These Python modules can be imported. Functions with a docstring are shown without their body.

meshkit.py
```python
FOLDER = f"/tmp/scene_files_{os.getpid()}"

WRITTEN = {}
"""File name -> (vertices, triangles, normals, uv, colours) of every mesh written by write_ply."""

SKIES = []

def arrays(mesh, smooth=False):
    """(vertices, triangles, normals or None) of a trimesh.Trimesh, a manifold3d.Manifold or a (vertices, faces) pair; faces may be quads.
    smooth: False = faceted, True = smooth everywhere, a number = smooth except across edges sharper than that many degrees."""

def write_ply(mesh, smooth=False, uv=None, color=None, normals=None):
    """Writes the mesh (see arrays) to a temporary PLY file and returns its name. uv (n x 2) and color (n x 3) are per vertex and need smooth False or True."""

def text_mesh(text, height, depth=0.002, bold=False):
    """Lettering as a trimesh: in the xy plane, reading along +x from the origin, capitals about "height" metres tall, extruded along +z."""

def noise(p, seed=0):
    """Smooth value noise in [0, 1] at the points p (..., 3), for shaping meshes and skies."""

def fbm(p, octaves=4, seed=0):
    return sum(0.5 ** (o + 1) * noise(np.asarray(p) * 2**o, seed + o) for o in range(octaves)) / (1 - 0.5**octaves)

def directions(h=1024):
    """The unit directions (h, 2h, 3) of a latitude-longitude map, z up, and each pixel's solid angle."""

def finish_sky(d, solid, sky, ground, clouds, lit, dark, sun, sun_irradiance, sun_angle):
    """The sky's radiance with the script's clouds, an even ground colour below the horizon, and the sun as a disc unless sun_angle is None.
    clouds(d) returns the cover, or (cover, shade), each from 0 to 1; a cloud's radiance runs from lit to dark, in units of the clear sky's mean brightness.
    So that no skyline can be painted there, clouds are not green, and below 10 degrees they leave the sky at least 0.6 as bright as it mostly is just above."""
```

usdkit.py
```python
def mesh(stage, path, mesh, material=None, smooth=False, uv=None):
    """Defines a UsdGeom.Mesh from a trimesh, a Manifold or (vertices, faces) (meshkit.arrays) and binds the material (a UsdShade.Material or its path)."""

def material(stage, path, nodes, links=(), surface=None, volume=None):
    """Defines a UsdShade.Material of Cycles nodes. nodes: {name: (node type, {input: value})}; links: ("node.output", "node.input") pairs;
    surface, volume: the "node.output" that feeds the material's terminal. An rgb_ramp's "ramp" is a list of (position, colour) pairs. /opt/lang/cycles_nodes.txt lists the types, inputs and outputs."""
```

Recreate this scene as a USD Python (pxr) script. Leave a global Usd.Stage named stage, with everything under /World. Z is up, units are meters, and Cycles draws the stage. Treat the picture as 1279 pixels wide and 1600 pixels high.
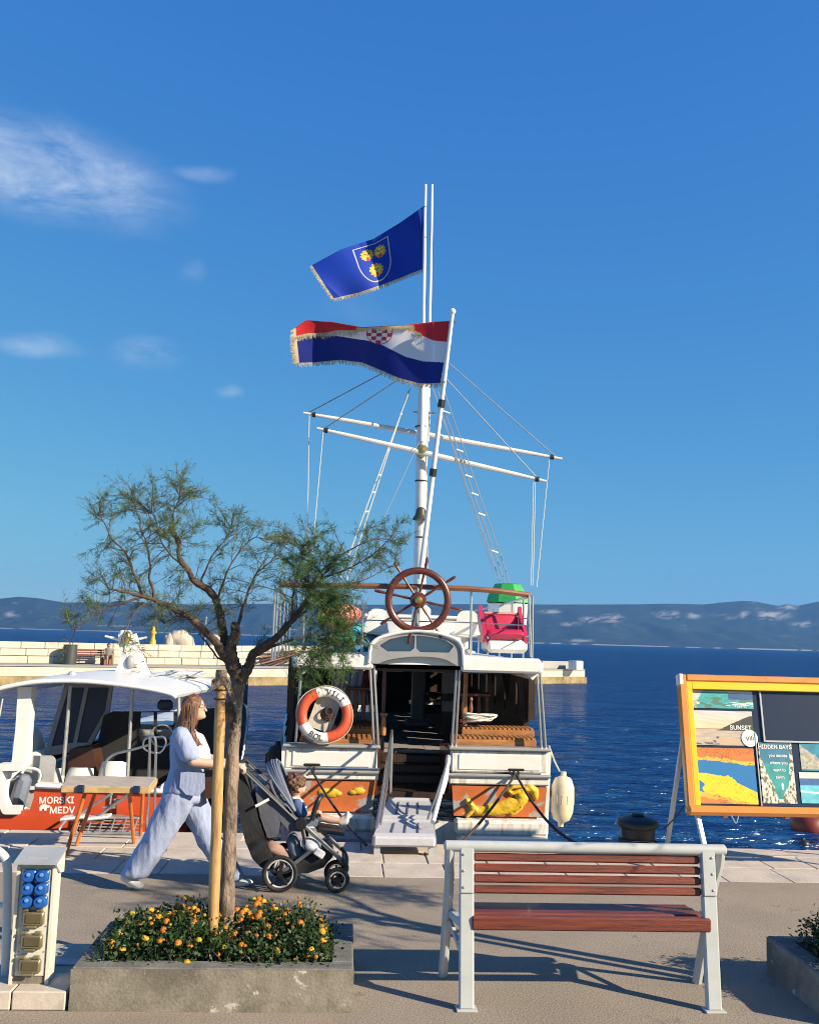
import math, random
import numpy as np
import trimesh
import manifold3d as m3
from shapely.geometry import Polygon, Point, box as sbox
from shapely import affinity
from pxr import Usd, UsdGeom, UsdLux, UsdShade, Gf, Sdf, Vt
import usdkit, meshkit

stage = Usd.Stage.CreateInMemory()
UsdGeom.SetStageUpAxis(stage, 'Z')
UsdGeom.SetStageMetersPerUnit(stage, 1.0)
UsdGeom.Xform.Define(stage, '/World')
UsdGeom.Scope.Define(stage, '/World/Looks')
rng = np.random.default_rng(11)

# ------------------------------------------------------------------ camera
W0, H0, FPX = 1279.0, 1600.0, 1500.0
EYE = np.array([0.0, 0.0, 2.1])
YAW, PITCH, ROLL = math.radians(3.4), math.radians(7.55), math.radians(1.6)
_R0 = np.array([math.cos(YAW), -math.sin(YAW), 0.0])
FWD = np.array([math.sin(YAW) * math.cos(PITCH), math.cos(YAW) * math.cos(PITCH), math.sin(PITCH)])
_U0 = np.cross(_R0, FWD)
RIGHT = _R0 * math.cos(ROLL) + _U0 * math.sin(ROLL)
UP = _U0 * math.cos(ROLL) - _R0 * math.sin(ROLL)
cam = UsdGeom.Camera.Define(stage, '/World/camera')
cam.CreateHorizontalApertureAttr(36.0)
cam.CreateFocalLengthAttr(36.0 * FPX / W0)
cam.CreateClippingRangeAttr(Gf.Vec2f(0.1, 60000.0))
EXPOSURE = 1.0
cam.CreateExposureAttr(EXPOSURE)
_m = Gf.Matrix4d(*RIGHT, 0, *UP, 0, *(-FWD), 0, *EYE, 1)
cam.AddTransformOp().Set(_m)

# ------------------------------------------------------------------ sun and sky
SUN_EL = math.radians(27.0)
_sx, _sy = 0.856, -0.517
SUN_AZ = math.atan2(_sx, _sy)
SUN = np.array([math.sin(SUN_AZ) * math.cos(SUN_EL), math.cos(SUN_AZ) * math.cos(SUN_EL), math.sin(SUN_EL)])
sun = UsdLux.DistantLight.Define(stage, '/World/sun')
sun.CreateIntensityAttr(1.25)
sun.CreateAngleAttr(0.53)
sun.CreateColorAttr(Gf.Vec3f(1.0, 0.86, 0.64))
sun.CreateNormalizeAttr(True)
_z = SUN
_x = np.cross([0, 0, 1.0], _z); _x /= np.linalg.norm(_x)
_y = np.cross(_z, _x)
sun.AddTransformOp().Set(Gf.Matrix4d(*_x, 0, *_y, 0, *_z, 0, 0, 0, 50, 1))

def ray(px, py):
    d = FWD * FPX + RIGHT * (px - W0 / 2) - UP * (py - H0 / 2)
    return d / np.linalg.norm(d)

SKY_STRENGTH = 0.085
# wispy clouds: (pixel centre, half sizes as angles, opacity)
_clouds = [((60, 275), (0.15, 0.05), 0.75), ((170, 268), (0.06, 0.016), 0.5), ((300, 268), (0.035, 0.008), 0.3), ((55, 545), (0.06, 0.014), 0.42), ((240, 555), (0.055, 0.022), 0.45),
           ((360, 610), (0.018, 0.01), 0.4), ((285, 415), (0.02, 0.022), 0.16), ((560, 490), (0.06, 0.03), 0.10)]
def make_sky():
    n = {'tc': ('texture_coordinate', {}),
         'sky': ('sky_texture', {'sky_type': 'single_scattering', 'sun_disc': False, 'sun_elevation': SUN_EL, 'sun_rotation': SUN_AZ, 'altitude': 0.0, 'air_density': 1.0, 'aerosol_density': 0.35, 'ozone_density': 3.0}),
         'map': ('mapping', {'mapping_type': 'point', 'rotation': (0.0, 0.25, 0.0), 'scale': (12.0, 12.0, 34.0)}),
         'nz': ('noise_texture', {'scale': 1.0, 'detail': 9.0, 'roughness': 0.66, 'distortion': 0.45}),
         'nr': ('map_range', {'from_min': 0.34, 'from_max': 0.72, 'clamp': True}),
         'nz2': ('noise_texture', {'scale': 5.0, 'detail': 4.0}),
         'warp': ('vector_math', {'math_type': 'multiply_add', 'vector2': (0.10, 0.10, 0.06), 'vector3': (0, 0, 0)}),
         'wsub': ('vector_math', {'math_type': 'subtract', 'vector2': (0.05, 0.05, 0.03)}),
         'cc': ('mix_color', {'fac': 0.0, 'a': (4.2, 4.8, 5.6), 'b': (0, 0, 0)}),
         'mixc': ('mix_color', {'use_clamp': True}),
         'bg': ('background_shader', {'strength': SKY_STRENGTH})}
    l = [('tc.generated', 'map.vector'), ('map.vector', 'nz.vector'), ('nz.fac', 'nr.value'),
         ('tc.generated', 'nz2.vector'), ('nz2.color', 'warp.vector1'), ('tc.generated', 'warp.vector3'), ('warp.vector', 'wsub.vector1')]
    prev = None
    for k, (pxy, (wx, wz), op) in enumerate(_clouds):
        c = ray(*pxy)
        n[f's{k}'] = ('vector_math', {'math_type': 'subtract', 'vector2': tuple(c)})
        n[f'q{k}'] = ('vector_math', {'math_type': 'multiply', 'vector2': (1 / wx, 1 / wx, 1 / wz)})
        n[f'd{k}'] = ('vector_math', {'math_type': 'length'})
        n[f'r{k}'] = ('map_range', {'range_type': 'smoothstep', 'from_min': 1.0, 'from_max': 0.15, 'to_min': 0.0, 'to_max': op, 'clamp': True})
        l += [('wsub.vector', f's{k}.vector1'), (f's{k}.vector', f'q{k}.vector1'), (f'q{k}.vector', f'd{k}.vector1'), (f'd{k}.value', f'r{k}.value')]
        if prev:
            n[f'a{k}'] = ('math', {'math_type': 'maximum'})
            l += [(prev, f'a{k}.value1'), (f'r{k}.result', f'a{k}.value2')]
            prev = f'a{k}.value'
        else:
            prev = f'r{k}.result'
    n['cl'] = ('math', {'math_type': 'multiply'})
    l += [(prev, 'cl.value1'), ('nr.result', 'cl.value2'), ('cl.value', 'mixc.fac'), ('sky.color', 'sep.color'), ('sep.r', 'cr.value1'), ('sep.g', 'pg.value1'), ('pg.value', 'cg.value1'), ('sep.b', 'pb.value1'), ('pb.value', 'cb.value1'),
          ('cr.value', 'comb.r'), ('cg.value', 'comb.g'), ('cb.value', 'comb.b'), ('comb.color', 'mixc.a'), ('cc.result', 'mixc.b'), ('mixc.result', 'bg.color')]
    # the deep blue of a clear summer evening: each channel gets its own response, the same over the whole sky
    K = SKY_STRENGTH
    n['sep'] = ('separate_color', {}); n['comb'] = ('combine_color', {})
    n['cr'] = ('math', {'math_type': 'multiply', 'value2': 0.0258 / K})
    n['pg'] = ('math', {'math_type': 'power', 'value2': 0.69}); n['cg'] = ('math', {'math_type': 'multiply', 'value2': 0.077 / K})
    n['pb'] = ('math', {'math_type': 'power', 'value2': 0.22}); n['cb'] = ('math', {'math_type': 'multiply', 'value2': 0.232 / K})
    return usdkit.material(stage, '/World/Looks/sky_material', n, l, surface='bg.background')
sky = UsdLux.DomeLight.Define(stage, '/World/sky')
UsdShade.MaterialBindingAPI.Apply(sky.GetPrim()).Bind(make_sky())
sky.GetPrim().SetCustomDataByKey('kind', 'structure')

# ------------------------------------------------------------------ picture -> world points
def P(px, py, Y):
    d = ray(px, py)
    return EYE + d * ((Y - EYE[1]) / d[1])
def G(px, py, z=0.0):
    d = ray(px, py)
    return EYE + d * ((z - EYE[2]) / d[2])
def PL(px, py, o, n):
    d = ray(px, py)
    return EYE + d * (np.dot(np.asarray(o) - EYE, n) / np.dot(d, n))

# ------------------------------------------------------------------ mesh builder
def unit(v):
    v = np.asarray(v, float); return v / (np.linalg.norm(v) + 1e-12)
def rotz(a):
    c, s = math.cos(a), math.sin(a); return np.array([[c, -s, 0], [s, c, 0], [0, 0, 1.0]])
def rotx(a):
    c, s = math.cos(a), math.sin(a); return np.array([[1.0, 0, 0], [0, c, -s], [0, s, c]])
def roty(a):
    c, s = math.cos(a), math.sin(a); return np.array([[c, 0, s], [0, 1.0, 0], [-s, 0, c]])
def basis(axis, hint=(0, 0, 1)):
    w = unit(axis); h = np.asarray(hint, float)
    if abs(np.dot(unit(h), w)) > 0.98: h = np.array([1.0, 0, 0])
    u = unit(np.cross(h, w)); return np.stack([u, np.cross(w, u), w], 1)
_CUBE_F = np.array([[0, 2, 3], [0, 3, 1], [4, 5, 7], [4, 7, 6], [0, 1, 5], [0, 5, 4], [2, 6, 7], [2, 7, 3], [0, 4, 6], [0, 6, 2], [1, 3, 7], [1, 7, 5]])
_CUBE_V = np.array([[x, y, z] for z in (-.5, .5) for y in (-.5, .5) for x in (-.5, .5)])
class MB:
    def __init__(self): self.v, self.f, self.n = [], [], 0
    def add(self, v, f):
        v, f = np.asarray(v, float), np.asarray(f, int)
        if f.shape[1] == 4: f = np.vstack([f[:, [0, 1, 2]], f[:, [0, 2, 3]]])
        self.v.append(v); self.f.append(f + self.n); self.n += len(v); return self
    def tm(self, m, R=None, t=None):
        if hasattr(m, 'to_mesh'):
            q = m.to_mesh(); v, f = np.array(q.vert_properties[:, :3], float), np.array(q.tri_verts)
        elif isinstance(m, MB): v, f = m.arr()
        else: v, f = np.array(m.vertices), np.array(m.faces)
        if R is not None: v = v @ np.asarray(R).T
        if t is not None: v = v + np.asarray(t)
        return self.add(v, f)
    def box(self, c, s, R=None, bevel=0.0):
        c, s = np.asarray(c, float), np.asarray(s, float)
        if bevel > 0:
            b = min(bevel, 0.45 * min(s)); pts = []
            for q in _CUBE_V * 2:
                for k in range(3):
                    o = s / 2 - b; o[k] = s[k] / 2; pts.append(q * o)
            h = trimesh.convex.convex_hull(np.array(pts)); v, f = np.array(h.vertices), np.array(h.faces)
        else: v, f = _CUBE_V * s, _CUBE_F
        if R is not None: v = v @ np.asarray(R).T
        return self.add(v + c, f)
    def between(self, lo, hi, bevel=0.0):
        lo, hi = np.minimum(lo, hi), np.maximum(lo, hi); return self.box((lo + hi) / 2, hi - lo, bevel=bevel)
    def beam(self, a, b, w, h, hint=(0, 0, 1), bevel=0.0):
        a, b = np.asarray(a, float), np.asarray(b, float)
        return self.box((a + b) / 2, (w, h, np.linalg.norm(b - a)), basis(b - a, hint), bevel)
    def tube(self, pts, r, n=8, cap=True):
        p = np.asarray(pts, float); r = np.broadcast_to(np.asarray(r, float), (len(p),))
        t = np.gradient(p, axis=0); t /= np.linalg.norm(t, axis=1, keepdims=True) + 1e-12
        u = np.cross([0, 0, 1.0] if abs(t[0][2]) < 0.9 else [1.0, 0, 0], t[0]); u = unit(u)
        U = []
        for k in range(len(p)):
            u = unit(u - np.dot(u, t[k]) * t[k]); U.append(u)
        U = np.array(U); V = np.cross(t, U)
        a = np.arange(n) * 2 * np.pi / n
        v = p[:, None] + r[:, None, None] * (np.cos(a)[None, :, None] * U[:, None] + np.sin(a)[None, :, None] * V[:, None])
        i, j = np.meshgrid(np.arange(len(p) - 1), np.arange(n), indexing='ij')
        q = np.stack([i * n + j, i * n + (j + 1) % n, (i + 1) * n + (j + 1) % n, (i + 1) * n + j], -1).reshape(-1, 4)
        f = np.vstack([q[:, [0, 1, 2]], q[:, [0, 2, 3]]]); v = v.reshape(-1, 3)
        if cap:
            k = len(v); v = np.vstack([v, p[0], p[-1]]); e = (len(p) - 1) * n
            f = np.vstack([f] + [[[k, (j + 1) % n, j], [k + 1, e + j, e + (j + 1) % n]] for j in range(n)])
        return self.add(v, f)
    def cyl(self, a, b, r0, r1=None, n=12): return self.tube([a, b], [r0, r0 if r1 is None else r1], n)
    def lathe(self, prof, n=24, o=(0, 0, 0), R=None):
        prof = np.asarray(prof, float); a = np.arange(n) * 2 * np.pi / n
        v = np.stack([prof[:, 0, None] * np.cos(a), prof[:, 0, None] * np.sin(a), np.repeat(prof[:, 1, None], n, 1)], -1).reshape(-1, 3)
        i, j = np.meshgrid(np.arange(len(prof) - 1), np.arange(n), indexing='ij')
        q = np.stack([i * n + j, i * n + (j + 1) % n, (i + 1) * n + (j + 1) % n, (i + 1) * n + j], -1).reshape(-1, 4)
        if R is not None: v = v @ np.asarray(R).T
        return self.add(v + np.asarray(o), q)
    def ball(self, c, r, n=10, R=None):
        m = trimesh.creation.uv_sphere(1.0, count=[n, 2 * n]); v = np.array(m.vertices) * np.asarray(r)
        if R is not None: v = v @ np.asarray(R).T
        return self.add(v + np.asarray(c), m.faces)
    def torus(self, c, R_, r, axis=(0, 1, 0), n=36, k=12, a0=0.0, a1=2 * math.pi, sq=1.0):
        B = basis(axis); a = np.linspace(a0, a1, n + 1)
        p = np.asarray(c) + R_ * (np.cos(a)[:, None] * B[:, 0] + np.sin(a)[:, None] * B[:, 1])
        full = abs(a1 - a0 - 2 * math.pi) < 1e-6
        b = np.arange(k) * 2 * np.pi / k
        rad = unit_rows(p - np.asarray(c))
        v = (p[:, None] + r * (np.cos(b)[None, :, None] * rad[:, None] + sq * np.sin(b)[None, :, None] * B[:, 2])).reshape(-1, 3)
        i, j = np.meshgrid(np.arange(n), np.arange(k), indexing='ij')
        q = np.stack([i * k + j, i * k + (j + 1) % k, (i + 1) * k + (j + 1) % k, (i + 1) * k + j], -1).reshape(-1, 4)[:, ::-1]
        self.add(v, q)
        if not full:
            for e, o in ((0, 1), (n, -1)):
                s = self.n; self.add(np.vstack([v[e * k:(e + 1) * k], p[e]]), [[k, (j + 1) % k, j][::o] for j in range(k)])
        return self
    def prism(self, poly, depth, o, U, V):
        """poly (shapely or points) in the plane U, V at o, pushed depth along U x V"""
        if not hasattr(poly, 'exterior') and not hasattr(poly, 'geoms'): poly = Polygon(poly)
        if not poly.is_valid: poly = poly.buffer(0)
        U, V = np.asarray(U, float), np.asarray(V, float); N = np.cross(U, V)
        for g in getattr(poly, 'geoms', [poly]):
            m = trimesh.creation.extrude_polygon(g, depth, engine='earcut'); v = np.array(m.vertices)
            self.add(np.asarray(o) + v[:, :1] * U + v[:, 1:2] * V + v[:, 2:] * N, m.faces)
        return self
    def sheet(self, pts, thick=0.0):
        """pts (nu, nv, 3) grid; thick > 0 makes a closed slab along the normals"""
        pts = np.asarray(pts, float); a, b = pts.shape[:2]
        i, j = np.meshgrid(np.arange(a - 1), np.arange(b - 1), indexing='ij')
        q = np.stack([i * b + j, (i + 1) * b + j, (i + 1) * b + j + 1, i * b + j + 1], -1).reshape(-1, 4)
        v = pts.reshape(-1, 3)
        if thick:
            du, dv = np.gradient(pts, axis=0), np.gradient(pts, axis=1)
            nn = np.cross(du, dv); nn /= np.linalg.norm(nn, axis=2, keepdims=True) + 1e-12
            w = (pts - thick * nn).reshape(-1, 3); k = a * b
            rim = [(i_ * b + j_) for i_, j_ in [(x, 0) for x in range(a)] + [(a - 1, y) for y in range(1, b)] + [(x, b - 1) for x in range(a - 2, -1, -1)] + [(0, y) for y in range(b - 2, 0, -1)]]
            e = np.array([[rim[x], rim[(x + 1) % len(rim)], rim[(x + 1) % len(rim)] + k, rim[x] + k] for x in range(len(rim))])
            self.add(np.vstack([v, w]), np.vstack([q, q[:, ::-1] + k, e[:, ::-1]]))
        else: self.add(v, q)
        return self
    def text(self, s, h, o, U, V, depth=0.002, bold=True, center=True):
        m = meshkit.text_mesh(s, h, depth, bold=bold); v = np.array(m.vertices)
        if center: v[:, 0] -= (v[:, 0].min() + v[:, 0].max()) / 2; v[:, 1] -= h / 2
        U, V = np.asarray(U, float), np.asarray(V, float)
        return self.add(np.asarray(o) + v[:, :1] * U + v[:, 1:2] * V + v[:, 2:] * np.cross(U, V), m.faces)
    def arr(self): return np.vstack(self.v), np.vstack(self.f)
def unit_rows(a): return a / (np.linalg.norm(a, axis=1, keepdims=True) + 1e-12)
def spline(pts, n=24):
    """Catmull-Rom through the points"""
    p = np.asarray(pts, float); p = np.vstack([2 * p[0] - p[1], p, 2 * p[-1] - p[-2]]); out = []
    seg = len(p) - 3
    for t in np.linspace(0, seg - 1e-9, n):
        k = int(t); u = t - k; a, b, c, d = p[k:k + 4]
        out.append(0.5 * (2 * b + (c - a) * u + (2 * a - 5 * b + 4 * c - d) * u * u + (3 * b - a - 3 * c + d) * u ** 3))
    return np.array(out)
def sag(a, b, drop, n=14):
    t = np.linspace(0, 1, n)[:, None]; a, b = np.asarray(a), np.asarray(b)
    return a + (b - a) * t - np.array([0, 0, drop]) * (4 * t * (1 - t))

def hullchain(chain, n=14):
    """[(point, radii)] joined ball to ball, as one manifold"""
    def e(p, r):
        r = np.broadcast_to(np.asarray(r, float), (3,)); return m3.Manifold.sphere(1.0, n).scale(tuple(r)).translate(tuple(map(float, p)))
    b = [e(p, r) for p, r in chain]; out = b[0] if len(b) == 1 else None
    for i in range(len(b) - 1):
        h = m3.Manifold.batch_hull([b[i], b[i + 1]]); out = h if out is None else out + h
    return out
def soft(man, edge=.012, it=10):
    q = man.refine_to_length(edge).to_mesh(); m = trimesh.Trimesh(np.array(q.vert_properties[:, :3], float), np.array(q.tri_verts), process=True)
    m.merge_vertices(); trimesh.smoothing.filter_taubin(m, lamb=.5, nu=.52, iterations=it); return m

# ------------------------------------------------------------------ scene objects
TAKEN, BASE = {}, {}
def uniq(parent, name):
    k = (parent, name); TAKEN[k] = TAKEN.get(k, -1) + 1
    return f'{parent}/{name}' if TAKEN[k] == 0 else f'{parent}/{name}_{TAKEN[k]:03d}'
def tag(prim, label=None, cat=None, group=None, kind=None):
    for k, v in (('label', label), ('category', cat), ('group', group), ('kind', kind)):
        if v: prim.SetCustomDataByKey(k, v)
    return prim
def thing(name, label, cat, base=(0, 0, 0), group=None, kind=None):
    path = uniq('/World', name); x = UsdGeom.Xform.Define(stage, path)
    x.AddTranslateOp().Set(Gf.Vec3d(*map(float, base))); BASE[path] = np.asarray(base, float)
    tag(x.GetPrim(), label, cat, group, kind); return path
def obj(name, mb, mat, parent='/World', smooth=30, label=None, kind=None, col=None):
    path = uniq(parent, name)
    v, f = mb.arr() if isinstance(mb, MB) else (np.asarray(mb[0], float), np.asarray(mb[1]))
    root = '/'.join(path.split('/')[:3])
    if parent != '/World': v = v - BASE.get(root, 0)
    if col is not None: smooth = True
    m = usdkit.mesh(stage, path, (v, f), MAT[mat], smooth=smooth)
    if col is not None:
        UsdGeom.PrimvarsAPI(m).CreatePrimvar('col', Sdf.ValueTypeNames.Color3fArray, 'vertex').Set(Vt.Vec3fArray.FromNumpy(np.asarray(col, np.float32)))
    tag(m.GetPrim(), label, None, None, kind); return path
def single(name, mb, mat, label, cat, group=None, kind=None, smooth=30, col=None):
    """a thing that is one mesh, with its origin at its base"""
    v, f = mb.arr(); b = np.array([(v[:, 0].min() + v[:, 0].max()) / 2, (v[:, 1].min() + v[:, 1].max()) / 2, v[:, 2].min()])
    path = uniq('/World', name); m = usdkit.mesh(stage, path, (v - b, f), MAT[mat], smooth=True if col is not None else smooth)
    UsdGeom.Xformable(m).AddTranslateOp().Set(Gf.Vec3d(*b))
    if col is not None:
        UsdGeom.PrimvarsAPI(m).CreatePrimvar('col', Sdf.ValueTypeNames.Color3fArray, 'vertex').Set(Vt.Vec3fArray.FromNumpy(np.asarray(col, np.float32)))
    BASE[path] = b; tag(m.GetPrim(), label, cat, group, kind); return path
def dup(src, loc, rz, label, group=None):
    name = src.rsplit('/', 1)[1]; s = stage.GetPrimAtPath(src); was = s.GetCustomData()
    base = name[:-4] if name[-4:-3] == '_' and name[-3:].isdigit() else name
    x = UsdGeom.Xform.Define(stage, uniq('/World', base)); x.GetPrim().GetReferences().AddInternalReference(src)
    x.ClearXformOpOrder()
    x.AddTranslateOp().Set(Gf.Vec3d(*map(float, loc))); x.AddRotateZOp().Set(math.degrees(rz))
    x.GetPrim().SetInstanceable(True)
    tag(x.GetPrim(), label, was.get('category'), group or was.get('group')); return x

# ------------------------------------------------------------------ materials
MAT = {}
def M(name, col, rough=0.55, metal=0.0, var=0.12, vscale=4.0, stretch=(1, 1, 1), bump=0.0, bscale=60.0, col2=None, c2scale=3.0, c2=(0.56, 0.68), spec=0.5, coat=0.0, rnd=0.0, fine=0.0, transl=0.0, subsurf=0.0, col3=None, c3scale=20.0, c3=(0.6, 0.66), bdist=0.01):
    col, col2, col3 = (None if q is None else tuple(np.array(q) * 0.84) for q in (col, col2, col3))
    n = {'g': ('geometry', {}), 'mp': ('mapping', {'mapping_type': 'point', 'scale': tuple(stretch)}),
         'n1': ('noise_texture', {'scale': vscale, 'detail': 6.0, 'roughness': 0.6}),
         'r1': ('rgb_ramp', {'ramp': [(0.25, tuple(np.clip(np.array(col) * (1 - 2 * var), 0, 1))), (0.5, tuple(col)), (0.75, tuple(np.clip(np.array(col) * (1 + 1.6 * var), 0, 1)))]}),
         'p': ('principled_bsdf', {'roughness': rough, 'metallic': metal, 'specular_ior_level': spec, 'coat_weight': coat, 'subsurface_weight': subsurf})}
    l = [('g.position', 'mp.vector'), ('mp.vector', 'n1.vector'), ('n1.fac', 'r1.fac')]
    c = 'r1.color'
    for tagn, cc, sc, rg in (('2', col2, c2scale, c2), ('3', col3, c3scale, c3)):
        if cc is not None:
            n['m' + tagn] = ('noise_texture', {'scale': sc, 'detail': 8.0, 'roughness': 0.65, 'distortion': 0.4})
            n['k' + tagn] = ('map_range', {'from_min': rg[0], 'from_max': rg[1], 'clamp': True})
            n['x' + tagn] = ('mix_color', {'b': tuple(cc)})
            l += [('mp.vector', f'm{tagn}.vector'), (f'm{tagn}.fac', f'k{tagn}.value'), (f'k{tagn}.result', f'x{tagn}.fac'), (c, f'x{tagn}.a')]
            c = f'x{tagn}.result'
    if fine:
        n['nf'] = ('noise_texture', {'scale': bscale, 'detail': 3.0, 'roughness': 0.7}); n['kf'] = ('map_range', {'from_min': 0.3, 'from_max': 0.7, 'to_min': 1 - fine, 'to_max': 1 + fine})
        n['xf'] = ('vector_math', {'math_type': 'scale'})
        l += [('g.position', 'nf.vector'), ('nf.fac', 'kf.value'), ('kf.result', 'xf.scale'), (c, 'xf.vector1')]; c = 'xf.vector'
    if rnd:
        n['oi'] = ('geometry', {}); n['ko'] = ('map_range', {'to_min': 1 - rnd, 'to_max': 1 + rnd}); n['xo'] = ('vector_math', {'math_type': 'scale'})
        l += [('oi.random_per_island', 'ko.value'), ('ko.result', 'xo.scale'), (c, 'xo.vector1')]; c = 'xo.vector'
    l.append((c, 'p.base_color'))
    if bump:
        n['nb'] = ('noise_texture', {'scale': bscale, 'detail': 5.0, 'roughness': 0.6}); n['b'] = ('bump', {'strength': bump, 'distance': bdist})
        l += [('mp.vector', 'nb.vector'), ('nb.fac', 'b.height'), ('b.normal', 'p.normal')]
    out = 'p.BSDF'
    if transl:
        n['t'] = ('translucent_bsdf', {}); n['mx'] = ('mix_closure', {'fac': transl})
        l += [(c, 't.color'), ('p.BSDF', 'mx.closure1'), ('t.BSDF', 'mx.closure2')]; out = 'mx.closure'
    MAT[name] = usdkit.material(stage, f'/World/Looks/{name}', n, l, surface=out); return MAT[name]
def Mcol(name, rough=0.6, spec=0.4, transl=0.0, bump=0.0, bscale=80):
    n = {'a': ('attribute', {'attribute': 'col'}), 'p': ('principled_bsdf', {'roughness': rough, 'specular_ior_level': spec})}; l = [('a.color', 'p.base_color')]; out = 'p.BSDF'
    if bump:
        n['g'] = ('geometry', {}); n['nb'] = ('noise_texture', {'scale': bscale, 'detail': 4.0}); n['b'] = ('bump', {'strength': bump, 'distance': 0.02}); l += [('g.position', 'nb.vector'), ('nb.fac', 'b.height'), ('b.normal', 'p.normal')]
    if transl:
        n['t'] = ('translucent_bsdf', {}); n['mx'] = ('mix_closure', {'fac': transl}); l += [('a.color', 't.color'), ('p.BSDF', 'mx.closure1'), ('t.BSDF', 'mx.closure2')]; out = 'mx.closure'
    MAT[name] = usdkit.material(stage, f'/World/Looks/{name}', n, l, surface=out)

M('asphalt', (0.302, 0.252, 0.200), 0.9, var=0.07, vscale=1.3, bump=0.8, bscale=75, fine=0.34, col2=(0.235, 0.198, 0.16), c2scale=0.8, c2=(0.5, 0.75), col3=(0.20, 0.17, 0.145), c3scale=2.6, c3=(0.62, 0.70), bdist=0.006, spec=0.25)
M('paving_stone', (0.60, 0.52, 0.44), 0.8, var=0.10, vscale=3, bump=0.25, bscale=30, col2=(0.48, 0.42, 0.36), c2scale=2.3, rnd=0.10, fine=0.10, spec=0.3)
M('quay_stone', (0.40, 0.35, 0.28), 0.85, var=0.2, vscale=2, bump=0.5, bscale=12, col2=(0.20, 0.17, 0.12), c2scale=1.5)
M('joint', (0.16, 0.14, 0.12), 0.95)
M('pier_stone', (0.60, 0.53, 0.43), 0.85, var=0.10, vscale=0.8, bump=0.3, bscale=6, rnd=0.07, col2=(0.48, 0.40, 0.30), c2scale=0.5)
M('pier_top', (0.36, 0.34, 0.33), 0.9, var=0.1, vscale=0.5)
M('pier_weed', (0.30, 0.22, 0.11), 0.9, var=0.3, vscale=1.5, col2=(0.12, 0.08, 0.04), c2scale=1.0, bump=0.6, bscale=4, bdist=0.1)
M('concrete', (0.27, 0.238, 0.19), 0.92, var=0.16, vscale=4, bump=0.45, bscale=55, col2=(0.155, 0.138, 0.11), c2scale=2.6, c2=(0.44, 0.60), col3=(0.50, 0.46, 0.39), c3scale=6.0, c3=(0.61, 0.64), fine=0.14, spec=0.2)
M('concrete_top', (0.17, 0.165, 0.15), 0.9, var=0.2, vscale=6, bump=0.5, bscale=50, col2=(0.12, 0.12, 0.11), c2scale=4, fine=0.15, spec=0.2)
M('soil', (0.06, 0.042, 0.028), 0.95, var=0.3, vscale=30, bump=0.8, bscale=60)
M('bench_metal', (0.46, 0.475, 0.475), 0.38, metal=0.0, var=0.05, vscale=8, bump=0.03, bscale=300, col2=(0.40, 0.40, 0.39), c2scale=9, c2=(0.66, 0.75))
M('bench_wood', (0.150, 0.027, 0.012), 0.5, var=0.40, vscale=6, stretch=(0.5, 6, 9), bump=0.3, bscale=40, coat=0.08, col2=(0.11, 0.022, 0.012), c2scale=4)
M('teak', (0.40, 0.17, 0.055), 0.5, var=0.25, vscale=8, stretch=(0.7, 4, 4), bump=0.1, bscale=40, coat=0.15)
M('mahogany', (0.10, 0.022, 0.010), 0.35, var=0.25, vscale=9, stretch=(1, 1, 4), coat=0.3)
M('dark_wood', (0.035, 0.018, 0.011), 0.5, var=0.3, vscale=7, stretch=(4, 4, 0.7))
M('rail_wood', (0.22, 0.085, 0.04), 0.5, var=0.2, vscale=10, stretch=(0.4, 3, 3))
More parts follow.
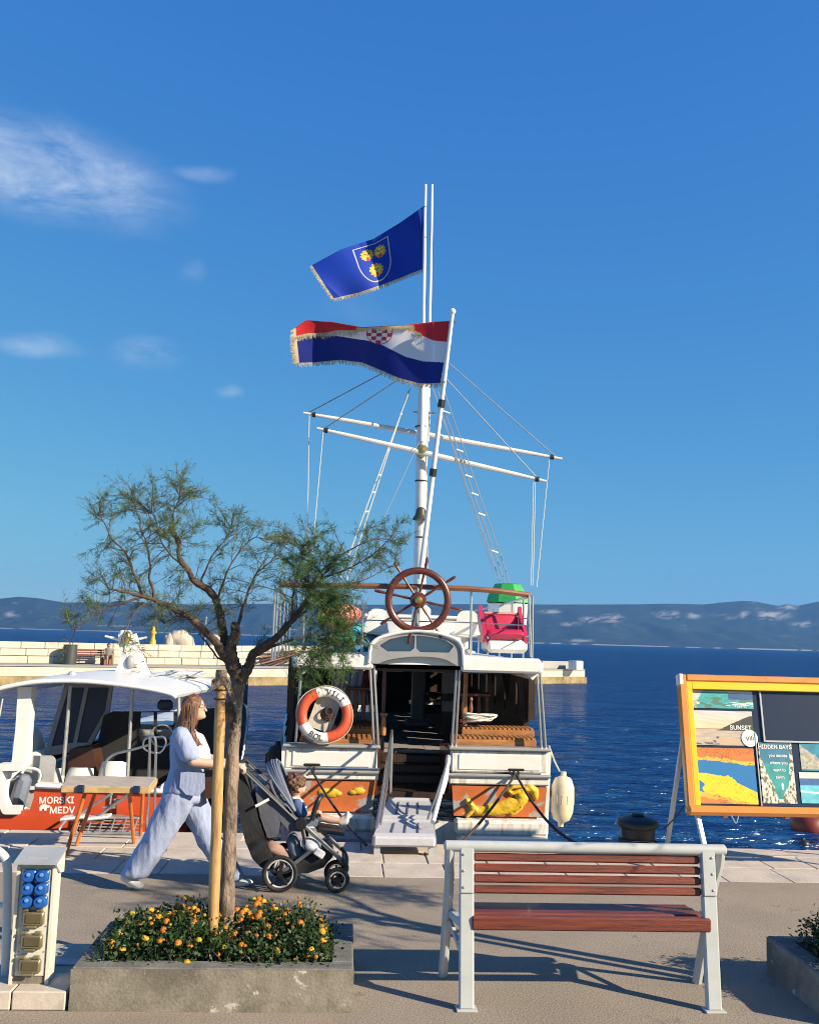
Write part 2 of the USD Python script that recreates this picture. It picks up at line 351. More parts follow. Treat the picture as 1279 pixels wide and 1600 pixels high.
M('white_paint', (0.78, 0.765, 0.73), 0.4, var=0.03, vscale=4, col2=(0.60, 0.56, 0.49), c2scale=2.2, c2=(0.60, 0.78), coat=0.15, bump=0.03, bscale=50)
M('white_worn', (0.76, 0.74, 0.69), 0.45, var=0.07, vscale=3, stretch=(3, 3, .6), col2=(0.44, 0.36, 0.26), c2scale=3.5, c2=(0.50, 0.68), bump=0.08, bscale=40, col3=(0.33, 0.30, 0.26), c3scale=14, c3=(0.72, 0.75))
M('mast_paint', (0.70, 0.69, 0.67), 0.35, var=0.04, vscale=6, col2=(0.52, 0.46, 0.37), c2scale=5, c2=(0.66, 0.76))
M('grey_paint', (0.30, 0.30, 0.31), 0.5, var=0.08, vscale=3)
M('orange_paint', (0.52, 0.135, 0.035), 0.5, var=0.10, vscale=4, col2=(0.36, 0.33, 0.31), c2scale=3.0, c2=(0.555, 0.575), col3=(0.30, 0.07, 0.03), c3scale=8, c3=(0.62, 0.70), bump=0.15, bscale=30)
M('yellow_relief', (0.68, 0.42, 0.02), 0.5, var=0.15, vscale=7, col2=(0.48, 0.26, 0.02), c2scale=9, c2=(0.55, 0.7), bump=0.2, bscale=40)
M('red_hull', (0.58, 0.072, 0.020), 0.35, var=0.06, vscale=2, coat=0.3, col2=(0.38, 0.05, 0.03), c2scale=3, c2=(0.62, 0.75))
M('stainless', (0.55, 0.55, 0.55), 0.28, metal=0.9, var=0.06, vscale=12)
M('galvanised', (0.42, 0.42, 0.41), 0.5, metal=0.6, var=0.15, vscale=12)
M('rope_white', (0.55, 0.51, 0.43), 0.9, var=0.15, vscale=50, bump=0.4, bscale=200)
M('rope_dark', (0.035, 0.03, 0.03), 0.85, var=0.2, vscale=60, bump=0.4, bscale=200)
M('wire', (0.30, 0.30, 0.31), 0.5, metal=0.3)
M('wire_dark', (0.05, 0.06, 0.08), 0.6)
M('black_plastic', (0.012, 0.012, 0.013), 0.45, var=0.1)
M('rubber', (0.018, 0.018, 0.018), 0.75, var=0.1)
M('white_plastic', (0.76, 0.755, 0.73), 0.38, var=0.03, vscale=5)
M('grey_plastic', (0.42, 0.43, 0.45), 0.5, var=0.05, vscale=6, col2=(0.33, 0.33, 0.34), c2scale=6)
M('gangway_plastic', (0.50, 0.50, 0.54), 0.55, var=0.06, vscale=5, col2=(0.40, 0.39, 0.40), c2scale=5)
M('fender_white', (0.76, 0.63, 0.43), 0.45, var=0.07, vscale=5, col2=(0.58, 0.46, 0.30), c2scale=4, c2=(0.6, 0.75))
M('buoy_red', (0.16, 0.018, 0.013), 0.5, var=0.2)
M('lifebuoy_white', (0.78, 0.75, 0.70), 0.5, var=0.05, vscale=8, col2=(0.5, 0.46, 0.42), c2scale=9, c2=(0.66, 0.75))
M('lifebuoy_red', (0.62, 0.085, 0.028), 0.5, var=0.08, vscale=8, col2=(0.45, 0.06, 0.03), c2scale=6)
M('pink_plastic', (0.50, 0.022, 0.075), 0.4, var=0.08)
M('coral_plastic', (0.75, 0.24, 0.20), 0.45, var=0.08)
M('green_plastic', (0.03, 0.33, 0.075), 0.4, var=0.1)
M('teal_plastic', (0.03, 0.42, 0.42), 0.4, var=0.12, vscale=9)
M('blue_tarp', (0.03, 0.13, 0.22), 0.6, var=0.2, vscale=9, bump=0.3, bscale=20)
M('navy', (0.014, 0.026, 0.07), 0.4, var=0.05)
M('blue_socket', (0.012, 0.085, 0.33), 0.35, var=0.06)
M('socket_face', (0.12, 0.25, 0.55), 0.25, var=0.02)
M('cabinet_paint', (0.70, 0.66, 0.55), 0.5, var=0.03, vscale=4, col2=(0.58, 0.53, 0.42), c2scale=4, c2=(0.62, 0.8))
M('cabinet_roof', (0.36, 0.38, 0.41), 0.5, var=0.08)
M('smoked_cover', (0.16, 0.135, 0.075), 0.25, var=0.12, vscale=9, coat=0.4)
M('smoked_window', (0.10, 0.08, 0.04), 0.2, var=0.1, coat=0.5)
M('iron_black', (0.022, 0.022, 0.022), 0.45, metal=0.2, var=0.25, vscale=9, bump=0.2, bscale=40)
M('board_orange', (0.68, 0.25, 0.045), 0.4, var=0.05, vscale=4, coat=0.3, col2=(0.55, 0.17, 0.03), c2scale=3)
M('board_yellow', (0.80, 0.53, 0.01), 0.4, var=0.03, coat=0.3)
M('table_wood', (0.47, 0.40, 0.33), 0.7, var=0.18, vscale=6, stretch=(1, 6, 6), col2=(0.33, 0.27, 0.2), c2scale=5)
M('table_edge', (0.55, 0.36, 0.16), 0.6, var=0.2, vscale=8)
M('table_leg', (0.68, 0.17, 0.03), 0.45, var=0.12, vscale=9, col2=(0.15, 0.06, 0.03), c2scale=6, c2=(0.64, 0.7))
M('stake_wood', (0.50, 0.29, 0.11), 0.6, var=0.18, vscale=6, stretch=(6, 6, 0.9), bump=0.15, bscale=40, col2=(0.24, 0.12, 0.05), c2scale=3.2, c2=(0.52, 0.68), col3=(0.12, 0.06, 0.03), c3scale=7, c3=(0.66, 0.7))
M('bark', (0.24, 0.18, 0.14), 0.9, var=0.35, vscale=14, stretch=(1.2, 1.2, 0.5), bump=1.0, bscale=40, col2=(0.11, 0.08, 0.06), c2scale=16, c2=(0.52, 0.62), bdist=0.02)
M('bark_dark', (0.085, 0.058, 0.045), 0.9, var=0.35, vscale=18, bump=0.9, bscale=50, col2=(0.17, 0.13, 0.10), c2scale=15, c2=(0.6, 0.7), bdist=0.015)
M('twig', (0.10, 0.075, 0.055), 0.9, var=0.3)
M('tie_strap', (0.022, 0.014, 0.011), 0.8, var=0.2)
M('feather_leaf', (0.145, 0.245, 0.065), 0.7, var=0.3, vscale=3.5, rnd=0.35, transl=0.3)
M('feather_leaf_fresh', (0.10, 0.235, 0.04), 0.65, var=0.3, vscale=6, rnd=0.35, transl=0.3)
M('feather_leaf_dry', (0.34, 0.14, 0.05), 0.7, var=0.3, rnd=0.3, transl=0.3)
M('shrub_leaf', (0.060, 0.125, 0.026), 0.5, var=0.3, vscale=12, rnd=0.4, transl=0.2)
M('petal_orange', (0.80, 0.27, 0.012), 0.6, var=0.2, vscale=60, rnd=0.3, transl=0.15)
M('petal_yellow', (0.85, 0.50, 0.02), 0.6, var=0.2, vscale=60, rnd=0.25, transl=0.15)
M('skin', (0.60, 0.36, 0.265), 0.5, var=0.04, vscale=20, subsurf=0.0)
M('hair_brown', (0.16, 0.068, 0.033), 0.45, var=0.45, vscale=16, stretch=(6, 6, 0.5), bump=0.5, bscale=40)
M('hair_child', (0.10, 0.042, 0.022), 0.55, var=0.4, vscale=40, bump=0.6, bscale=60)
M('cloth_blue', (0.30, 0.35, 0.52), 0.85, var=0.08, vscale=9, stretch=(1, 1, .4), bump=0.5, bscale=22, bdist=0.02)
M('cloth_white', (0.72, 0.72, 0.74), 0.85, var=0.04, bump=0.2, bscale=25)
M('denim', (0.07, 0.12, 0.26), 0.9, var=0.25, vscale=30)
M('canopy_fabric', (0.018, 0.018, 0.02), 0.85, var=0.1, bump=0.2, bscale=60)
M('grey_fabric', (0.085, 0.09, 0.115), 0.8, var=0.1, bump=0.2, bscale=60)
M('slate_fabric', (0.14, 0.165, 0.23), 0.75, var=0.12, bump=0.2, bscale=60)
M('frame_silver', (0.25, 0.25, 0.26), 0.35, metal=0.7, var=0.05)
M('rim_white', (0.62, 0.60, 0.55), 0.5, var=0.05)
M('leather_brown', (0.055, 0.022, 0.014), 0.5, var=0.2)
M('rose_cloth', (0.40, 0.23, 0.19), 0.8, var=0.1)
M('shoe_white', (0.66, 0.66, 0.63), 0.6, var=0.05)
M('lip', (0.40, 0.11, 0.10), 0.5)
M('eye_white', (0.7, 0.7, 0.68), 0.3)
M('flag_fringe', (0.62, 0.50, 0.30), 0.8, var=0.25, vscale=30, rnd=0.25)
M('rock', (0.48, 0.42, 0.34), 0.9, var=0.2, vscale=1.5, bump=0.5, bscale=5)
M('lamp_yellow', (0.55, 0.33, 0.03), 0.5, var=0.1)
M('bin_green', (0.045, 0.055, 0.05), 0.5, var=0.1)
M('flesh_dark', (0.30, 0.17, 0.12), 0.6)
M('cloth_grey', (0.20, 0.20, 0.20), 0.9)
M('cloth_maroon', (0.16, 0.03, 0.03), 0.9)
M('cloth_sky', (0.35, 0.45, 0.72), 0.9)
M('beige_floor', (0.33, 0.30, 0.29), 0.6, var=0.1)
M('brass', (0.60, 0.42, 0.14), 0.3, metal=0.9)
M('bronze', (0.10, 0.085, 0.06), 0.4, metal=0.5)
M('print_white', (0.80, 0.80, 0.78), 0.5, var=0.0)
M('print_dark', (0.05, 0.06, 0.07), 0.5, var=0.0)
M('panel_navy', (0.012, 0.022, 0.055), 0.3, var=0.05)
M('tube_white', (0.62, 0.62, 0.61), 0.4, var=0.05, coat=0.2)
Mcol('print'); Mcol('flag_cloth', 0.6, 0.25, transl=0.10, bump=0.0)
Mcol('hill_ground', 0.95, 0.1)

def glass(name, tint=(0.9, 0.95, 0.97), ior=1.45, rough=0.02):
    n = {'t': ('transparent_bsdf', {'color': tint}), 'g': ('glossy_bsdf', {'color': (1, 1, 1), 'roughness': rough}), 'f': ('fresnel', {'IOR': ior}), 'm': ('mix_closure', {})}
    MAT[name] = usdkit.material(stage, f'/World/Looks/{name}', n, [('f.fac', 'm.fac'), ('t.BSDF', 'm.closure1'), ('g.BSDF', 'm.closure2')], surface='m.closure')
glass('pane_clear'); glass('pane_smoked', (0.30, 0.32, 0.36), 1.6)
def sea_mat():
    n = {'g': ('geometry', {}),
         'm1': ('mapping', {'mapping_type': 'point', 'scale': (0.55, 1.25, 1.0), 'rotation': (0, 0, 0.15)}),
         'n1': ('noise_texture', {'scale': 1.0, 'detail': 3.0, 'roughness': 0.55, 'distortion': 0.5}),
         'n2': ('noise_texture', {'scale': 4.2, 'detail': 3.0, 'roughness': 0.6, 'distortion': 0.6}),
         'n3': ('noise_texture', {'scale': 0.02, 'detail': 4.0}),
         'n4': ('noise_texture', {'scale': 0.22, 'detail': 2.0, 'roughness': 0.5, 'distortion': 0.4}), 'k4': ('math', {'math_type': 'multiply_add', 'value2': 2.4}),
         'k': ('math', {'math_type': 'multiply_add', 'value2': 0.40}),
         'b': ('bump', {'strength': 1.0, 'distance': 0.75}),
         'c': ('rgb_ramp', {'ramp': [(0.3, (0.001, 0.018, 0.080)), (0.7, (0.002, 0.030, 0.125))]}),
         'd': ('diffuse_bsdf', {}), 'gl': ('glossy_bsdf', {'roughness': 0.10, 'color': (0.80, 0.92, 1.0)}), 'f': ('fresnel', {'IOR': 1.33}), 'lim': ('math', {'math_type': 'minimum', 'value2': 0.36}), 'p': ('mix_closure', {})}
    l = [('g.position', 'm1.vector'), ('m1.vector', 'n1.vector'), ('m1.vector', 'n2.vector'), ('m1.vector', 'n3.vector'), ('n2.fac', 'k.value1'), ('n1.fac', 'k.value3'), ('m1.vector', 'n4.vector'), ('n4.fac', 'k4.value1'), ('k.value', 'k4.value3'), ('k4.value', 'b.height'),
         ('b.normal', 'd.normal'), ('b.normal', 'gl.normal'), ('b.normal', 'f.normal'), ('f.fac', 'lim.value1'), ('lim.value', 'p.fac'), ('d.BSDF', 'p.closure1'), ('gl.BSDF', 'p.closure2'), ('n3.fac', 'c.fac'), ('c.color', 'd.color')]
    MAT['sea_water'] = usdkit.material(stage, '/World/Looks/sea_water', n, l, surface='p.closure')
sea_mat()
# ------------------------------------------------------------------ the setting
SEA_Z, EDGE_Y, PAVE_Y = -0.9, 10.27, 8.86
def build_sea():
    ys = np.concatenate([np.linspace(10.4, 40, 330), np.geomspace(40, 5400, 190)[1:]])
    us = np.linspace(-1, 1, 420)
    Y, U = np.meshgrid(ys, us, indexing='ij')
    X = U * (0.85 * Y + 14) + 0.06 * Y
    step = np.maximum(np.gradient(ys)[:, None], (0.85 * Y + 14) * (us[1] - us[0]))
    Z = np.zeros_like(X)
    for wl, amp, st, seed in ((4.6, 0.13, 0.5, 1), (1.8, 0.085, 0.55, 2), (0.75, 0.038, 0.6, 3)):
        p = np.stack([X / wl * st + Y / wl * 0.12, Y / wl, np.full_like(X, seed * 7.3)], -1)
        nz = meshkit.fbm(p, 2, seed); nz = 1 - np.abs(2 * nz - 1)
        Z += amp * (nz - 0.6) * np.clip(1.4 - 3.0 * step / wl, 0, 1)
    MBs = MB().sheet(np.stack([X, Y, Z + SEA_Z], -1))
    obj('sea', MBs, 'sea_water', smooth=True, kind='structure')
build_sea()

def build_hills():
    cx = [-500, -300, -100, 0, 30, 60, 100, 150, 200, 300, 440, 560, 700, 840, 950, 1050, 1100, 1125, 1160, 1180, 1195, 1215, 1230, 1245, 1279, 1340, 1450, 1600, 1800]
    cy = [945, 930, 938, 932, 929, 931, 938, 938, 936, 941, 939, 941, 940, 940, 940, 939, 940, 937, 934, 935, 938, 942, 939, 942, 935, 930, 940, 950, 962]
    nu, nv = 420, 72
    px = np.linspace(-480, 1780, nu); crest = np.interp(px, cx, cy)
    YC, YS = 5600.0, 4650.0
    pts, col = np.zeros((nu, nv, 3)), np.zeros((nu, nv, 3))
    t = np.linspace(0, 1, nv)
    prof = np.interp(t, [0, 0.03, 0.16, 0.30, 0.5, 0.68, 0.80, 0.90, 1.0], [-0.02, 0.02, 0.10, 0.20, 0.46, 0.74, 1.0, 0.97, 0.7])
    for a in range(nu):
        top = P(px[a], crest[a], YC); sh = YS + 90 * math.sin(px[a] / 170.0) + (-250 if px[a] > 900 else 0) * min(1, max(0, (px[a] - 900) / 250))
        y = sh + (YC + 700 - sh) * t
        hz = np.maximum(top[2], 20)
        pts[a, :, 0] = top[0] * (y / YC); pts[a, :, 1] = y; pts[a, :, 2] = SEA_Z + hz * prof
    nz = meshkit.fbm(pts * np.array([1 / 260, 1 / 420, 0]) + 3.1, 5, 4) - 0.5
    rid = 1 - np.abs(2 * meshkit.fbm(pts * np.array([1 / 190, 1 / 700, 0]) + 9.7, 3, 8) - 1)
    env = np.interp(t, [0, 0.1, 0.45, 0.72, 0.80, 1], [0, 0.15, 1, 0.45, 0.05, 0.3])
    pts[:, :, 2] += env * (nz * 85 - rid * 48 + 24)
    pts[:, 0, 2] = SEA_Z - 2
    f2 = meshkit.fbm(pts / 60.0, 4, 21)
    col[:] = np.array([0.026, 0.040, 0.028]); col *= (0.55 + 0.9 * f2)[..., None]
    rocks = [((925, 968), (16, 4.5)), ((890, 975), (14, 3)), ((955, 966), (16, 6)), ((1045, 961), (17, 5.5)), ((1083, 962), (9, 4)), ((1163, 960), (7, 5)), ((1205, 962), (24, 6)), ((1230, 950), (12, 5)), ((1255, 975), (15, 4)), ((20, 960), (10, 4)), ((860, 956), (15, 2.5)), ((1140, 965), (8, 3)), ((905, 1001), (18, 2.2)), ((180, 978), (25, 1.2))]
    V = np.stack([RIGHT, -UP, FWD], 1); q = (pts - EYE) @ V
    qx, qy = W0 / 2 + FPX * q[..., 0] / q[..., 2], H0 / 2 + FPX * q[..., 1] / q[..., 2]
    rk = np.zeros((nu, nv)); nr = meshkit.fbm(np.stack([qx / 7, qy / 2.5 + qx / 22, 0 * qx], -1), 4, 33)
    for (ax, ay), (sx, sy) in rocks:
        d = np.hypot((qx - ax) / sx, (qy - ay + 0.25 * (qx - ax) * 0) / sy); rk = np.maximum(rk, np.clip(1.5 - d, 0, 1) * np.clip((nr - 0.38) * 6, 0, 1))
    rk = np.maximum(rk, np.clip((meshkit.fbm(pts * np.array([1 / 55, 1 / 200, 1 / 25]), 4, 55) - 0.70) * 5, 0, 0.25) * (t > 0.35))
    col = col * (1 - rk[..., None]) + np.array([0.27, 0.25, 0.22]) * rk[..., None]
    shore = (t < 0.035)[None, :] & (meshkit.fbm(np.stack([qx / 14, 0 * qx, 0 * qx], -1), 3, 70) > 0.47)
    col[shore] = (0.30, 0.27, 0.24)
    obj('hills', MB().sheet(pts), 'hill_ground', smooth=True, kind='structure', col=col.reshape(-1, 3))
build_hills()

def build_haze():
    b = MB().between((-6500, -150, -4.0), (6500, 6600, 420.0))
    MAT['haze_air'] = usdkit.material(stage, '/World/Looks/haze_air', {'v': ('principled_volume', {'color': (0.15, 0.42, 0.95), 'density': HAZE, 'anisotropy': 0.2})}, [], volume='v.volume')
    obj('haze', b, 'haze_air', smooth=False, kind='stuff')
HAZE = 0.000075
build_haze()

def build_quay():
    obj('ground', MB().box((0, -20 + (PAVE_Y) / 2 + 10, -0.15), (90, PAVE_Y + 20, 0.3)), 'asphalt', smooth=False, kind='structure')
    path = uniq('/World', 'pavement')
    base = MB().box((0, (PAVE_Y + EDGE_Y) / 2, -0.162), (90, EDGE_Y - PAVE_Y - 0.02, 0.3)); v, f = base.arr()
    usdkit.mesh(stage, path, (v, f), MAT['joint']); stage.GetPrimAtPath(path).SetCustomDataByKey('kind', 'structure')
    r = np.random.default_rng(5)
    def row(y0, y1, x0, x1, wmin, wmax, zt=0.0):
        x = x0
        while x < x1:
            w = r.uniform(wmin, wmax); g = 0.011
            z = zt + r.uniform(-0.004, 0.004); tilt = rotx(r.uniform(-.006, .006)) @ roty(r.uniform(-.006, .006))
            obj('paving_slab', MB().box((x + w / 2, (y0 + y1) / 2, z - 0.035), (w - g, y1 - y0 - g, 0.07), tilt, bevel=0.006), 'paving_stone', path, smooth=False)
            x += w
    row(PAVE_Y + 0.01, 9.42, -8.2, 9.4, 0.40, 0.62)
    row(9.42, 9.92, -8.3, 9.4, 0.42, 0.66)
    row(9.92, EDGE_Y + 0.03, -8.6, 9.6, 0.75, 1.0)
    wall = thing('quay_wall', 'stone quay wall dropping from the pale paving to the sea', 'wall', (0, EDGE_Y, -3))
    obj('wall_face', MB().box((0, EDGE_Y - 0.4, -1.62), (90, 0.8, 2.6)), 'quay_stone', wall, smooth=False)
    led = thing('mooring_ledge', 'low stone ledge at the quay edge in front of the red boat', 'ledge', (-3.6, 10.6, -1.5))
    obj('ledge_base', MB().box((-5.0, 10.62, -0.8), (7.2, 0.50, 1.33)), 'quay_stone', led, smooth=False)
    x = -8.5
    while x < -1.5:
        w = r.uniform(.7, 1.0); obj('ledge_stone', MB().box((x + w / 2, 10.60, -0.09 + r.uniform(-.004, .004)), (w - .014, .52, .11), bevel=.008), 'paving_stone', led, smooth=False); x += w
build_quay()

# ------------------------------------------------------------------ breakwater
PA, PB, PC = np.array([-30.0, 46.0, 0]), np.array([-6.2, 58.4, 0]), np.array([18.2, 74.0, 0])
def pier_at(px, off=0.0, z=0.15):
    """point on the breakwater's line, off metres behind its front edge, seen at px"""
    d = ray(px, 1040); best = None
    for a, b in ((PA, PB), (PB, PC)):
        t = unit(b - a); nrm = np.array([-t[1], t[0], 0]); o = a + nrm * off
        A = np.array([[d[0], -t[0]], [d[1], -t[1]]]); s, u = np.linalg.solve(A, (o - EYE)[:2])
        if -2 <= u <= np.linalg.norm(b - a) + 0.5 or best is None: best = (EYE + d * s, t, nrm)
        if -2 <= u <= np.linalg.norm(b - a): break
    p, t, nrm = best; p = p.copy(); p[2] = z; return p, t, nrm
def build_pier():
    pier = thing('breakwater', 'long pale stone breakwater with a walkway and parapet across the water', 'breakwater', (-6.2, 60, SEA_Z - 1))
    def strip(name, mat, lo, hi, z0, z1, a=PA, b=PB, c=PC, bev=0.05):
        m = MB()
        for s, e in ((a, b), (b, c)):
            if s is None or e is None: continue
            t = unit(e - s); nrm = np.array([-t[1], t[0], 0]); L = np.linalg.norm(e - s)
            m.box((s + e) / 2 + nrm * (lo + hi) / 2 + [0, 0, (z0 + z1) / 2], (L + 0.3, hi - lo, z1 - z0), np.stack([t, nrm, [0, 0, 1]], 1), bevel=bev)
        obj(name, m, mat, pier, smooth=False)
    strip('weed_band', 'pier_weed', -0.22, 6.0, -2.2, -0.42)
    strip('base_wall', 'pier_stone', 0.0, 6.0, -0.45, 0.10)
    strip('walkway', 'pier_top', -0.06, 5.8, 0.104, 0.16)
    r = np.random.default_rng(9)
    e, tB, nB = pier_at(500, 3.2)
    for s, q in ((PA, PB), (PB, e - nB * 3.2)):
        t = unit(q - s); nrm = np.array([-t[1], t[0], 0]); L = np.linalg.norm((q - s)[:2])
        R = np.stack([t, nrm, [0, 0, 1]], 1)
        for c, (z0, h) in enumerate(((0.16, 0.42), (0.585, 0.40), (0.99, 0.38))):
            x = -0.5 * (c % 2)
            while x < L:
                w = r.uniform(1.0, 1.5)
                obj('stone_block', MB().box(s + t * (x + w / 2) + nrm * (3.25 + r.uniform(-.03, .03)) + [0, 0, z0 + h / 2], (w - .022, 0.5, h - .016), R, bevel=0.025), 'pier_stone', pier, smooth=False)
                x += w
    # low darker wall and white end block at the head
    h0, t, nrm = pier_at(836, 2.0); h1, _, _ = pier_at(893, 2.0); R = np.stack([t, nrm, [0, 0, 1]], 1)
    obj('head_wall', MB().box((h0 + h1) / 2 + [0, 0, 0.30], (np.linalg.norm(h1 - h0), 0.5, 0.6), R, bevel=.04), 'pier_top', pier, smooth=False)
    h2, _, _ = pier_at(899, 1.9)
    obj('head_block', MB().box(h2 + [0, 0, 0.34], (0.75, 0.9, 0.68), R, bevel=.05), 'white_worn', pier, smooth=False)
    h3, _, _ = pier_at(878, 2.1); obj('ring_bolt', MB().box(h3 - nrm * 0.35 + [0, 0, 0.35], (0.45, 0.1, 0.35), R, bevel=.03), 'iron_black', pier)
    # things on the breakwater
    p, t, nrm = pier_at(108, 2.2); b = thing('litter_bin', 'dark green cylindrical litter bin against the breakwater parapet', 'litter bin', p)
    obj('bin_body', MB().lathe([(0, 0), (.36, 0), (.38, .1), (.38, 1.08), (.33, 1.12), (0, 1.12)], 20, p), 'bin_green', b)
    obj('bin_rim', MB().torus(p + [0, 0, 1.1], .37, .02, (0, 0, 1), 24, 6), 'iron_black', b)
    p, t, nrm = pier_at(136, 2.2); R = np.stack([t, nrm, [0, 0, 1]], 1); b = thing('slatted_bench', 'small red-brown slatted bench on the breakwater beside the bin', 'bench', p)
    for k in range(3): obj('slat', MB().box(p + R @ np.array([0, 0.22, .55 + .13 * k]), (1.9, .03, .09), R), 'bench_wood', b)
    for k in range(3): obj('slat', MB().box(p + R @ np.array([0, -0.15 + .14 * k, .42]), (1.9, .11, .035), R), 'bench_wood', b)
    for sx in (-.8, .8): obj('leg', MB().box(p + R @ np.array([sx, 0.02, .21]), (.06, .4, .40), R).box(p + R @ np.array([sx, .25, .55]), (.06, .05, .6), R), 'iron_black', b)
    p, t, nrm = pier_at(318, 3.3); m = MB().cyl(p, p + [0, 0, 2.9], .045, .03, 8); k = thing('pole', 'thin grey pole standing behind the breakwater parapet', 'pole', p)
    obj('shaft', m, 'galvanised', k); obj('cap', MB().ball(p + [0, 0, 2.92], .07, 6), 'galvanised', k)
    p, t, nrm = pier_at(236, 3.25, 1.37); k = thing('harbour_light', 'small yellow harbour light standing on top of the breakwater parapet', 'light', p)
    obj('pedestal', MB().lathe([(0, 0), (.22, 0), (.2, .2), (.13, .35), (.13, .62), (0, .62)], 12, p), 'lamp_yellow', k)
    obj('lantern', MB().lathe([(0, .62), (.2, .63), (.2, .74), (.12, .78), (.11, 1.0), (.05, 1.08), (0, 1.1)], 12, p), 'lamp_yellow', k)
    for i, (px, s, lab) in enumerate(((262, .3, 'small pale boulder lying behind the parapet, nearest the yellow light'), (281, .62, 'biggest pale boulder showing above the breakwater parapet'), (334, .4, 'pale boulder showing above the parapet beside the thin pole'))):
        p, t, nrm = pier_at(px, 4.6, 0.1); m = trimesh.creation.icosphere(3); v = np.array(m.vertices)
        v = v * (0.8 + 0.5 * meshkit.fbm(v * 1.7 + i * 9, 4, i))[:, None] * [s * 1.25, s, 0.85 * s + .45]
        single('boulder', MB().add(v + p + [0, 0, 1.15], m.faces), 'rock', lab, 'boulder')
    p, t, nrm = pier_at(437, 2.4); k = thing('timber_stack', 'stack of weathered brown planks leaning on the breakwater parapet', 'timber', p)
    for i in range(6):
        R = np.stack([t, nrm, [0, 0, 1]], 1) @ roty(-.35 + .05 * i)
        obj('plank', MB().box(p + [0, 0, .22 + .13 * i] + nrm * .1 * i, (2.6, .2, .07), R), 'dark_wood' if i % 2 else 'rail_wood', k)
build_pier()
# ------------------------------------------------------------------ the big tour boat
SY = 11.6
CX = 0.865
def px2x(px, Y=SY, py=1100): return P(px, py, Y)[0]
def px2z(py, Y=SY, px=650): return P(px, py, Y)[2]
boat = thing('tour_boat', 'white wooden tour boat with orange stern panels and a tall mast, stern to the quay', 'boat', (CX, SY, SEA_Z))
def B(name, mb, mat, parent=boat, **k): return obj(name, mb, mat, parent, **k)
BL = 17.5   # length
def half(t): return 1.56 * (1 + 0.30 * math.sin(min(t, 0.55) / 0.55 * math.pi / 2)) * (1 - max(0, (t - 0.45) / 0.55) ** 2.3)
def sheer(t): return 0.62 + 0.10 * t + 0.85 * max(0, t - 0.45) ** 1.6
def build_hull():
    nt, nz = 40, 12; pts = np.zeros((nt, 2 * nz, 3))
    for i in range(nt):
        t = i / (nt - 1); h = half(t); zs = np.linspace(sheer(t), -1.75, nz)
        for j, z in enumerate(zs):
            s = (sheer(t) - z) / (sheer(t) + 1.75)
            w = h * (1 - 0.10 * s - 0.55 * max(0, s - 0.45) ** 1.5)
            y = SY + 0.06 + t * BL + s * (0.0 if t < .8 else -(t - .8) * 5)
            pts[i, j] = (CX + w, y, z); pts[i, 2 * nz - 1 - j] = (CX - w, y, z)
    B('hull', MB().sheet(pts[:, ::-1], 0.05), 'white_paint', smooth=40)
    # transom below the panels and the bathing step
    zt, zb = -0.02, -1.7
    outline = [(-1.48, zt), (-1.44, -0.5), (-1.2, -1.1), (-0.7, -1.6), (0.7, -1.6), (1.2, -1.1), (1.44, -0.5), (1.48, zt)]
    B('transom', MB().prism(outline, 0.10, (CX, SY + 0.12, 0), (1, 0, 0), (0, 0, 1)), 'white_worn', smooth=False)
    # rubbing strake on each side
    for sx in (-1, 1):
        p = [(CX + sx * (half(t) * 0.995 + .03), SY + 0.1 + t * BL, sheer(t) - 0.30) for t in np.linspace(0, 0.97, 24)]
        B('rubbing_strake', MB().tube(p, 0.05, 8), 'rail_wood')
build_hull()

def stern_side(xa, xb, left):
    """bulwark of one half of the stern: xa outer edge, xb inner edge"""
    lo, hi = min(xa, xb), max(xa, xb)
    z = {k: px2z(v) for k, v in dict(cap=1170, p1=1206, s0=1209, s1=1224, o0=1226, o1=1274, b0=1277, b1=1326).items()}
    if left: z = {k: px2z(v, px=515) for k, v in dict(cap=1168, p1=1203, s0=1205, s1=1218, o0=1220, o1=1268, b0=1271, b1=1322).items()}
    m = MB().between((lo, SY, z['p1']), (hi, SY + 0.10, z['cap']), bevel=.02)
    B('stern_panel', m, 'white_worn', smooth=False)
    m = MB().between((lo + .09, SY - .012, z['p1'] + .035), (hi - .09, SY + .02, z['cap'] - .05), bevel=.008)
    B('hatch_cover', m, 'white_paint', smooth=False)
    B('cap_rail', MB().between((lo - .03, SY - .05, z['cap'] - .004), (hi + .03, SY + .16, z['cap'] + .035), bevel=.012), 'grey_paint', smooth=False)
    B('stern_strip', MB().between((lo - .02, SY - .035, z['s1']), (hi + .015, SY + .10, z['s0']), bevel=.015), 'white_worn', smooth=False)
    B('strip_moulding', MB().tube([(lo - .03, SY - .05, z['s0']), (hi + .02, SY - .05, z['s0'])], .022, 8), 'grey_paint')
    B('painted_panel', MB().prism([(lo + .02, z['o0']), (hi - .01, z['o0']), (hi - .04, z['o1']), (lo + .05, z['o1'])], 0.09, (0, SY + .09, 0), (1, 0, 0), (0, 0, 1)), 'orange_paint', smooth=False)
    B('stern_step', MB().between((lo + .05, SY - .16, z['b0'] - .17), (hi - .02, SY + .06, z['b0']), bevel=.03), 'white_worn', smooth=False)
    B('stern_platform', MB().between((lo + .08, SY - .34, z['b0'] - .40), (hi + .0, SY + .06, z['b0'] - .17), bevel=.05), 'white_paint' if not left else 'grey_paint', smooth=False)
    return z
XL0, XL1, XR0, XR1 = px2x(445, py=1168), px2x(592), px2x(706), px2x(856, py=1180)
zl = stern_side(XL0, XL1, True); zr = stern_side(XR0, XR1, False)
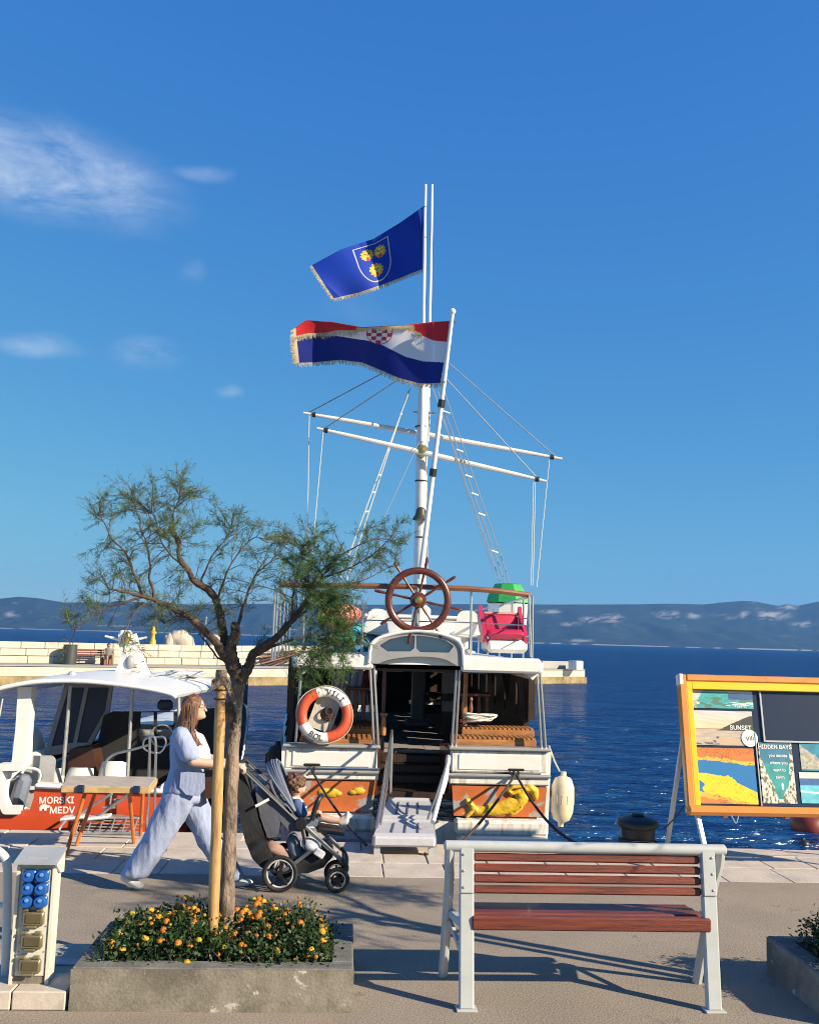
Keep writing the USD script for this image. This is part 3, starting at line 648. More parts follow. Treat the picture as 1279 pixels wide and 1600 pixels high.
# fold of white cheek that joins the right bulwark to the hull side
B('quarter_post', MB().prism([(0, zr['cap']), (.10, zr['cap'] + .0), (.06, zr['b1']), (-.1, zr['b1'])], .35, (XR1 - .06, SY + .36, 0), (1, 0, 0), (0, 0, 1)), 'white_paint', smooth=False)
B('quarter_post', MB().prism([(0, zl['cap']), (-.10, zl['cap']), (-.06, zl['b1']), (.1, zl['b1'])][::-1], .35, (XL0 + .06, SY + .36, 0), (1, 0, 0), (0, 0, 1)), 'white_paint', smooth=False)

def folds_(m, amp, freq):
    v = np.array(m.vertices); m.vertices = v + np.array(m.vertex_normals) * ((meshkit.fbm(v * freq, 3, 5) - .5) * amp * 2)[:, None]; return m
def reclining_relief():
    """yellow carved figure lying on the right panel"""
    def W(px, py): q = P(px, py, SY); return q[0], q[2]
    def chain(pts):
        q = []
        for px, py, r in pts: x, z = W(px, py); q.append(((x, SY + .005, z), (r, .055, r)))
        return hullchain(q, 14)
    m = chain([(738, 1262, .045), (746, 1268, .05), (760, 1266, .06), (780, 1264, .078), (797, 1259, .088), (811, 1256, .066), (815, 1248, .078), (813, 1240, .080), (818, 1234, .035), (826, 1232, .062)])
    m = m + chain([(826, 1230, .06), (835, 1236, .05), (836, 1246, .035)]) + chain([(739, 1260, .03), (731, 1252, .035), (728, 1249, .012)]) + chain([(739, 1266, .03), (731, 1273, .032), (728, 1276, .012)])
    m = m + chain([(810, 1237, .030), (799, 1240, .028), (793, 1235, .026), (800, 1230, .024), (816, 1229, .024)]) + chain([(817, 1250, .028), (812, 1263, .026), (802, 1271, .024), (798, 1272, .026)])
    m = folds_(soft(m, .014, 6), .008, 22)
    B('reclining_relief', (np.array(m.vertices), np.array(m.faces)), 'yellow_relief', smooth=True)
    m = MB()
    for px, py, r in ((508, 1238, .08), (518, 1239, .09), (527, 1240, .05), (552, 1238, .05), (560, 1236, .07)):
        x, z = W(px, py); m.ball((x, SY - .003, z), (r * 1.1, .025, r * .6), 6)
    B('faded_relief', m, 'yellow_relief', smooth=True)
reclining_relief()

def stern_posts():
    for a, b in (((471, 1047), (461, 1168)), ((584, 1040), (591, 1168)), ((578, 1040), (584, 1168)), ((713, 1047), (705, 1172)), ((718, 1047), (711, 1172)), ((838, 1045), (846, 1182)), ((843, 1045), (853, 1182))):
        q0, q1 = P(*a, SY + .05), P(*b, SY + .05); B('stern_post', MB().cyl(q0, q1, .017, n=8), 'stainless')
    for sx, px0, px1 in ((1, 842, 858), (-1, 466, 448)):
        for k in range(1, 6):
            y = SY + 1.5 * k; t = 1.5 * k / BL; x0, x1 = CX + sx * (1.42 + .2 * t), CX + sx * (half(t) - .05)
            B('side_post', MB().beam((x0, y, 1.80), (x1, y, .6), .07, .07), 'dark_wood', smooth=False)
stern_posts()

RZ = px2z(1046)          # underside of the roof's aft edge
def build_roof():
    x0, x1 = px2x(463, py=1032), px2x(843, py=1035); z0 = RZ; L = 9.0
    nx, ny = 22, 12; pts = np.zeros((nx, ny, 3))
    cx, hw = (x0 + x1) / 2, (x1 - x0) / 2
    for i in range(nx):
        u = -1 + 2 * i / (nx - 1)
        for j in range(ny):
            v = j / (ny - 1); pts[i, j] = (cx + u * (hw + .03 * math.sin(min(1, v * 2) * math.pi / 2)), SY - .02 + v * L, z0 + .155 - .05 * abs(u) ** 4 * (1) + .03 * (1 - u * u) - .10 * max(0, abs(u) - .93) / .07 + .05 * v)
    B('roof', MB().sheet(pts[:, :], 0.13), 'white_paint', smooth=40)
    # rounded aft edge in two lengths, either side of the hood
    for a, b in ((462, 583), (719, 843)):
        xa, xb = px2x(a, py=1032), px2x(b, py=1035)
        B('roof_edge', MB().box(((xa + xb) / 2, SY - .05, z0 + .075), (xb - xa, .10, .18), bevel=.028), 'white_paint', smooth=40)
    for sx in (-1, 1):
        B('roof_side', MB().box((cx + sx * (hw + .02), SY + L / 2 + .06, z0 + .055), (.08, L, .15), bevel=.03), 'white_paint', smooth=50)
    B('ceiling_lining', MB().box((cx, SY + L / 2 + .1, z0 - .02), (2 * hw - .1, L - .3, .03)), 'dark_wood', smooth=False)
    m = MB()
    for px in (612, 628, 700, 745, 775): m.lathe([(0, 0), (.09, 0), (.09, .02), (0, .03)], 12, (px2x(px), SY + 1.4, z0 - .075))
    B('ceiling_lamp', m, 'grey_plastic')
build_roof()

def build_hood():
    """arched companionway hood with two curved panes"""
    def W(px, py): q = P(px, py, SY - .10); return (q[0], q[2])
    outer = spline([(*W(576, 1036), 0), (*W(582, 1004), 0), (*W(612, 991), 0), (*W(650, 986), 0), (*W(690, 991), 0), (*W(719, 1006), 0), (*W(724, 1041), 0)], 40)[:, :2]
    inner = spline([(*W(590, 1037), 0), (*W(612, 1030), 0), (*W(650, 1026), 0), (*W(690, 1029), 0), (*W(715, 1041), 0)], 30)[:, :2]
    face = Polygon(list(map(tuple, outer)) + list(map(tuple, inner[::-1]))).buffer(0)
    wl = Polygon([W(596, 1009), W(609, 1001), W(630, 996), W(646, 995), W(645, 1012), W(640, 1016), (W(606, 1016))]).buffer(.015)
    wr = Polygon([W(652, 995), W(672, 997), W(694, 1002), W(706, 1010), W(700, 1018), (W(657, 1017)), W(652, 1012)]).buffer(.015)
    hood = B('companion_hood', MB().prism(face.difference(wl).difference(wr), .05, (0, SY - .05, 0), (1, 0, 0), (0, 0, 1)), 'grey_paint', smooth=False)
    for w in (wl, wr): B('hood_pane', MB().prism(w.buffer(.006), .012, (0, SY - .072, 0), (1, 0, 0), (0, 0, 1)), 'pane_clear', hood, smooth=False)
    n = len(outer); pts = np.zeros((n, 6, 3))
    zc = RZ + .12
    for i, (x, z) in enumerate(outer):
        for j, v in enumerate(np.linspace(0, 1, 6)): pts[i, j] = (CX + (x - CX) * (1 + .02 * v), SY - .10 + 2.2 * v, z + (zc - z) * (v ** 2) * .8 if z > zc else z)
    B('hood_shell', MB().sheet(pts, .03), 'white_paint', smooth=50)
    B('hood_rim', MB().tube([(x, SY - .115, z) for x, z in outer], .02, 8), 'white_paint')
    # bright inner backing of the hood, seen through the panes
    B('hood_lining', MB().prism(Polygon(list(map(tuple, outer)) + list(map(tuple, inner[::-1]))).buffer(-.03), .02, (0, SY - .015, 0), (1, 0, 0), (0, 0, 1)), 'white_paint', smooth=False)
build_hood()

def build_inside():
    xl, xr = px2x(592) + .01, px2x(706) - .01
    zf = px2z(1240)          # floor at the gangway
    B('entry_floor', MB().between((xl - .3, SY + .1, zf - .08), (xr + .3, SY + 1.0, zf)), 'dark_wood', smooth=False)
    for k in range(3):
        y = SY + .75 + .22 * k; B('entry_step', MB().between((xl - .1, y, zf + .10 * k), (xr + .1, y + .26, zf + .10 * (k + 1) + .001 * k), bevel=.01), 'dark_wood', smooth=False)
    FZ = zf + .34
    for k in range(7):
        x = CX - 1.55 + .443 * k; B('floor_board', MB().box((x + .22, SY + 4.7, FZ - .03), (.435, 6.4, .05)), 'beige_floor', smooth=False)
    # inner cheeks of the stern opening
    for x in (xl - .06, xr + .06): B('opening_cheek', MB().between((x - .06, SY + .1, zf), (x + .06, SY + 1.3, zl['cap'] - .02)), 'mahogany', smooth=False)
    # side walls: coaming, uprights, head rail; glazed gaps let the water show
    for sx in (-1, 1):
        for y0, y1 in ((SY + 1.6, SY + 9),):
            xx = CX + sx * 1.60
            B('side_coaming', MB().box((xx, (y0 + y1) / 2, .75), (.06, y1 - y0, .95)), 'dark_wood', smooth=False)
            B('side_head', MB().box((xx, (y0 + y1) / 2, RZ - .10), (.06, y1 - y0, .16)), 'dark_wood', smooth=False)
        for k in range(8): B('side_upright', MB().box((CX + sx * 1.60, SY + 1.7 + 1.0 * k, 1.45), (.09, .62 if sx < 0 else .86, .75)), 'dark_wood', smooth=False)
    # forward bulkhead with two lights and a door gap
    yb = SY + 8.6
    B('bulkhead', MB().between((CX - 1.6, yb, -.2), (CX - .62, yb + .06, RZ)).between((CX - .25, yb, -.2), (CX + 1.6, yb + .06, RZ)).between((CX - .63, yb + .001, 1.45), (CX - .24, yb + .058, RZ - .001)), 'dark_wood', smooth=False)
    # cabinet bulkhead on the right of the passage, with pale panels
    y = SY + 3.0
    cb = B('partition', MB().between((px2x(693, y), y, FZ), (px2x(722, y), y + .5, RZ - .05)), 'dark_wood', smooth=False)
    for a, b in ((1050, 1084), (1095, 1112)):
        q0, q1 = P(684, a, y), P(708, b, y); B('partition_panel', MB().between((q0[0] + .06, y - .015, q1[2]), (q1[0] + .06, y + .004, q0[2]), bevel=.006), 'grey_paint', cb, smooth=False)
    B('door_jamb', MB().between((px2x(724, SY + 1.0), SY + 1.0, FZ), (px2x(730, SY + 1.0), SY + 1.06, RZ - .03)), 'teak', smooth=False)
    B('door_jamb', MB().between((px2x(596, SY + 1.0), SY + 1.0, FZ), (px2x(602, SY + 1.0), SY + 1.06, RZ - .03)), 'mahogany', smooth=False)
    # balustrades right and left
    def balustrade(pa, pb, Y, zt, zb, n):
        xa, xb = px2x(pa, Y), px2x(pb, Y)
        r = B('balustrade_rail', MB().between((xa, Y - .05, zt), (xb, Y + .05, zt + .05), bevel=.012), 'mahogany', smooth=False)
        B('rail_foot', MB().between((xa, Y - .04, zb - .05), (xb, Y + .04, zb), bevel=.01), 'mahogany', r, smooth=False)
        for k in range(n):
            x = xa + (xb - xa) * (k + .5) / n; h = zt - zb
            B('baluster', MB().lathe([(.02, 0), (.028, .08 * h), (.02, .18 * h), (.036, .45 * h), (.018, .75 * h), (.03, .86 * h), (.02, h)], 8, (x, Y, zb)), 'rail_wood', r)
    balustrade(717, 766, SY + 1.7, px2z(1086, SY + 1.7), px2z(1122, SY + 1.7), 4)
    balustrade(538, 586, SY + 1.7, px2z(1081, SY + 1.7), px2z(1128, SY + 1.7), 4)
    # slatted benches behind each stern panel, in two tiers
    def bench(pa, pb, Y0, py0, depth, tag_):
        xa, xb = px2x(pa, Y0), px2x(pb, Y0); z = px2z(py0, Y0, pa)
        b = B('slatted_seat', MB().between((xa, Y0, z - .09), (xb, Y0 + .035, z - .012), bevel=.006), 'teak', smooth=False)
        B('seat_back_beam', MB().between((xa, Y0 + depth - .03, z - .09), (xb, Y0 + depth, z - .012)), 'teak', b, smooth=False)
        n = int((xb - xa) / .058)
        for k in range(n):
            x = xa + (xb - xa) * (k + .5) / n; B('slat', MB().box((x, Y0 + depth / 2, z), (.040, depth, .022)), 'teak', b, smooth=False)
        B('seat_box', MB().between((xa + .02, Y0 + .04, .2), (xb - .02, Y0 + depth - .04, z - .1)), 'dark_wood', b, smooth=False)
    bench(709, 838, SY + .20, 1153, .42, 0); bench(722, 835, SY + .78, 1138, .40, 1)
    bench(470, 583, SY + .20, 1152, .42, 2); bench(520, 600, SY + .78, 1136, .40, 3)
    for px in (600,): B('newel_post', MB().lathe([(.03, 0), (.035, .1), (.025, .22), (.05, .25), (.05, .27), (0, .275)], 10, (px2x(px, SY + .7), SY + .7, px2z(1150, SY + .7))), 'teak')
    # mast foot and column inside
    MX, MY = P(653, 1080, 16.5)[0], 16.5
    B('mast_column', MB().between((MX - .11, MY - .11, FZ), (MX + .11, MY + .11, RZ - .03), bevel=.03), 'grey_paint', smooth=False)
    B('mast_foot', MB().between((MX - .22, MY - .2, FZ), (MX + .22, MY + .2, FZ + .12), bevel=.04), 'grey_paint', smooth=False)
    B('bar_shelf', MB().between((px2x(640, 17.5), 17.4, .95), (px2x(690, 17.5), 17.7, 1.0)), 'white_paint', smooth=False)
    B('table_top', MB().box((CX + .9, SY + 4.4, FZ + .55), (.8, 1.2, .05)), 'dark_wood', smooth=False)
build_inside()

def build_upper_deck():
    ZD = RZ + .20
    rail = spline([(*P(440, 914, SY + .3),), P(515, 915, SY + .12), P(653, 917, SY + .02), P(760, 922, SY + .02), P(828, 930, SY + .1)], 30)
    rail = np.array(rail); r = B('deck_rail', MB().tube(rail, .034, 8), 'rail_wood')
    for a, b in (((567, 944), (565, 1026)), ((736, 922), (735, 1028)), ((653, 912), (653, 985)), ((826, 930), (829, 1027)), ((474, 918), (474, 1022))):
        B('stanchion', MB().cyl(P(*a, SY + .06), P(*b, SY + .06), .015, n=8), 'stainless')
    B('rail_wire', MB().tube([P(474, 966, SY + .06), P(567, 969, SY + .06), P(653, 971, SY + .06), P(735, 973, SY + .06), P(828, 978, SY + .06)], .009, 6), 'stainless')
    # side rails running forward along both edges of the roof
    for sx, e in ((1, P(828, 930, SY + .1)), (-1, P(440, 914, SY + .3))):
        xs = e[0] + .05 * sx; z = e[2]
        pts = [e + [0, 0, 0], (xs + .02 * sx, SY + .8, z), (xs + .14 * sx, SY + 4, z), (xs + .16 * sx, SY + 8.5, z)]
        B('side_rail', MB().tube(pts, .02, 8), 'stainless')
        for dz in (.27, .50): B('rail_wire', MB().tube([np.array(p) - [0, 0, dz] for p in pts], .008, 6), 'stainless')
        for k, y in enumerate((SY + .35, SY + 1.1, SY + 2.2, SY + 3.6, SY + 5.2, SY + 6.8)):
            x = xs + sx * (.02 + .03 * (y - SY)); B('stanchion', MB().cyl((x, y, ZD - .15), (x, y, z), .014, n=8), 'stainless')
    # long white locker across the deck
    y = SY + 2.6; q0, q1 = P(572, 964, y), P(726, 985, y)
    lk = B('deck_locker', MB().between((q0[0], y, ZD - .02), (q1[0], y + .7, q0[2]), bevel=.03), 'white_paint', smooth=False)
    B('locker_lid', MB().between((q0[0] - .03, y - .03, q0[2]), (q1[0] + .03, y + .73, q0[2] + .05), bevel=.015), 'white_plastic', lk, smooth=False)
    B('console', MB().between((px2x(640, SY + .75), SY + .6, ZD), (px2x(668, SY + .75), SY + .95, px2z(946, SY + .75)), bevel=.05), 'white_plastic', smooth=50)
build_upper_deck()

def build_wheel():
    Y = SY - .10; c = P(653, 938, Y); cz = c
    R = .355
    a0 = math.radians(11)
    w = B('ship_wheel', MB().torus(c, R, .043, (0, 1, 0), 48, 10, sq=.7), 'mahogany', smooth=50)
    B('hub', MB().lathe([(0, -.07), (.085, -.06), (.10, -.03), (.10, .03), (.085, .06), (0, .07)], 20, c, basis((0, -1, 0))), 'mahogany', w)
    B('hub_cap', MB().lathe([(0, -.02), (.045, -.02), (.045, .02), (.03, .035), (0, .04)], 16, c + [0, -.07, 0], basis((0, -1, 0))), 'brass', w)
    for k in range(8):
        a = a0 + k * math.pi / 4; d = np.array([math.sin(a), 0, math.cos(a)])
        prof = [(.085, .014), (.16, .018), (.22, .013), (.30, .017), (.335, .014), (.40, .013), (.43, .018), (.50, .020), (.535, .012)]
        B('spoke', MB().tube([c + d * s for s, _ in prof], [r for _, r in prof], 8), 'mahogany', w)
    B('wheel_post', MB().cyl(c + [0, .12, -.42], c + [0, .12, .16], .03, n=10), 'stainless')
build_wheel()

def build_rig():
    MY = 16.5
    base, top = P(655, 960, MY), P(661, 598, MY)
    base = base.copy(); base[2] = RZ + .1
    B('mast', MB().tube([base, base + (top - base) * .4, top], [.115, .108, .095], 16).ball(top, (.10, .10, .05), 8), 'mast_paint', smooth=50)
    tp = P(664.5, 288, MY); B('topmast', MB().tube([P(659, 690, MY - .14), P(661, 520, MY - .14), P(664.5, 288, MY - .14)], [.038, .034, .025], 10), 'mast_paint')
    B('topmast', MB().tube([P(668, 690, MY + .1), P(671, 500, MY + .1), P(675, 288, MY + .1)], [.034, .030, .023], 10), 'mast_paint')
    for z_, r in ((667, .104), (752, .108), (840, .113)):
        c = P(658, z_, MY); B('mast_band', MB().torus(c, r, .012, (0, 0, 1), 20, 6), 'iron_black')
    # two yards
    for (a, b, dy) in (((474, 645), (878, 717), .30), ((495, 669), (853, 752), -.24)):
        q0, q1 = P(*a, MY + dy), P(*b, MY + dy)
        t = np.linspace(0, 1, 9)[:, None]; rr = np.interp(t[:, 0], [0, .03, .5, .97, 1], [.020, .032, .052, .032, .020])
        y = B('yard', MB().tube(q0 + (q1 - q0) * t, rr, 10), 'mast_paint')
        for s in (.04, .96): c = q0 + (q1 - q0) * s; B('yard_band', MB().cyl(c - unit(q1 - q0) * .03, c + unit(q1 - q0) * .03, .046, n=10), 'iron_black', y)
    c = P(659, 704, MY - .2); B('deck_light', MB().lathe([(0, -.16), (.10, -.14), (.115, 0), (.07, .09), (0, .10)], 16, c, basis((0, -1, 0.1))), 'brass')
    c = P(657, 812, MY - .22); B('bell', MB().lathe([(.15, 0), (.13, .035), (.095, .09), (.08, .17), (.05, .21), (0, .22)], 18, c), 'bronze')
    B('spreader_fitting', MB().cyl(P(645, 644, MY), P(680, 646, MY), .02, n=8), 'stainless')
    # ensign staff leaning aft from the upper deck
    sb, st = P(656, 905, SY + .95), P(706.5, 490, SY + .55)
    B('ensign_staff', MB().tube([sb, sb + (st - sb) * .5, st], [.036, .032, .026], 12), 'mast_paint')
    B('staff_ball', MB().ball(st + unit(st - sb) * .03, .042, 8), 'white_plastic')
    for s in (.40, .66): c = sb + (st - sb) * s; d = unit(st - sb); B('staff_collar', MB().cyl(c - d * .05, c + d * .05, .048, n=12), 'black_plastic')
    # standing rigging
    L = lambda pts, r, m='wire', n='stay': B(n, MB().tube(pts, r, 5), m)
    for a, b, dy0, dy1, m in (((481, 645), (662, 548), .3, 0, 'wire_dark'), ((504, 671), (662, 566), -.24, 0, 'wire_dark'), ((868, 714), (664, 535), .3, 0, 'wire'), ((840, 748), (664, 556), -.24, 0, 'wire')):
        L([P(*a, MY + dy0), P(*b, MY + dy1)], .010, m)
    for a, b, dy in (((483, 648), (479, 905), .3), ((505, 672), (484, 905), -.24), ((833, 752), (829, 915), -.24), ((836, 752), (832, 915), -.24), ((858, 717), (838, 918), .3)):
        L([P(*a, MY + dy), P(*b, MY - 1.5)], .007, 'rope_white', 'halyard')
    for side, tops, bots in ((-1, ((641, 606), (638, 610)), ((531, 905), (541, 908))), (1, ((676, 606), (684, 612), (690, 600)), ((783, 915), (790, 915), (798, 915)))):
        q = []
        for a, b in zip(tops, bots):
            p0, p1 = P(*a, MY), P(*b, MY - .8); q.append((p0, p1)); L([p0, p1], .010, 'rope_white' if side < 0 else 'wire', 'shroud')
        for s in (.14, .34, .47, .56, .66, .84):
            p = q[0][0] + (q[0][1] - q[0][0]) * s; e = q[-1][0] + (q[-1][1] - q[-1][0]) * s
            B('shroud_block', MB().box((p + e) / 2, (np.linalg.norm(e - p) * .7 + .02, .022, .032), roty(.3 * side), bevel=.015), 'white_plastic', smooth=False)
    L([P(655, 690, MY - .2), P(590, 830, MY - 2.5)], .006, 'wire'); L([P(687, 640, MY), P(770, 890, MY - 2)], .006, 'wire')
    L(sag(P(665, 690, MY - .15), P(668, 900, MY - .4), 0), .008, 'rope_white', 'halyard')
build_rig()

def cleat(px, py):
    c = P(px, py, SY - .07)
    k = B('cleat', MB().between(c + [-.10, -.02, .02], c + [.10, .02, .05], bevel=.012).between(c + [-.035, -.015, -.05], c + [-.02, .05, .03]).between(c + [.02, -.015, -.05], c + [.035, .05, .03]), 'iron_black', smooth=False); return c
cl, cr = cleat(487, 1200), cleat(806, 1208)
B('stern_bar', MB().tube([P(459, 1200, SY - .06), P(592, 1202, SY - .06)], .014, 8), 'stainless')

# ------------------------------------------------------------------ things on and about the boat
def flag(name, label, Y, px_of, nu, nv, color, fringe_edges, shade):
    """px_of(u, v) -> pixel; u 0 at hoist, v 0 at top; the depth ripples"""
    nu, nv = int(nu * 1.6), int(nv * 1.6)
    u, v = np.meshgrid(np.linspace(0, 1, nu), np.linspace(0, 1, nv), indexing='ij')
    pts = np.zeros((nu, nv, 3))
    for i in range(nu):
        for j in range(nv):
            a, b, dy = px_of(u[i, j], v[i, j]); pts[i, j] = P(a, b, Y + dy)
    col = color(u, v)
    th = thing(name, label, 'flag', pts[0, 0])
    obj('cloth', MB().sheet(pts), 'flag_cloth', th, col=col.reshape(-1, 3))
    r = np.random.default_rng(3); m = MB()
    def edge(line, inner, n, ln):
        for s in np.linspace(0, 1, n):
            k = s * (len(line) - 1); i = min(int(k), len(line) - 2); f = k - i
            p = line[i] * (1 - f) + line[i + 1] * f; q = inner[i] * (1 - f) + inner[i + 1] * f
            d = unit(p - q); t = unit(line[i + 1] - line[i]); l = ln * r.uniform(.6, 1.25)
            w = .006; e = p + d * l + t * r.uniform(-.02, .02) + np.array([0, r.uniform(-.01, .01), -.006])
            m.add([p - t * w, p + t * w, e + t * w * .6, e - t * w * .6], [[0, 1, 2], [0, 2, 3]])
    for e in fringe_edges:
        if e == 'bottom': edge(pts[:, -1], pts[:, -4], 230, .055)
        if e == 'top': edge(pts[:, 0], pts[:, 3], 230, .045)
        if callable(e):
            us = np.linspace(.2, 1, 60); ii = (us * (nu - 1)).astype(int); jj = np.clip((np.array([e(q) for q in us]) * (nv - 1)).astype(int), 1, nv - 5)
            edge(pts[ii, jj] + [0, -.012, 0], pts[ii, jj - 3] + [0, -.012, 0], 260, .07)
        if e == 'fly': edge(pts[-1, :], pts[-5, :], 110, .055)
    obj('fringe', m, 'flag_fringe', th, smooth=False, kind='stuff')
    m = MB()
    for j in (2, nv // 2, nv - 3):
        p = pts[0, j]; m.torus(p + [.03, 0, 0], .03, .006, (0, 0, 1), 12, 6)
    obj('hoist_ring', m, 'brass', th)
    return pts
def lerp(t, xs, ys): return np.interp(t, xs, ys)
def blue_px(u, v):
    tx = lerp(u, [0, .25, .5, .75, 1], [661, 624, 583, 533, 487]); ty = lerp(u, [0, .25, .5, .75, 1], [322, 348, 373, 389, 414])
    bx = lerp(u, [0, .25, .5, .75, 1], [662, 632, 596, 560, 521]); by = lerp(u, [0, .25, .5, .75, 1], [419, 431, 445, 457, 466])
    s = math.sin(u * 7.0 + v * 1.5)
    return tx + (bx - tx) * v, ty + (by - ty) * v + 3 * math.sin(u * 6.3) * math.sin(v * 3.14), .20 * u * s + .12 * math.sin(v * 3 + u * 3) * u + lerp(u + .12 * (v - .5), [0, .48, .56, 1], [0, .60, .62, .30])
def blue_col(u, v):
    c = np.zeros(u.shape + (3,)); c[:] = (0.006, 0.036, 0.33)
    # shield outline: half width .155, top .1, point at .92
    x = (u - .52) / .155 * 1.0; y = (v - .10) / .80
    sh = (np.abs(x) < np.where(y < .5, 1, np.sqrt(np.clip(1 - ((y - .5) / .52) ** 2, 0, 1)))) & (y > 0) & (y < 1.02)
    xi = x * 1.055; yi = (y - .022) * 1.045
    inn = (np.abs(xi) < np.where(yi < .5, 1, np.sqrt(np.clip(1 - ((yi - .5) / .52) ** 2, 0, 1)))) & (yi > 0) & (yi < 1.0)
    c[sh & ~inn] = (.55, .52, .42)
    nz = meshkit.fbm(np.stack([u * 60, v * 34, 0 * u], -1), 3, 4)
    for cx, cy, r in ((.46, .31, .115), (.575, .31, .115), (.52, .66, .135)):
        dx, dy = (u - cx) * 2.0, (v - cy) * 1.0
        an = np.arctan2(dy, dx); d = np.hypot(dx, dy * .9)
        mane = d < r * (.92 + .10 * np.sin(an * 11 + 3 * nz) + .10 * (nz - .5)); c[mane] = np.array([.62, .36, .03]) * (0.45 + 1.1 * nz[mane])[:, None]
        face = np.hypot(dx / .8, dy) < r * .62; c[face] = np.array([.80, .56, .10]) * (.75 + .5 * nz[face])[:, None]
        c[(np.hypot(dx - .034, dy + .025) < .017) | (np.hypot(dx + .034, dy + .025) < .017)] = (.06, .03, .01)
        c[(np.abs(dx) < .012) & (dy > -.03) & (dy < .03)] = (.45, .22, .02)
        c[(np.abs(dx) < .026) & (dy > .045) & (dy < r * .98)] = (.58, .05, .03)
    return c
flag('upper_flag', 'blue flag with three golden lion heads in a shield, flying from the topmast', 16.36, blue_px, 150, 90, blue_col, ('bottom', 'fly'), 0)
def tri_px(u, v):
    xs = [0, .15, .3, .45, .6, .75, .9, 1]
    # hoist runs down the slanting staff; the top edge folds over towards the viewer along the fly half
    tx = lerp(u, xs, [704, 672, 640, 603, 565, 520, 478, 458]); ty = lerp(u, xs, [501, 503, 507, 509, 511, 503, 500, 514])
    bx = lerp(u, xs, [688, 655, 622, 592, 565, 530, 490, 463]); by = lerp(u, xs, [598, 599, 590, 577, 566, 562, 566, 567])
    fold = lerp(u, [0, .12, .4, .6, .8, 1], [0, 0, 4, 4, 15, 10])
    w = lerp(v, [0, .06, .13, .22, 1], [0, .45, 1, 1, 0]) if True else 0
    y = ty + (by - ty) * v
    if u > .12:
        k = fold / 26.0
        # red band: rises over the crest then comes down in front
        if v < .12: y = ty + fold * (v / .12 - 1) * .0 + (v / .12) * 2
    return tx + (bx - tx) * v, y, .16 * u * math.sin(u * 8.5 + 0.8 + v * 1.2) - .10 * (1 - v) * u + 1.15 * u
TRI_U, TRI_B1 = [0, .10, .28, .42, .5, .6, .72, .8, .9, 1], [.34, .31, .13, .10, .11, .13, .22, .32, .34, .26]
def tri_col(u, v):
    c = np.zeros(u.shape + (3,))
    b1 = np.interp(u, TRI_U, TRI_B1)
    b2 = np.interp(u, [0, .15, .28, .38, .5, .58, .75, 1], [.67, .64, .60, .52, .40, .36, .36, .40])
    c[:] = (0.010, 0.018, 0.17)
    k = v < b2; c[k] = (.62, .60, .62)
    k = v < b1; c[k] = (.50, .02, .022)
    cx, cy = .485, .20; dx, dy = (u - cx) / .085, (v - cy) / .24
    q = (np.abs(dx) < 1) & (dy > -.45) & (np.hypot(dx, np.maximum(dy, 0)) < 1.0)
    ch = ((np.floor((dx + 1) * 2.5) + np.floor((dy + .9) * 2.7)) % 2) == 0
    c[q & ch] = (.45, .03, .04); c[q & ~ch] = (.62, .58, .58)
    c[q & (np.hypot(dx, np.maximum(dy, 0)) > .93)] = (.40, .04, .04)
    # golden edge ribbon where the fringe is sewn on
    e = (v > b1 - .03) & (v < b1) & (u > .20); c[e] = (.62, .36, .12)
    c[u > .985] = (.55, .42, .28)
    return c
flag('lower_flag', 'red, white and blue flag with a red chequered shield, flying from the slanting stern staff', SY + .62, tri_px, 170, 90, tri_col, ('bottom', 'fly', lambda u: float(np.interp(u, TRI_U, TRI_B1)) - .02), 0)

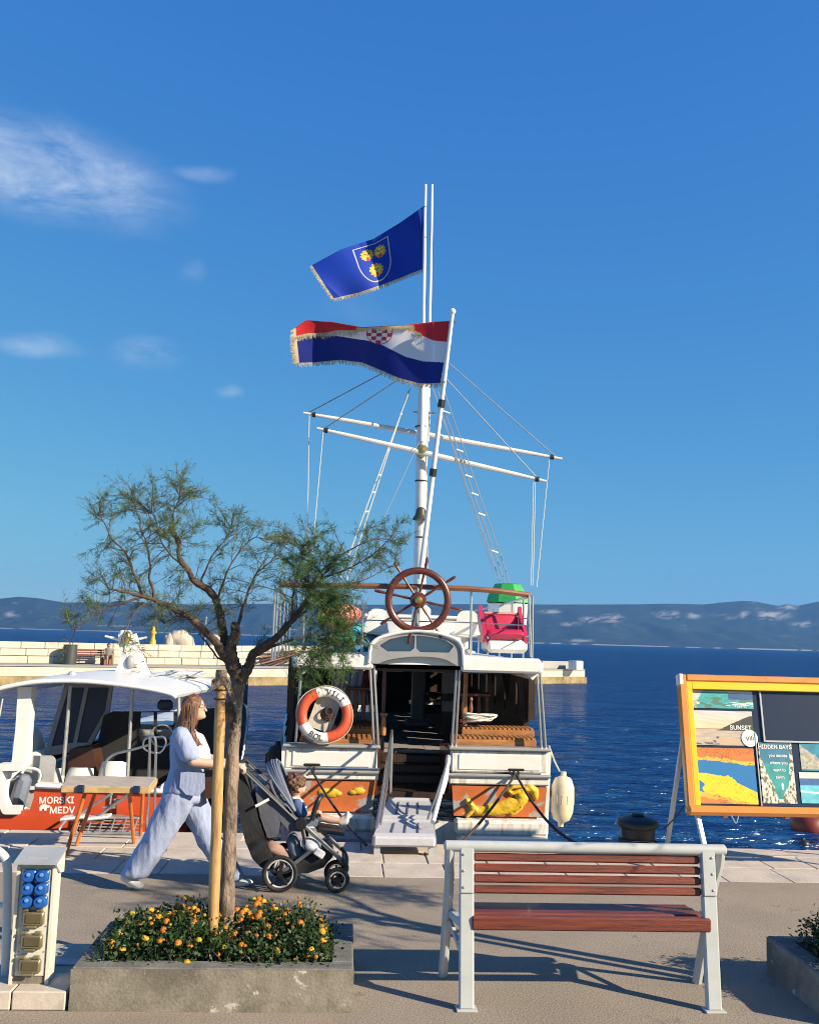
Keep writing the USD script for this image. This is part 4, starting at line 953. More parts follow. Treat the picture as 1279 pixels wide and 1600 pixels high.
def lifebuoy():
    c = P(507, 1117, SY - .09); ax = np.array([.05, -1, .10]); R, r = .264, .060; Bs = basis(ax)
    t = thing('lifebuoy', 'orange and white lifebuoy hanging on the left stern posts of the tour boat', 'lifebuoy', c)
    segs = [(25, 112, 'lifebuoy_white'), (112, 205, 'lifebuoy_red'), (205, 280, 'lifebuoy_white'), (280, 385, 'lifebuoy_red')]
    # angles measured in the view: 0 = right, 90 = up
    Bv = np.stack([np.array([1.0, 0, 0]), np.array([0, .1, 1.0]), unit(ax)], 1); Bv[:, 0] = unit(np.cross(Bv[:, 1], Bv[:, 2])); Bv[:, 1] = np.cross(Bv[:, 2], Bv[:, 0])
    for a0, a1, m in segs:
        a = np.radians(np.linspace(a0, a1, 16)); p = c + R * (np.cos(a)[:, None] * Bv[:, 0] + np.sin(a)[:, None] * Bv[:, 1])
        rad = unit_rows(p - c); b = np.arange(16) * 2 * np.pi / 16
        v = p[:, None] + r * (np.cos(b)[None, :, None] * rad[:, None] + .85 * np.sin(b)[None, :, None] * Bv[:, 2])
        v = np.concatenate([v, v[:, :1]], 1)
        obj('ring_segment', MB().sheet(v[:, ::-1]), m, t, smooth=True)
    for s, am, rad_, flip in (('VILI', 62, R, 1), ('BOL', 250, R, -1)):
        n = len(s)
        for k, ch in enumerate(s):
            a = math.radians(am + flip * -(k - (n - 1) / 2) * 13); d = math.cos(a) * Bv[:, 0] + math.sin(a) * Bv[:, 1]; tg = -math.sin(a) * Bv[:, 0] + math.cos(a) * Bv[:, 1]
            o = c + d * rad_ + Bv[:, 2] * r * .84
            obj('lettering', MB().text(ch, .062, o, -flip * tg, flip * d, .004), 'print_dark', t, smooth=False)
    m = MB()
    for k in range(4):
        a = np.radians(np.linspace(k * 90 + 20, k * 90 + 110, 10)); rr = R + r + .002 + .012 * np.sin(np.linspace(0, math.pi, 10))
        m.tube(c + rr[:, None] * (np.cos(a)[:, None] * Bv[:, 0] + np.sin(a)[:, None] * Bv[:, 1]), .006, 6)
    obj('grab_line', m, 'rope_white', t)
    # rolled line and float held inside the ring
    t2 = thing('rescue_light', 'pale rescue float with coiled line hanging inside the lifebuoy', 'rescue float', c + [0, .05, 0])
    obj('float_body', MB().prism(affinity.rotate(sbox(-.11, -.17, .10, .16).buffer(.04), -18), .08, c + [.0, .16, .02], (1, 0, 0), (0, 0, 1)), 'rope_white', t2, smooth=40)
    m = MB()
    for k in range(5): m.torus(c + [.03 + .006 * k, .06 - .012 * k, -.0 + .01 * k], .075 - .008 * k, .009, (.2, -1, .1), 20, 6)
    m.tube([c + [.06, .03, -.05], c + [.06, .03, -.18], c + [.02, .03, -.26]], .01, 6); obj('coiled_line', m, 'leather_brown', t2)
lifebuoy()

def fender(name, label, px, py0, py1, Y, r, mat):
    a, b = P(px, py0, Y), P(px + 4, py1, Y); h = a[2] - b[2]; c = (a + b) / 2
    t = thing(name, label, 'fender', (c[0], c[1], b[2]))
    prof = [(0, 0), (.03, .0), (.035, .05), (.7 * r, .08), (.95 * r, .17), (r, .28), (r, h - .28), (.95 * r, h - .17), (.7 * r, h - .08), (.035, h - .05), (.03, h), (0, h)]
    R = rotx(-.05) @ roty(.06)
    obj('fender_body', MB().lathe(prof, 20, (c[0], c[1], b[2]), R), mat, t, smooth=60)
    m = MB()
    for k in range(14):
        q = k * 2 * math.pi / 14; m.tube([np.array([c[0], c[1], b[2]]) + R @ np.array([r * .995 * math.cos(q), r * .995 * math.sin(q), z]) for z in np.linspace(.27, h - .27, 3)], .005, 5)
    obj('moulded_rib', m, mat, t, kind='stuff')
    return a
a = fender('fender', 'cream-white ribbed fender hanging at the right corner of the boat stern', 874, 1206, 1292, SY + .1, .14, 'fender_white')
single('fender_rope', MB().tube([a, P(866, 1190, SY + .12), P(857, 1165, SY + .1)], .011, 6), 'rope_white', 'short white rope holding the cream fender to the stern corner', 'rope')
fender('fender', 'black fender hanging at the left corner of the boat stern, behind the pushchair', 428, 1158, 1215, SY + .4, .13, 'rubber')

def gangway():
    Yf, Yb = 9.72, 11.45
    f0, f1 = P(583, 1302, Yf), P(680, 1307, Yf); zq = .19
    t = thing('gangway', 'grey plastic boarding gangway with steel handrails from the quay up to the boat', 'gangway', ((f0[0] + f1[0]) / 2, Yf, 0))
    def plate(pf0, pf1, pb0, pb1, Y0, Y1, z0, z1, th):
        q = [P(*pf0, Y0), P(*pf1, Y0), P(*pb1, Y1), P(*pb0, Y1)]
        for k, p in enumerate(q): p[2] = z0 if k < 2 else z1
        top = np.array(q); bot = top - [0, 0, th]
        pl = obj('tread_plate', MB().add(np.vstack([top, bot]), [[0, 1, 2, 3], [4, 7, 6, 5], [0, 4, 5, 1], [1, 5, 6, 2], [2, 6, 7, 3], [3, 7, 4, 0]]), 'gangway_plastic', t, smooth=False)
        def at(u, v, dz=.004): return (top[0] * (1 - u) + top[1] * u) * (1 - v) + (top[3] * (1 - u) + top[2] * u) * v + [0, 0, dz]
        for u in (.28, .5, .72): obj('grip_slot', MB().beam(at(u, .2), at(u, .8), .016, .010), 'grey_fabric', pl, smooth=False)
        for v in (.04, .96): obj('plate_rib', MB().beam(at(.02, v), at(.98, v), .012, .04), 'gangway_plastic', pl, smooth=False)
        return at
    p1 = plate((583, 1302), (680, 1307), (594, 1276), (676, 1279), Yf, 10.45, .185, .20, .07)
    p2 = plate((594, 1275), (676, 1278), (606, 1244), (671, 1246), 10.47, Yb, .22, .26, .06)
    obj('front_lip', MB().beam(p1(.0, 0, -.05), p1(1, 0, -.05), .06, .10, bevel=.02), 'gangway_plastic', t, smooth=False)
    for u in (.06, .94): obj('foot', MB().between(p1(u, .06) - [.03, .03, .19], p1(u, .06) + [.03, .03, -.07]), 'grey_plastic', t, smooth=False)
    obj('side_beam', MB().beam(p1(.02, 0, -.06), p2(.02, 1, -.06), .05, .07), 'galvanised', t, smooth=False); obj('side_beam', MB().beam(p1(.98, 0, -.06), p2(.98, 1, -.06), .05, .07), 'galvanised', t, smooth=False)
    lo, hi = P(588, 1293, 9.9), P(611, 1146, 11.5)
    obj('handrail', MB().tube(spline([P(588, 1293, 9.9), P(598, 1236, 10.4), P(611, 1150, 11.4), P(612, 1146, 11.5), P(612, 1165, 11.5), P(610, 1240, 11.45)], 30), .017, 8), 'stainless', t)
    obj('handrail', MB().tube([P(594, 1288, 10.1), P(604, 1232, 10.7), P(609, 1180, 11.3)], .013, 8), 'stainless', t)
    obj('handrail', MB().tube(spline([P(676, 1285, 9.95), P(690, 1232, 10.5), P(700, 1190, 11.3), P(699, 1185, 11.45), P(697, 1215, 11.45), P(690, 1240, 11.4)], 26), .026, 8), 'tube_white', t)
    obj('handrail', MB().tube([P(668, 1280, 10.2), P(682, 1240, 10.6), P(696, 1196, 11.3)], .013, 8), 'stainless', t)
gangway()

def ropes():
    q = G(985, 1322); q[2] = .08
    single('mooring_rope', MB().tube(sag(cr + [0, -.03, -.02], P(900, 1322, 10.35) * [1, 1, 0] + [0, 0, .02], .12, 18), .016, 6).tube(spline([P(900, 1322, 10.35) * [1, 1, 0] + [0, 0, .02], G(930, 1326) + [0, 0, .02], G(972, 1326) + [0, 0, .05], G(985, 1318) + [0, 0, .15]], 14), .016, 6), 'rope_dark', 'dark mooring rope from the right stern cleat to the black bollard', 'rope')
    single('mooring_rope', MB().tube(sag(cr + [-.02, -.03, -.02], G(712, 1330) + [0, 0, .03], .05, 16), .016, 6), 'rope_dark', 'dark mooring rope slanting from the right stern cleat down towards the gangway foot', 'rope')
    single('mooring_rope', MB().tube(sag(cl + [.0, -.03, -.02], G(572, 1326) + [0, 0, .03], .06, 16), .014, 6), 'rope_dark', 'dark mooring rope slanting right and down from the left stern cleat', 'rope')
    single('mooring_rope', MB().tube(sag(cl + [-.02, -.03, -.02], P(452, 1224, SY - .1), .02, 10), .012, 6), 'rope_white', 'short pale rope from the left stern cleat to the hull corner', 'rope')
    c = P(748, 1127, SY + .95); m = MB(); r = np.random.default_rng(2)
    for k in range(9): m.torus(c + [r.uniform(-.06, .06), r.uniform(-.05, .05), .015 + .008 * k], r.uniform(.10, .2), .014, (r.uniform(-.15, .15), r.uniform(-.15, .15), 1), 24, 6, sq=.8)
    single('rope_coil', m, 'lifebuoy_white', 'heap of white rope lying on the right slatted seat', 'rope coil')
    c = P(868, 1318, 10.0); m = MB(); c = G(870, 1330) + [0, .1, .02]
    for k in range(4): m.torus(c + [.03 * k, .02 * k, .02 * k], .11 + .02 * k, .014, (.1, .1, 1), 24, 6)
    # rope tail by the bollard
    single('rope_pile', MB().tube(spline([G(925, 1331) + [0, 0, .015], G(945, 1329) + [0, 0, .03], G(955, 1333) + [0, 0, .02], G(940, 1334) + [0, 0, .03], G(965, 1331) + [0, 0, .02]], 30), .014, 6), 'rope_white', 'small tangle of pale rope on the quay edge left of the bollard', 'rope')
ropes()

def upper_deck_things():
    ZD = RZ + .20
    def chair(px, Y, face, label, first=None):
        x = P(px, 950, Y)[0]
        if first: return dup(first, (x, Y, ZD), face, label)
        t = thing('deck_chair', label, 'chair', (x, Y, ZD), 'white moulded seats on the upper deck')
        def L(v): return np.array([x, Y, ZD]) + v
        n = 9; u = np.linspace(-1, 1, n)
        back = np.array([[L([.165 * a * (1 - .24 * b), -.16 - .07 * b + .012 * a * a, .24 + .30 * b - .05 * a ** 4 * b]) for b in np.linspace(0, 1, 7)] for a in u])
        obj('seat_back', MB().sheet(back[:, ::-1], .018), 'white_plastic', t, smooth=50)
        seat = np.array([[L([.17 * a, -.16 + .32 * b, .24 + .03 * a * a - .02 * math.sin(b * 3.1)]) for b in np.linspace(0, 1, 7)] for a in u])
        obj('seat', MB().sheet(seat[::-1, ::-1] if False else seat, .03), 'white_plastic', t, smooth=50)
        obj('pedestal', MB().lathe([(.14, 0), (.14, .02), (.05, .05), (.045, .22), (.10, .23)], 14, L([0, 0, 0])), 'grey_plastic', t)
        return t
    c1 = chair(727, SY + .95, 0, 'white moulded seat on the upper deck just right of the ship wheel')
    chair(584, SY + 1.3, .2, 'white moulded seat on the upper deck left of the ship wheel', c1)
    chair(604, SY + 2.0, -.1, 'white moulded seat half hidden behind the left rim of the ship wheel', c1)
    chair(795, SY + 2.7, .1, 'white moulded seat behind the pink seat unit on the upper deck', c1)
    # pink seat unit
    Y = SY + .9; q0, q1 = P(758, 1000, Y), P(822, 1000, Y); x0, x1 = q0[0], q1[0]; z = ZD + .01
    zt = px2z(962, Y, 790)
    t = thing('seat_unit', 'deep pink plastic double seat with white base on the right of the upper deck', 'seat', ((x0 + x1) / 2, Y, z))
    obj('base', MB().box(((x0 + x1) / 2 + .02, Y + .28, z + .09), (x1 - x0, .6, .18), bevel=.05), 'white_plastic', t, smooth=40)
    obj('seat_front', MB().box(((x0 + x1) / 2, Y + .02, z + .24), (x1 - x0 - .04, .16, .13), rotx(-.15), bevel=.055), 'pink_plastic', t, smooth=50)
    obj('seat_cushion', MB().box(((x0 + x1) / 2, Y + .26, z + .26), (x1 - x0 - .1, .36, .08), bevel=.035), 'pink_plastic', t, smooth=50)
    obj('seat_backrest', MB().box(((x0 + x1) / 2, Y + .44, z + .38), (x1 - x0 - .08, .07, .26), rotx(-.18), bevel=.03), 'pink_plastic', t, smooth=50)
    obj('backrest_trim', MB().box(((x0 + x1) / 2, Y + .47, z + .52), (x1 - x0 - .06, .08, .045), bevel=.02), 'coral_plastic', t, smooth=50)
    for s, x in ((-1, x0), (1, x1)): obj('armrest', MB().prism([(0, 0), (.55, 0), (.56, .46), (.48, .50), (.36, .34), (.10, .20), (0, .12)], .045, (x - .03, Y, z + .13), (0, 1, 0), (0, 0, 1)), 'pink_plastic', t, smooth=False)
    # green canopy
    Y = SY + 3.4; c = P(793, 942, Y); hw = (P(827, 940, Y)[0] - P(757, 940, Y)[0]) / 2; zt = P(793, 912, Y)[2]
    t = thing('canopy', 'bright green hexagonal canopy over a white base behind the pink seat', 'canopy', (c[0], Y, ZD))
    pts = np.array([[(c[0] + hw * r * math.cos(a), Y + hw * r * math.sin(a), c[2] + (zt - c[2]) * h) for r, h in ((1.0, 0), (.93, .35), (.62, .95), (.5, 1.0), (.0, 1.02))] for a in np.arange(9) * math.pi / 4 + .2])
    obj('canopy_top', MB().sheet(pts, .02), 'green_plastic', t, smooth=25)
    obj('canopy_skirt', MB().lathe([(hw * .9, c[2] - .34), (hw * .93, c[2] - .02)], 8, (c[0], Y, 0), rotz(.2)).lathe([(hw * .86, c[2] - .02), (hw * .84, c[2] - .34)], 8, (c[0], Y, 0), rotz(.2)), 'white_plastic', t, smooth=False)
    for a in np.arange(4) * math.pi / 2 + .6: obj('support', MB().cyl((c[0] + hw * .8 * math.cos(a), Y + hw * .8 * math.sin(a), ZD), (c[0] + hw * .8 * math.cos(a), Y + hw * .8 * math.sin(a), c[2]), .02, n=8), 'stainless', t)
    # kayaks and boards on the left
    def kayak(name, label, cat, a, b, Ya, Yb, r, mat):
        p0, p1 = P(*a, Ya), P(*b, Yb); s = np.linspace(0, 1, 17)[:, None]; rr = r * np.clip(np.sin(np.linspace(.06, math.pi - .06, 17)), .05, 1) ** .55
        t = thing(name, label, cat, (p0 + p1) / 2 - [0, 0, r])
        obj('deck_shell', MB().tube(p0 + (p1 - p0) * s, rr, 14), mat, t, smooth=60)
        m = MB(); 
        for q in (.3, .42, .54, .66): c = p0 + (p1 - p0) * q; m.add(*MB().torus(c, r * .97, .012, p1 - p0, 20, 6).arr())
        obj('strap', m, 'black_plastic', t); return t
    kayak('paddle_board', 'turquoise inflatable board lying on the left of the upper deck behind the tree', 'paddle board', (520, 1019), (573, 976), SY + .35, SY + 2.4, .11, 'teal_plastic')
    kayak('rolled_tarp', 'dark blue rolled cover lying beside the turquoise board', 'tarp', (548, 1020), (604, 990), SY + .5, SY + 1.9, .10, 'blue_tarp')
    kayak('kayak', 'coral red kayak on the upper deck seen through the tree foliage', 'kayak', (500, 968), (562, 958), SY + 2.0, SY + 2.6, .17, 'coral_plastic')
upper_deck_things()

def hanging_clothes():
    for px, w, mat, lab in ((531, .20, 'cloth_white', 'white shirt hanging inside the left opening of the tour boat'), (557, .26, 'cloth_sky', 'pale blue shirt hanging inside the left opening of the tour boat'), (577, .18, 'cloth_maroon', 'dark red cloth hanging inside the left opening of the tour boat')):
        Y = SY + 1.9; c = P(px, 1050, Y); n = 11; h = .50
        t = thing('hanging_cloth', lab, 'clothes', c - [0, 0, h])
        pts = np.array([[c + np.array([w * (a * (.5 + .2 * b)), .04 * math.sin(a * 9 + b * 2), .05 - h * b - .06 * a * a * (1 - b)]) for b in np.linspace(0, 1, 9)] for a in np.linspace(-1, 1, n)])
        obj('fabric', MB().sheet(pts, .01), mat, t, smooth=50)
        obj('hanger', MB().tube([c + [-w * .4, 0, .04], c + [0, 0, .10], c + [w * .4, 0, .04]], .006, 6).cyl(c + [0, 0, .10], c + [0, 0, .2], .005, n=6), 'wire_dark', t)
hanging_clothes()
# ------------------------------------------------------------------ the red boat on the left
LY = 11.25
rb = thing('small_boat', 'small red-hulled boat with white hardtop roof and lettered transom at the left of the quay', 'boat', (-3.3, LY, SEA_Z))
def S(name, mb, mat, parent=rb, **k): return obj(name, mb, mat, parent, **k)
def build_small_boat():
    c = lambda px, py, Y=LY: P(px, py, Y)
    xL, xR = c(-22, 1250)[0], c(258, 1250)[0]; cx = (xL + xR) / 2; hw = (xR - xL) / 2
    zt, zb = c(150, 1232)[2], -1.25
    L = 6.8; nt, nz = 22, 8; pts = np.zeros((nt, 2 * nz, 3))
    for i in range(nt):
        t = i / (nt - 1); h = hw * (1 + .12 * math.sin(min(1, t / .5) * math.pi / 2)) * (1 - max(0, (t - .45) / .55) ** 2)
        for j in range(nz):
            s = j / (nz - 1); z = zt + .30 * t - (zt + .30 * t - zb) * s; w = h * (1 - .22 * s ** 1.5)
            pts[i, j] = (cx + w, LY + .06 + t * L, z); pts[i, 2 * nz - 1 - j] = (cx - w, LY + .06 + t * L, z)
    S('hull', MB().sheet(pts[:, ::-1], .04), 'red_hull', smooth=40)
    # transom with the outboard well cut out of its left end
    k = lambda px, py: (c(px, py)[0], c(px, py)[2])
    tr = Polygon([(xL, zt), (xR, zt), (xR - .06, -.5), (xR - .3, zb), (xL + .3, zb), (xL + .06, -.5)])
    well = Polygon([k(2, 1200), k(54, 1200), k(50, 1245), k(44, 1264), k(12, 1264), k(6, 1250)]).buffer(.02)
    S('transom', MB().prism(tr.difference(well), .08, (0, LY + .08, 0), (1, 0, 0), (0, 0, 1)), 'red_hull', smooth=False)
    S('well_moulding', MB().prism(well.buffer(.03).difference(well.buffer(-.045)).difference(sbox(*k(30, 1300), *k(80, 1180))), .16, (0, LY + .10, 0), (1, 0, 0), (0, 0, 1)), 'white_plastic', smooth=False)
    S('well_back', MB().prism(well.buffer(.05), .02, (0, LY + .55, 0), (1, 0, 0), (0, 0, 1)), 'grey_plastic', smooth=False)
    S('outboard_leg', MB().box(c(30, 1245, LY + .4), (.16, .2, .5), roty(.2), bevel=.05), 'slate_fabric', smooth=40)
    q0, q1 = c(56, 1227), c(262, 1237)
    S('transom_cap', MB().beam(q0 + [0, .02, .0], q1 + [0, .02, 0], .16, .055, (0, 0, 1), bevel=.02), 'white_plastic', smooth=40)
    for sx, pa, pb in ((1, 258, 384), (-1, -22, -40)):
        S('gunwale', MB().tube([(cx + sx * hw, LY, zt + .02), (cx + sx * hw * 1.07, LY + 1.5, zt + .08), (cx + sx * hw * 1.12, LY + 3.2, zt + .15), (cx + sx * hw * .9, LY + 5, zt + .24)], .06, 10), 'white_plastic')
    # lettering and the little bear
    n = np.array([0, -1.0, 0]); o = c(91, 1250) + [0, -.004, 0]
    lt = S('lettering', MB().text('MORSKI', .070, c(88.5, 1250.5) + [0, .005, 0], (1, 0, .03), (-.03, 0, 1), .008), 'print_white', smooth=False)
    S('lettering', MB().text('MEDV', .070, c(97.5, 1266) + [0, .005, 0], (1, 0, .03), (-.03, 0, 1), .008), 'print_white', smooth=False)
    b = c(61, 1270); bear = Polygon([(0, 0), (.022, 0), (.024, .025), (.045, .022), (.048, 0), (.07, 0), (.074, .035), (.098, .038), (.108, .055), (.095, .072), (.08, .07), (.06, .082), (.03, .08), (.006, .065), (-.004, .04)])
    S('bear_emblem', MB().prism(affinity.scale(affinity.translate(bear, 0, 0), 1.05, .85, origin=(0, 0)), .008, b + [.005, .005, .02], (1, 0, .03), (-.03, 0, 1)), 'print_white', smooth=False)
    # deck, cockpit sides and seats
    S('cockpit_floor', MB().between((cx - hw + .05, LY + .1, -.12), (cx + hw - .05, LY + 4, -.06)), 'grey_plastic', smooth=False)
    dk = np.array([[(cx + a * (pts[i, 0, 0] - cx) * .97, pts[i, 0, 1], pts[i, 0, 2] + .02 + .10 * (1 - a * a)) for a in np.linspace(-1, 1, 9)] for i in range(9, nt - 1)]); S('foredeck', MB().sheet(dk[:, ::-1], .03), 'white_plastic', smooth=50)
    S('inner_liner', MB().between((cx - hw + .05, LY + .1, -.1), (cx - hw + .12, LY + 3.5, zt)).between((cx + hw - .12, LY + .1, -.1), (cx + hw - .05, LY + 3.5, zt)), 'white_plastic', smooth=False)
    def seat(pa, pb, pt, pbm, Y, mat, name='seat_back'):
        q0, q1 = P(pa, pt, Y), P(pb, pbm, Y); w, h = q1[0] - q0[0], q0[2] - q1[2]; n = 9
        g = np.array([[(q0[0] + w * (.5 + .5 * a * (1 - .18 * b ** 3)), Y + .10 * b + .06 * a * a, q1[2] + h * b * (1 - .10 * a ** 4)) for b in np.linspace(0, 1, 7)] for a in np.linspace(-1, 1, n)])
        return S(name, MB().sheet(g[:, ::-1], .035), mat, smooth=50)
    seat(10, 66, 1202, 1236, LY + .5, 'grey_plastic'); seat(56, 94, 1203, 1232, LY + .8, 'grey_plastic'); seat(103, 140, 1203, 1228, LY + .9, 'white_plastic'); seat(155, 191, 1192, 1228, LY + 1.0, 'white_plastic')
    S('seat_handle', MB().tube(spline([P(34, 1208, LY + .46), P(40, 1201, LY + .46), P(58, 1203, LY + .46), P(64, 1212, LY + .46), P(60, 1222, LY + .46)], 16), .018, 8), 'white_plastic')
    S('port_moulding', MB().tube(spline([P(2, 1222, LY + .2), P(10, 1212, LY + .25), P(30, 1195, LY + .4), P(60, 1182, LY + .9)], 14), .075, 10), 'white_plastic', smooth=60)
    S('outboard_cover', MB().ball(P(45, 1168, LY + 2.2), (.20, .28, .30), 12), 'white_plastic', smooth=True)
    S('outboard_cap', MB().ball(P(46, 1146, LY + 2.2), (.13, .2, .09), 10), 'navy', smooth=True)
    # roof posts: broad slanted white ones at the left, slim tubes in the middle
    S('corner_post', MB().prism([k(20, 1075), k(42, 1075), k(36, 1150), k(34, 1200), k(8, 1212), k(16, 1140)], .18, (0, LY + .35, 0), (1, 0, 0), (0, 0, 1)), 'white_plastic', smooth=False)
    for a, b in (((110, 1072), (98, 1212)), ((207, 1074), (199, 1214)), ((279, 1086), (281, 1210))): S('roof_post', MB().cyl(P(*a, LY + .3), P(*b, LY + .3), .021, n=8), 'galvanised')
    S('stay_line', MB().cyl(P(4, 1092, LY), P(-14, 1190, LY), .009, n=6), 'rope_white')
    # hardtop
    aft = spline([P(-20, 1082, LY), P(6, 1071, LY), P(60, 1062, LY), P(130, 1061, LY), P(210, 1069, LY), (*P(262, 1079, LY),), P(276, 1086, LY)], 26)
    zr = aft[:, 2].max(); g = np.zeros((26, 8, 3))
    for i, p in enumerate(aft):
        for j, v in enumerate(np.linspace(0, 1, 8)):
            u = i / 25; g[i, j] = (p[0] + .50 * v * max(0, u - .4), LY - .02 + 3.4 * v, p[2] + (.05 - .05 * (2 * u - 1) ** 2) * math.sin(v * math.pi) - .03 * v)
    S('hardtop', MB().sheet(g, .045), 'white_plastic', smooth=40)
    S('hardtop_lip', MB().tube(aft - [0, .015, .028], .022, 8), 'white_plastic', smooth=60)
    for pa, pb in (((235, 1058), (300, 1048)), ((262, 1068), (322, 1052)), ((200, 1056), (240, 1046))):
        S('roof_strap', MB().tube(sag(P(*pa, LY + 1.0), P(*pb, LY + 2.4), -.03), .012, 6), 'grey_plastic')
    S('roof_hatch', MB().box(P(287, 1052, LY + 2.2), (.5, .6, .06), bevel=.03), 'white_paint', smooth=40)
    S('roof_light', MB().lathe([(0, 0), (.05, 0), (.05, .05), (.03, .08), (0, .09)], 10, P(112, 1060, LY + .6)), 'grey_plastic')
    S('roof_fin', MB().box(P(150, 1056, LY + 1.4), (.7, .3, .07), bevel=.02), 'white_paint', smooth=40)
    # radar arch
    Y = LY + 1.6
    S('arch_leg', MB().prism([(P(176, 1061, Y)[0], P(176, 1061, Y)[2]), (P(190, 1030, Y)[0], P(190, 1030, Y)[2]), (P(186, 992, Y)[0], P(186, 992, Y)[2]), (P(197, 990, Y)[0], P(197, 990, Y)[2]), (P(200, 1040, Y)[0], P(200, 1040, Y)[2]), (P(203, 1061, Y)[0], P(203, 1061, Y)[2])], .16, (0, Y + .1, 0), (1, 0, 0), (0, 0, 1)), 'white_plastic', smooth=False)
    S('arch_leg', MB().beam(P(206, 992, Y + .1), P(219, 1036, Y + .1), .05, .12).beam(P(219, 1036, Y + .1), P(233, 1061, Y + .1), .05, .12), 'white_plastic', smooth=False)
    S('arch_top', MB().between(P(184, 996, Y - .05), P(208, 985, Y + .25), bevel=.03), 'white_plastic', smooth=50)
    for py in (1001, 1030): S('arch_crossbar', MB().beam(P(190, py, Y), P(209 + (py - 1001) * .3, py + 1, Y), .06, .035), 'white_plastic', smooth=False)
    S('antenna_arm', MB().cyl(P(188, 1000, Y), P(164, 994, Y), .022, .012, 8), 'white_plastic'); S('antenna_arm', MB().cyl(P(206, 1001, Y), P(229, 996, Y), .022, .012, 8), 'white_plastic')
    S('navigation_light', MB().ball(P(199, 996, Y - .1), (.05, .05, .08), 8), 'brass'); S('arch_speaker', MB().ball(P(203, 1035, Y - .05), (.06, .05, .09), 8), 'grey_paint')
    # dark cabin with helm, windows and slanted side glass
    Y = LY + 1.7
    def W(px, py, Y=Y): q = P(px, py, Y); return (q[0], q[2])
    cab = Polygon([W(162, 1118), W(176, 1112), W(285, 1112), W(340, 1106), W(352, 1210), W(352, 1300), W(150, 1300), W(150, 1170)])
    win = [Polygon([W(219, 1113), W(240, 1113), W(240, 1154), W(216, 1154)]), Polygon([W(244, 1113), W(271, 1113), W(271, 1156), W(244, 1156)])]
    for w in win: cab = cab.difference(affinity.translate(w, 0, 0))
    S('cabin_bulkhead', MB().prism(cab, .06, (0, Y + .06, 0), (1, 0, 0), (0, 0, 1)), 'canopy_fabric', smooth=False)
    for w in win: S('cabin_window', MB().prism(w, .01, (0, Y + .05, 0), (1, 0, 0), (0, 0, 1)), 'pane_clear', smooth=False)
    S('cabin_back', MB().between(P(162, 1300, Y + 1.6), P(375, 1135, Y + 1.7)), 'canopy_fabric', smooth=False)
    S('seat_bunk', MB().between(P(205, 1176, Y + .5), P(275, 1140, Y + .7), bevel=.04), 'grey_plastic', smooth=40)
    S('cabin_side', MB().between((P(345, 1200, Y)[0], Y, -.3), (P(345, 1200, Y)[0] + .06, Y + 2.4, zr - .08)), 'slate_fabric', smooth=False)
    S('helm_seat', MB().prism([W(118, 1215), W(126, 1165), W(160, 1160), W(170, 1215)], .4, (0, Y - .1, 0), (1, 0, 0), (0, 0, 1)), 'leather_brown', smooth=False)
    Y2 = LY + 1.9
    def W2(px, py): q = P(px, py, Y2); return (q[0], q[2])
    fr = Polygon([W2(103, 1068), W2(178, 1068), W2(172, 1112), W2(140, 1170), W2(70, 1182)])
    g1, g2 = Polygon([W2(109, 1074), W2(134, 1074), W2(116, 1160), W2(82, 1166)]), Polygon([W2(140, 1074), W2(172, 1074), W2(166, 1110), W2(138, 1160), W2(122, 1160)])
    f = S('windscreen_frame', MB().prism(fr.difference(g1).difference(g2), .06, (0, Y2, 0), (1, 0, 0), (0, 0, 1)), 'grey_paint', smooth=False)
    for g_ in (g1, g2): S('windscreen_pane', MB().prism(g_.buffer(.01), .012, (0, Y2 - .02, 0), (1, 0, 0), (0, 0, 1)), 'navy', f, smooth=False)
    S('headrest', MB().box(P(258, 1102, Y - .1), (.20, .08, .14), bevel=.04), 'navy', smooth=40)
    # rails by the boarding side
    S('side_rail', MB().tube(spline([P(372, 1215, LY + 1.2), P(384, 1150, LY + 1.4), P(386, 1110, LY + 1.8), P(378, 1100, LY + 2.2)], 16), .018, 8), 'stainless')
    S('bow_rail', MB().tube(spline([P(360, 1240, LY + 1.0), P(378, 1190, LY + 1.6), P(384, 1160, LY + 2.6)], 12), .014, 8), 'stainless')
    S('steering_wheel', MB().torus(P(253, 1150, Y - .15), .14, .012, (.3, -1, .3), 24, 6), 'stainless')
build_small_boat()

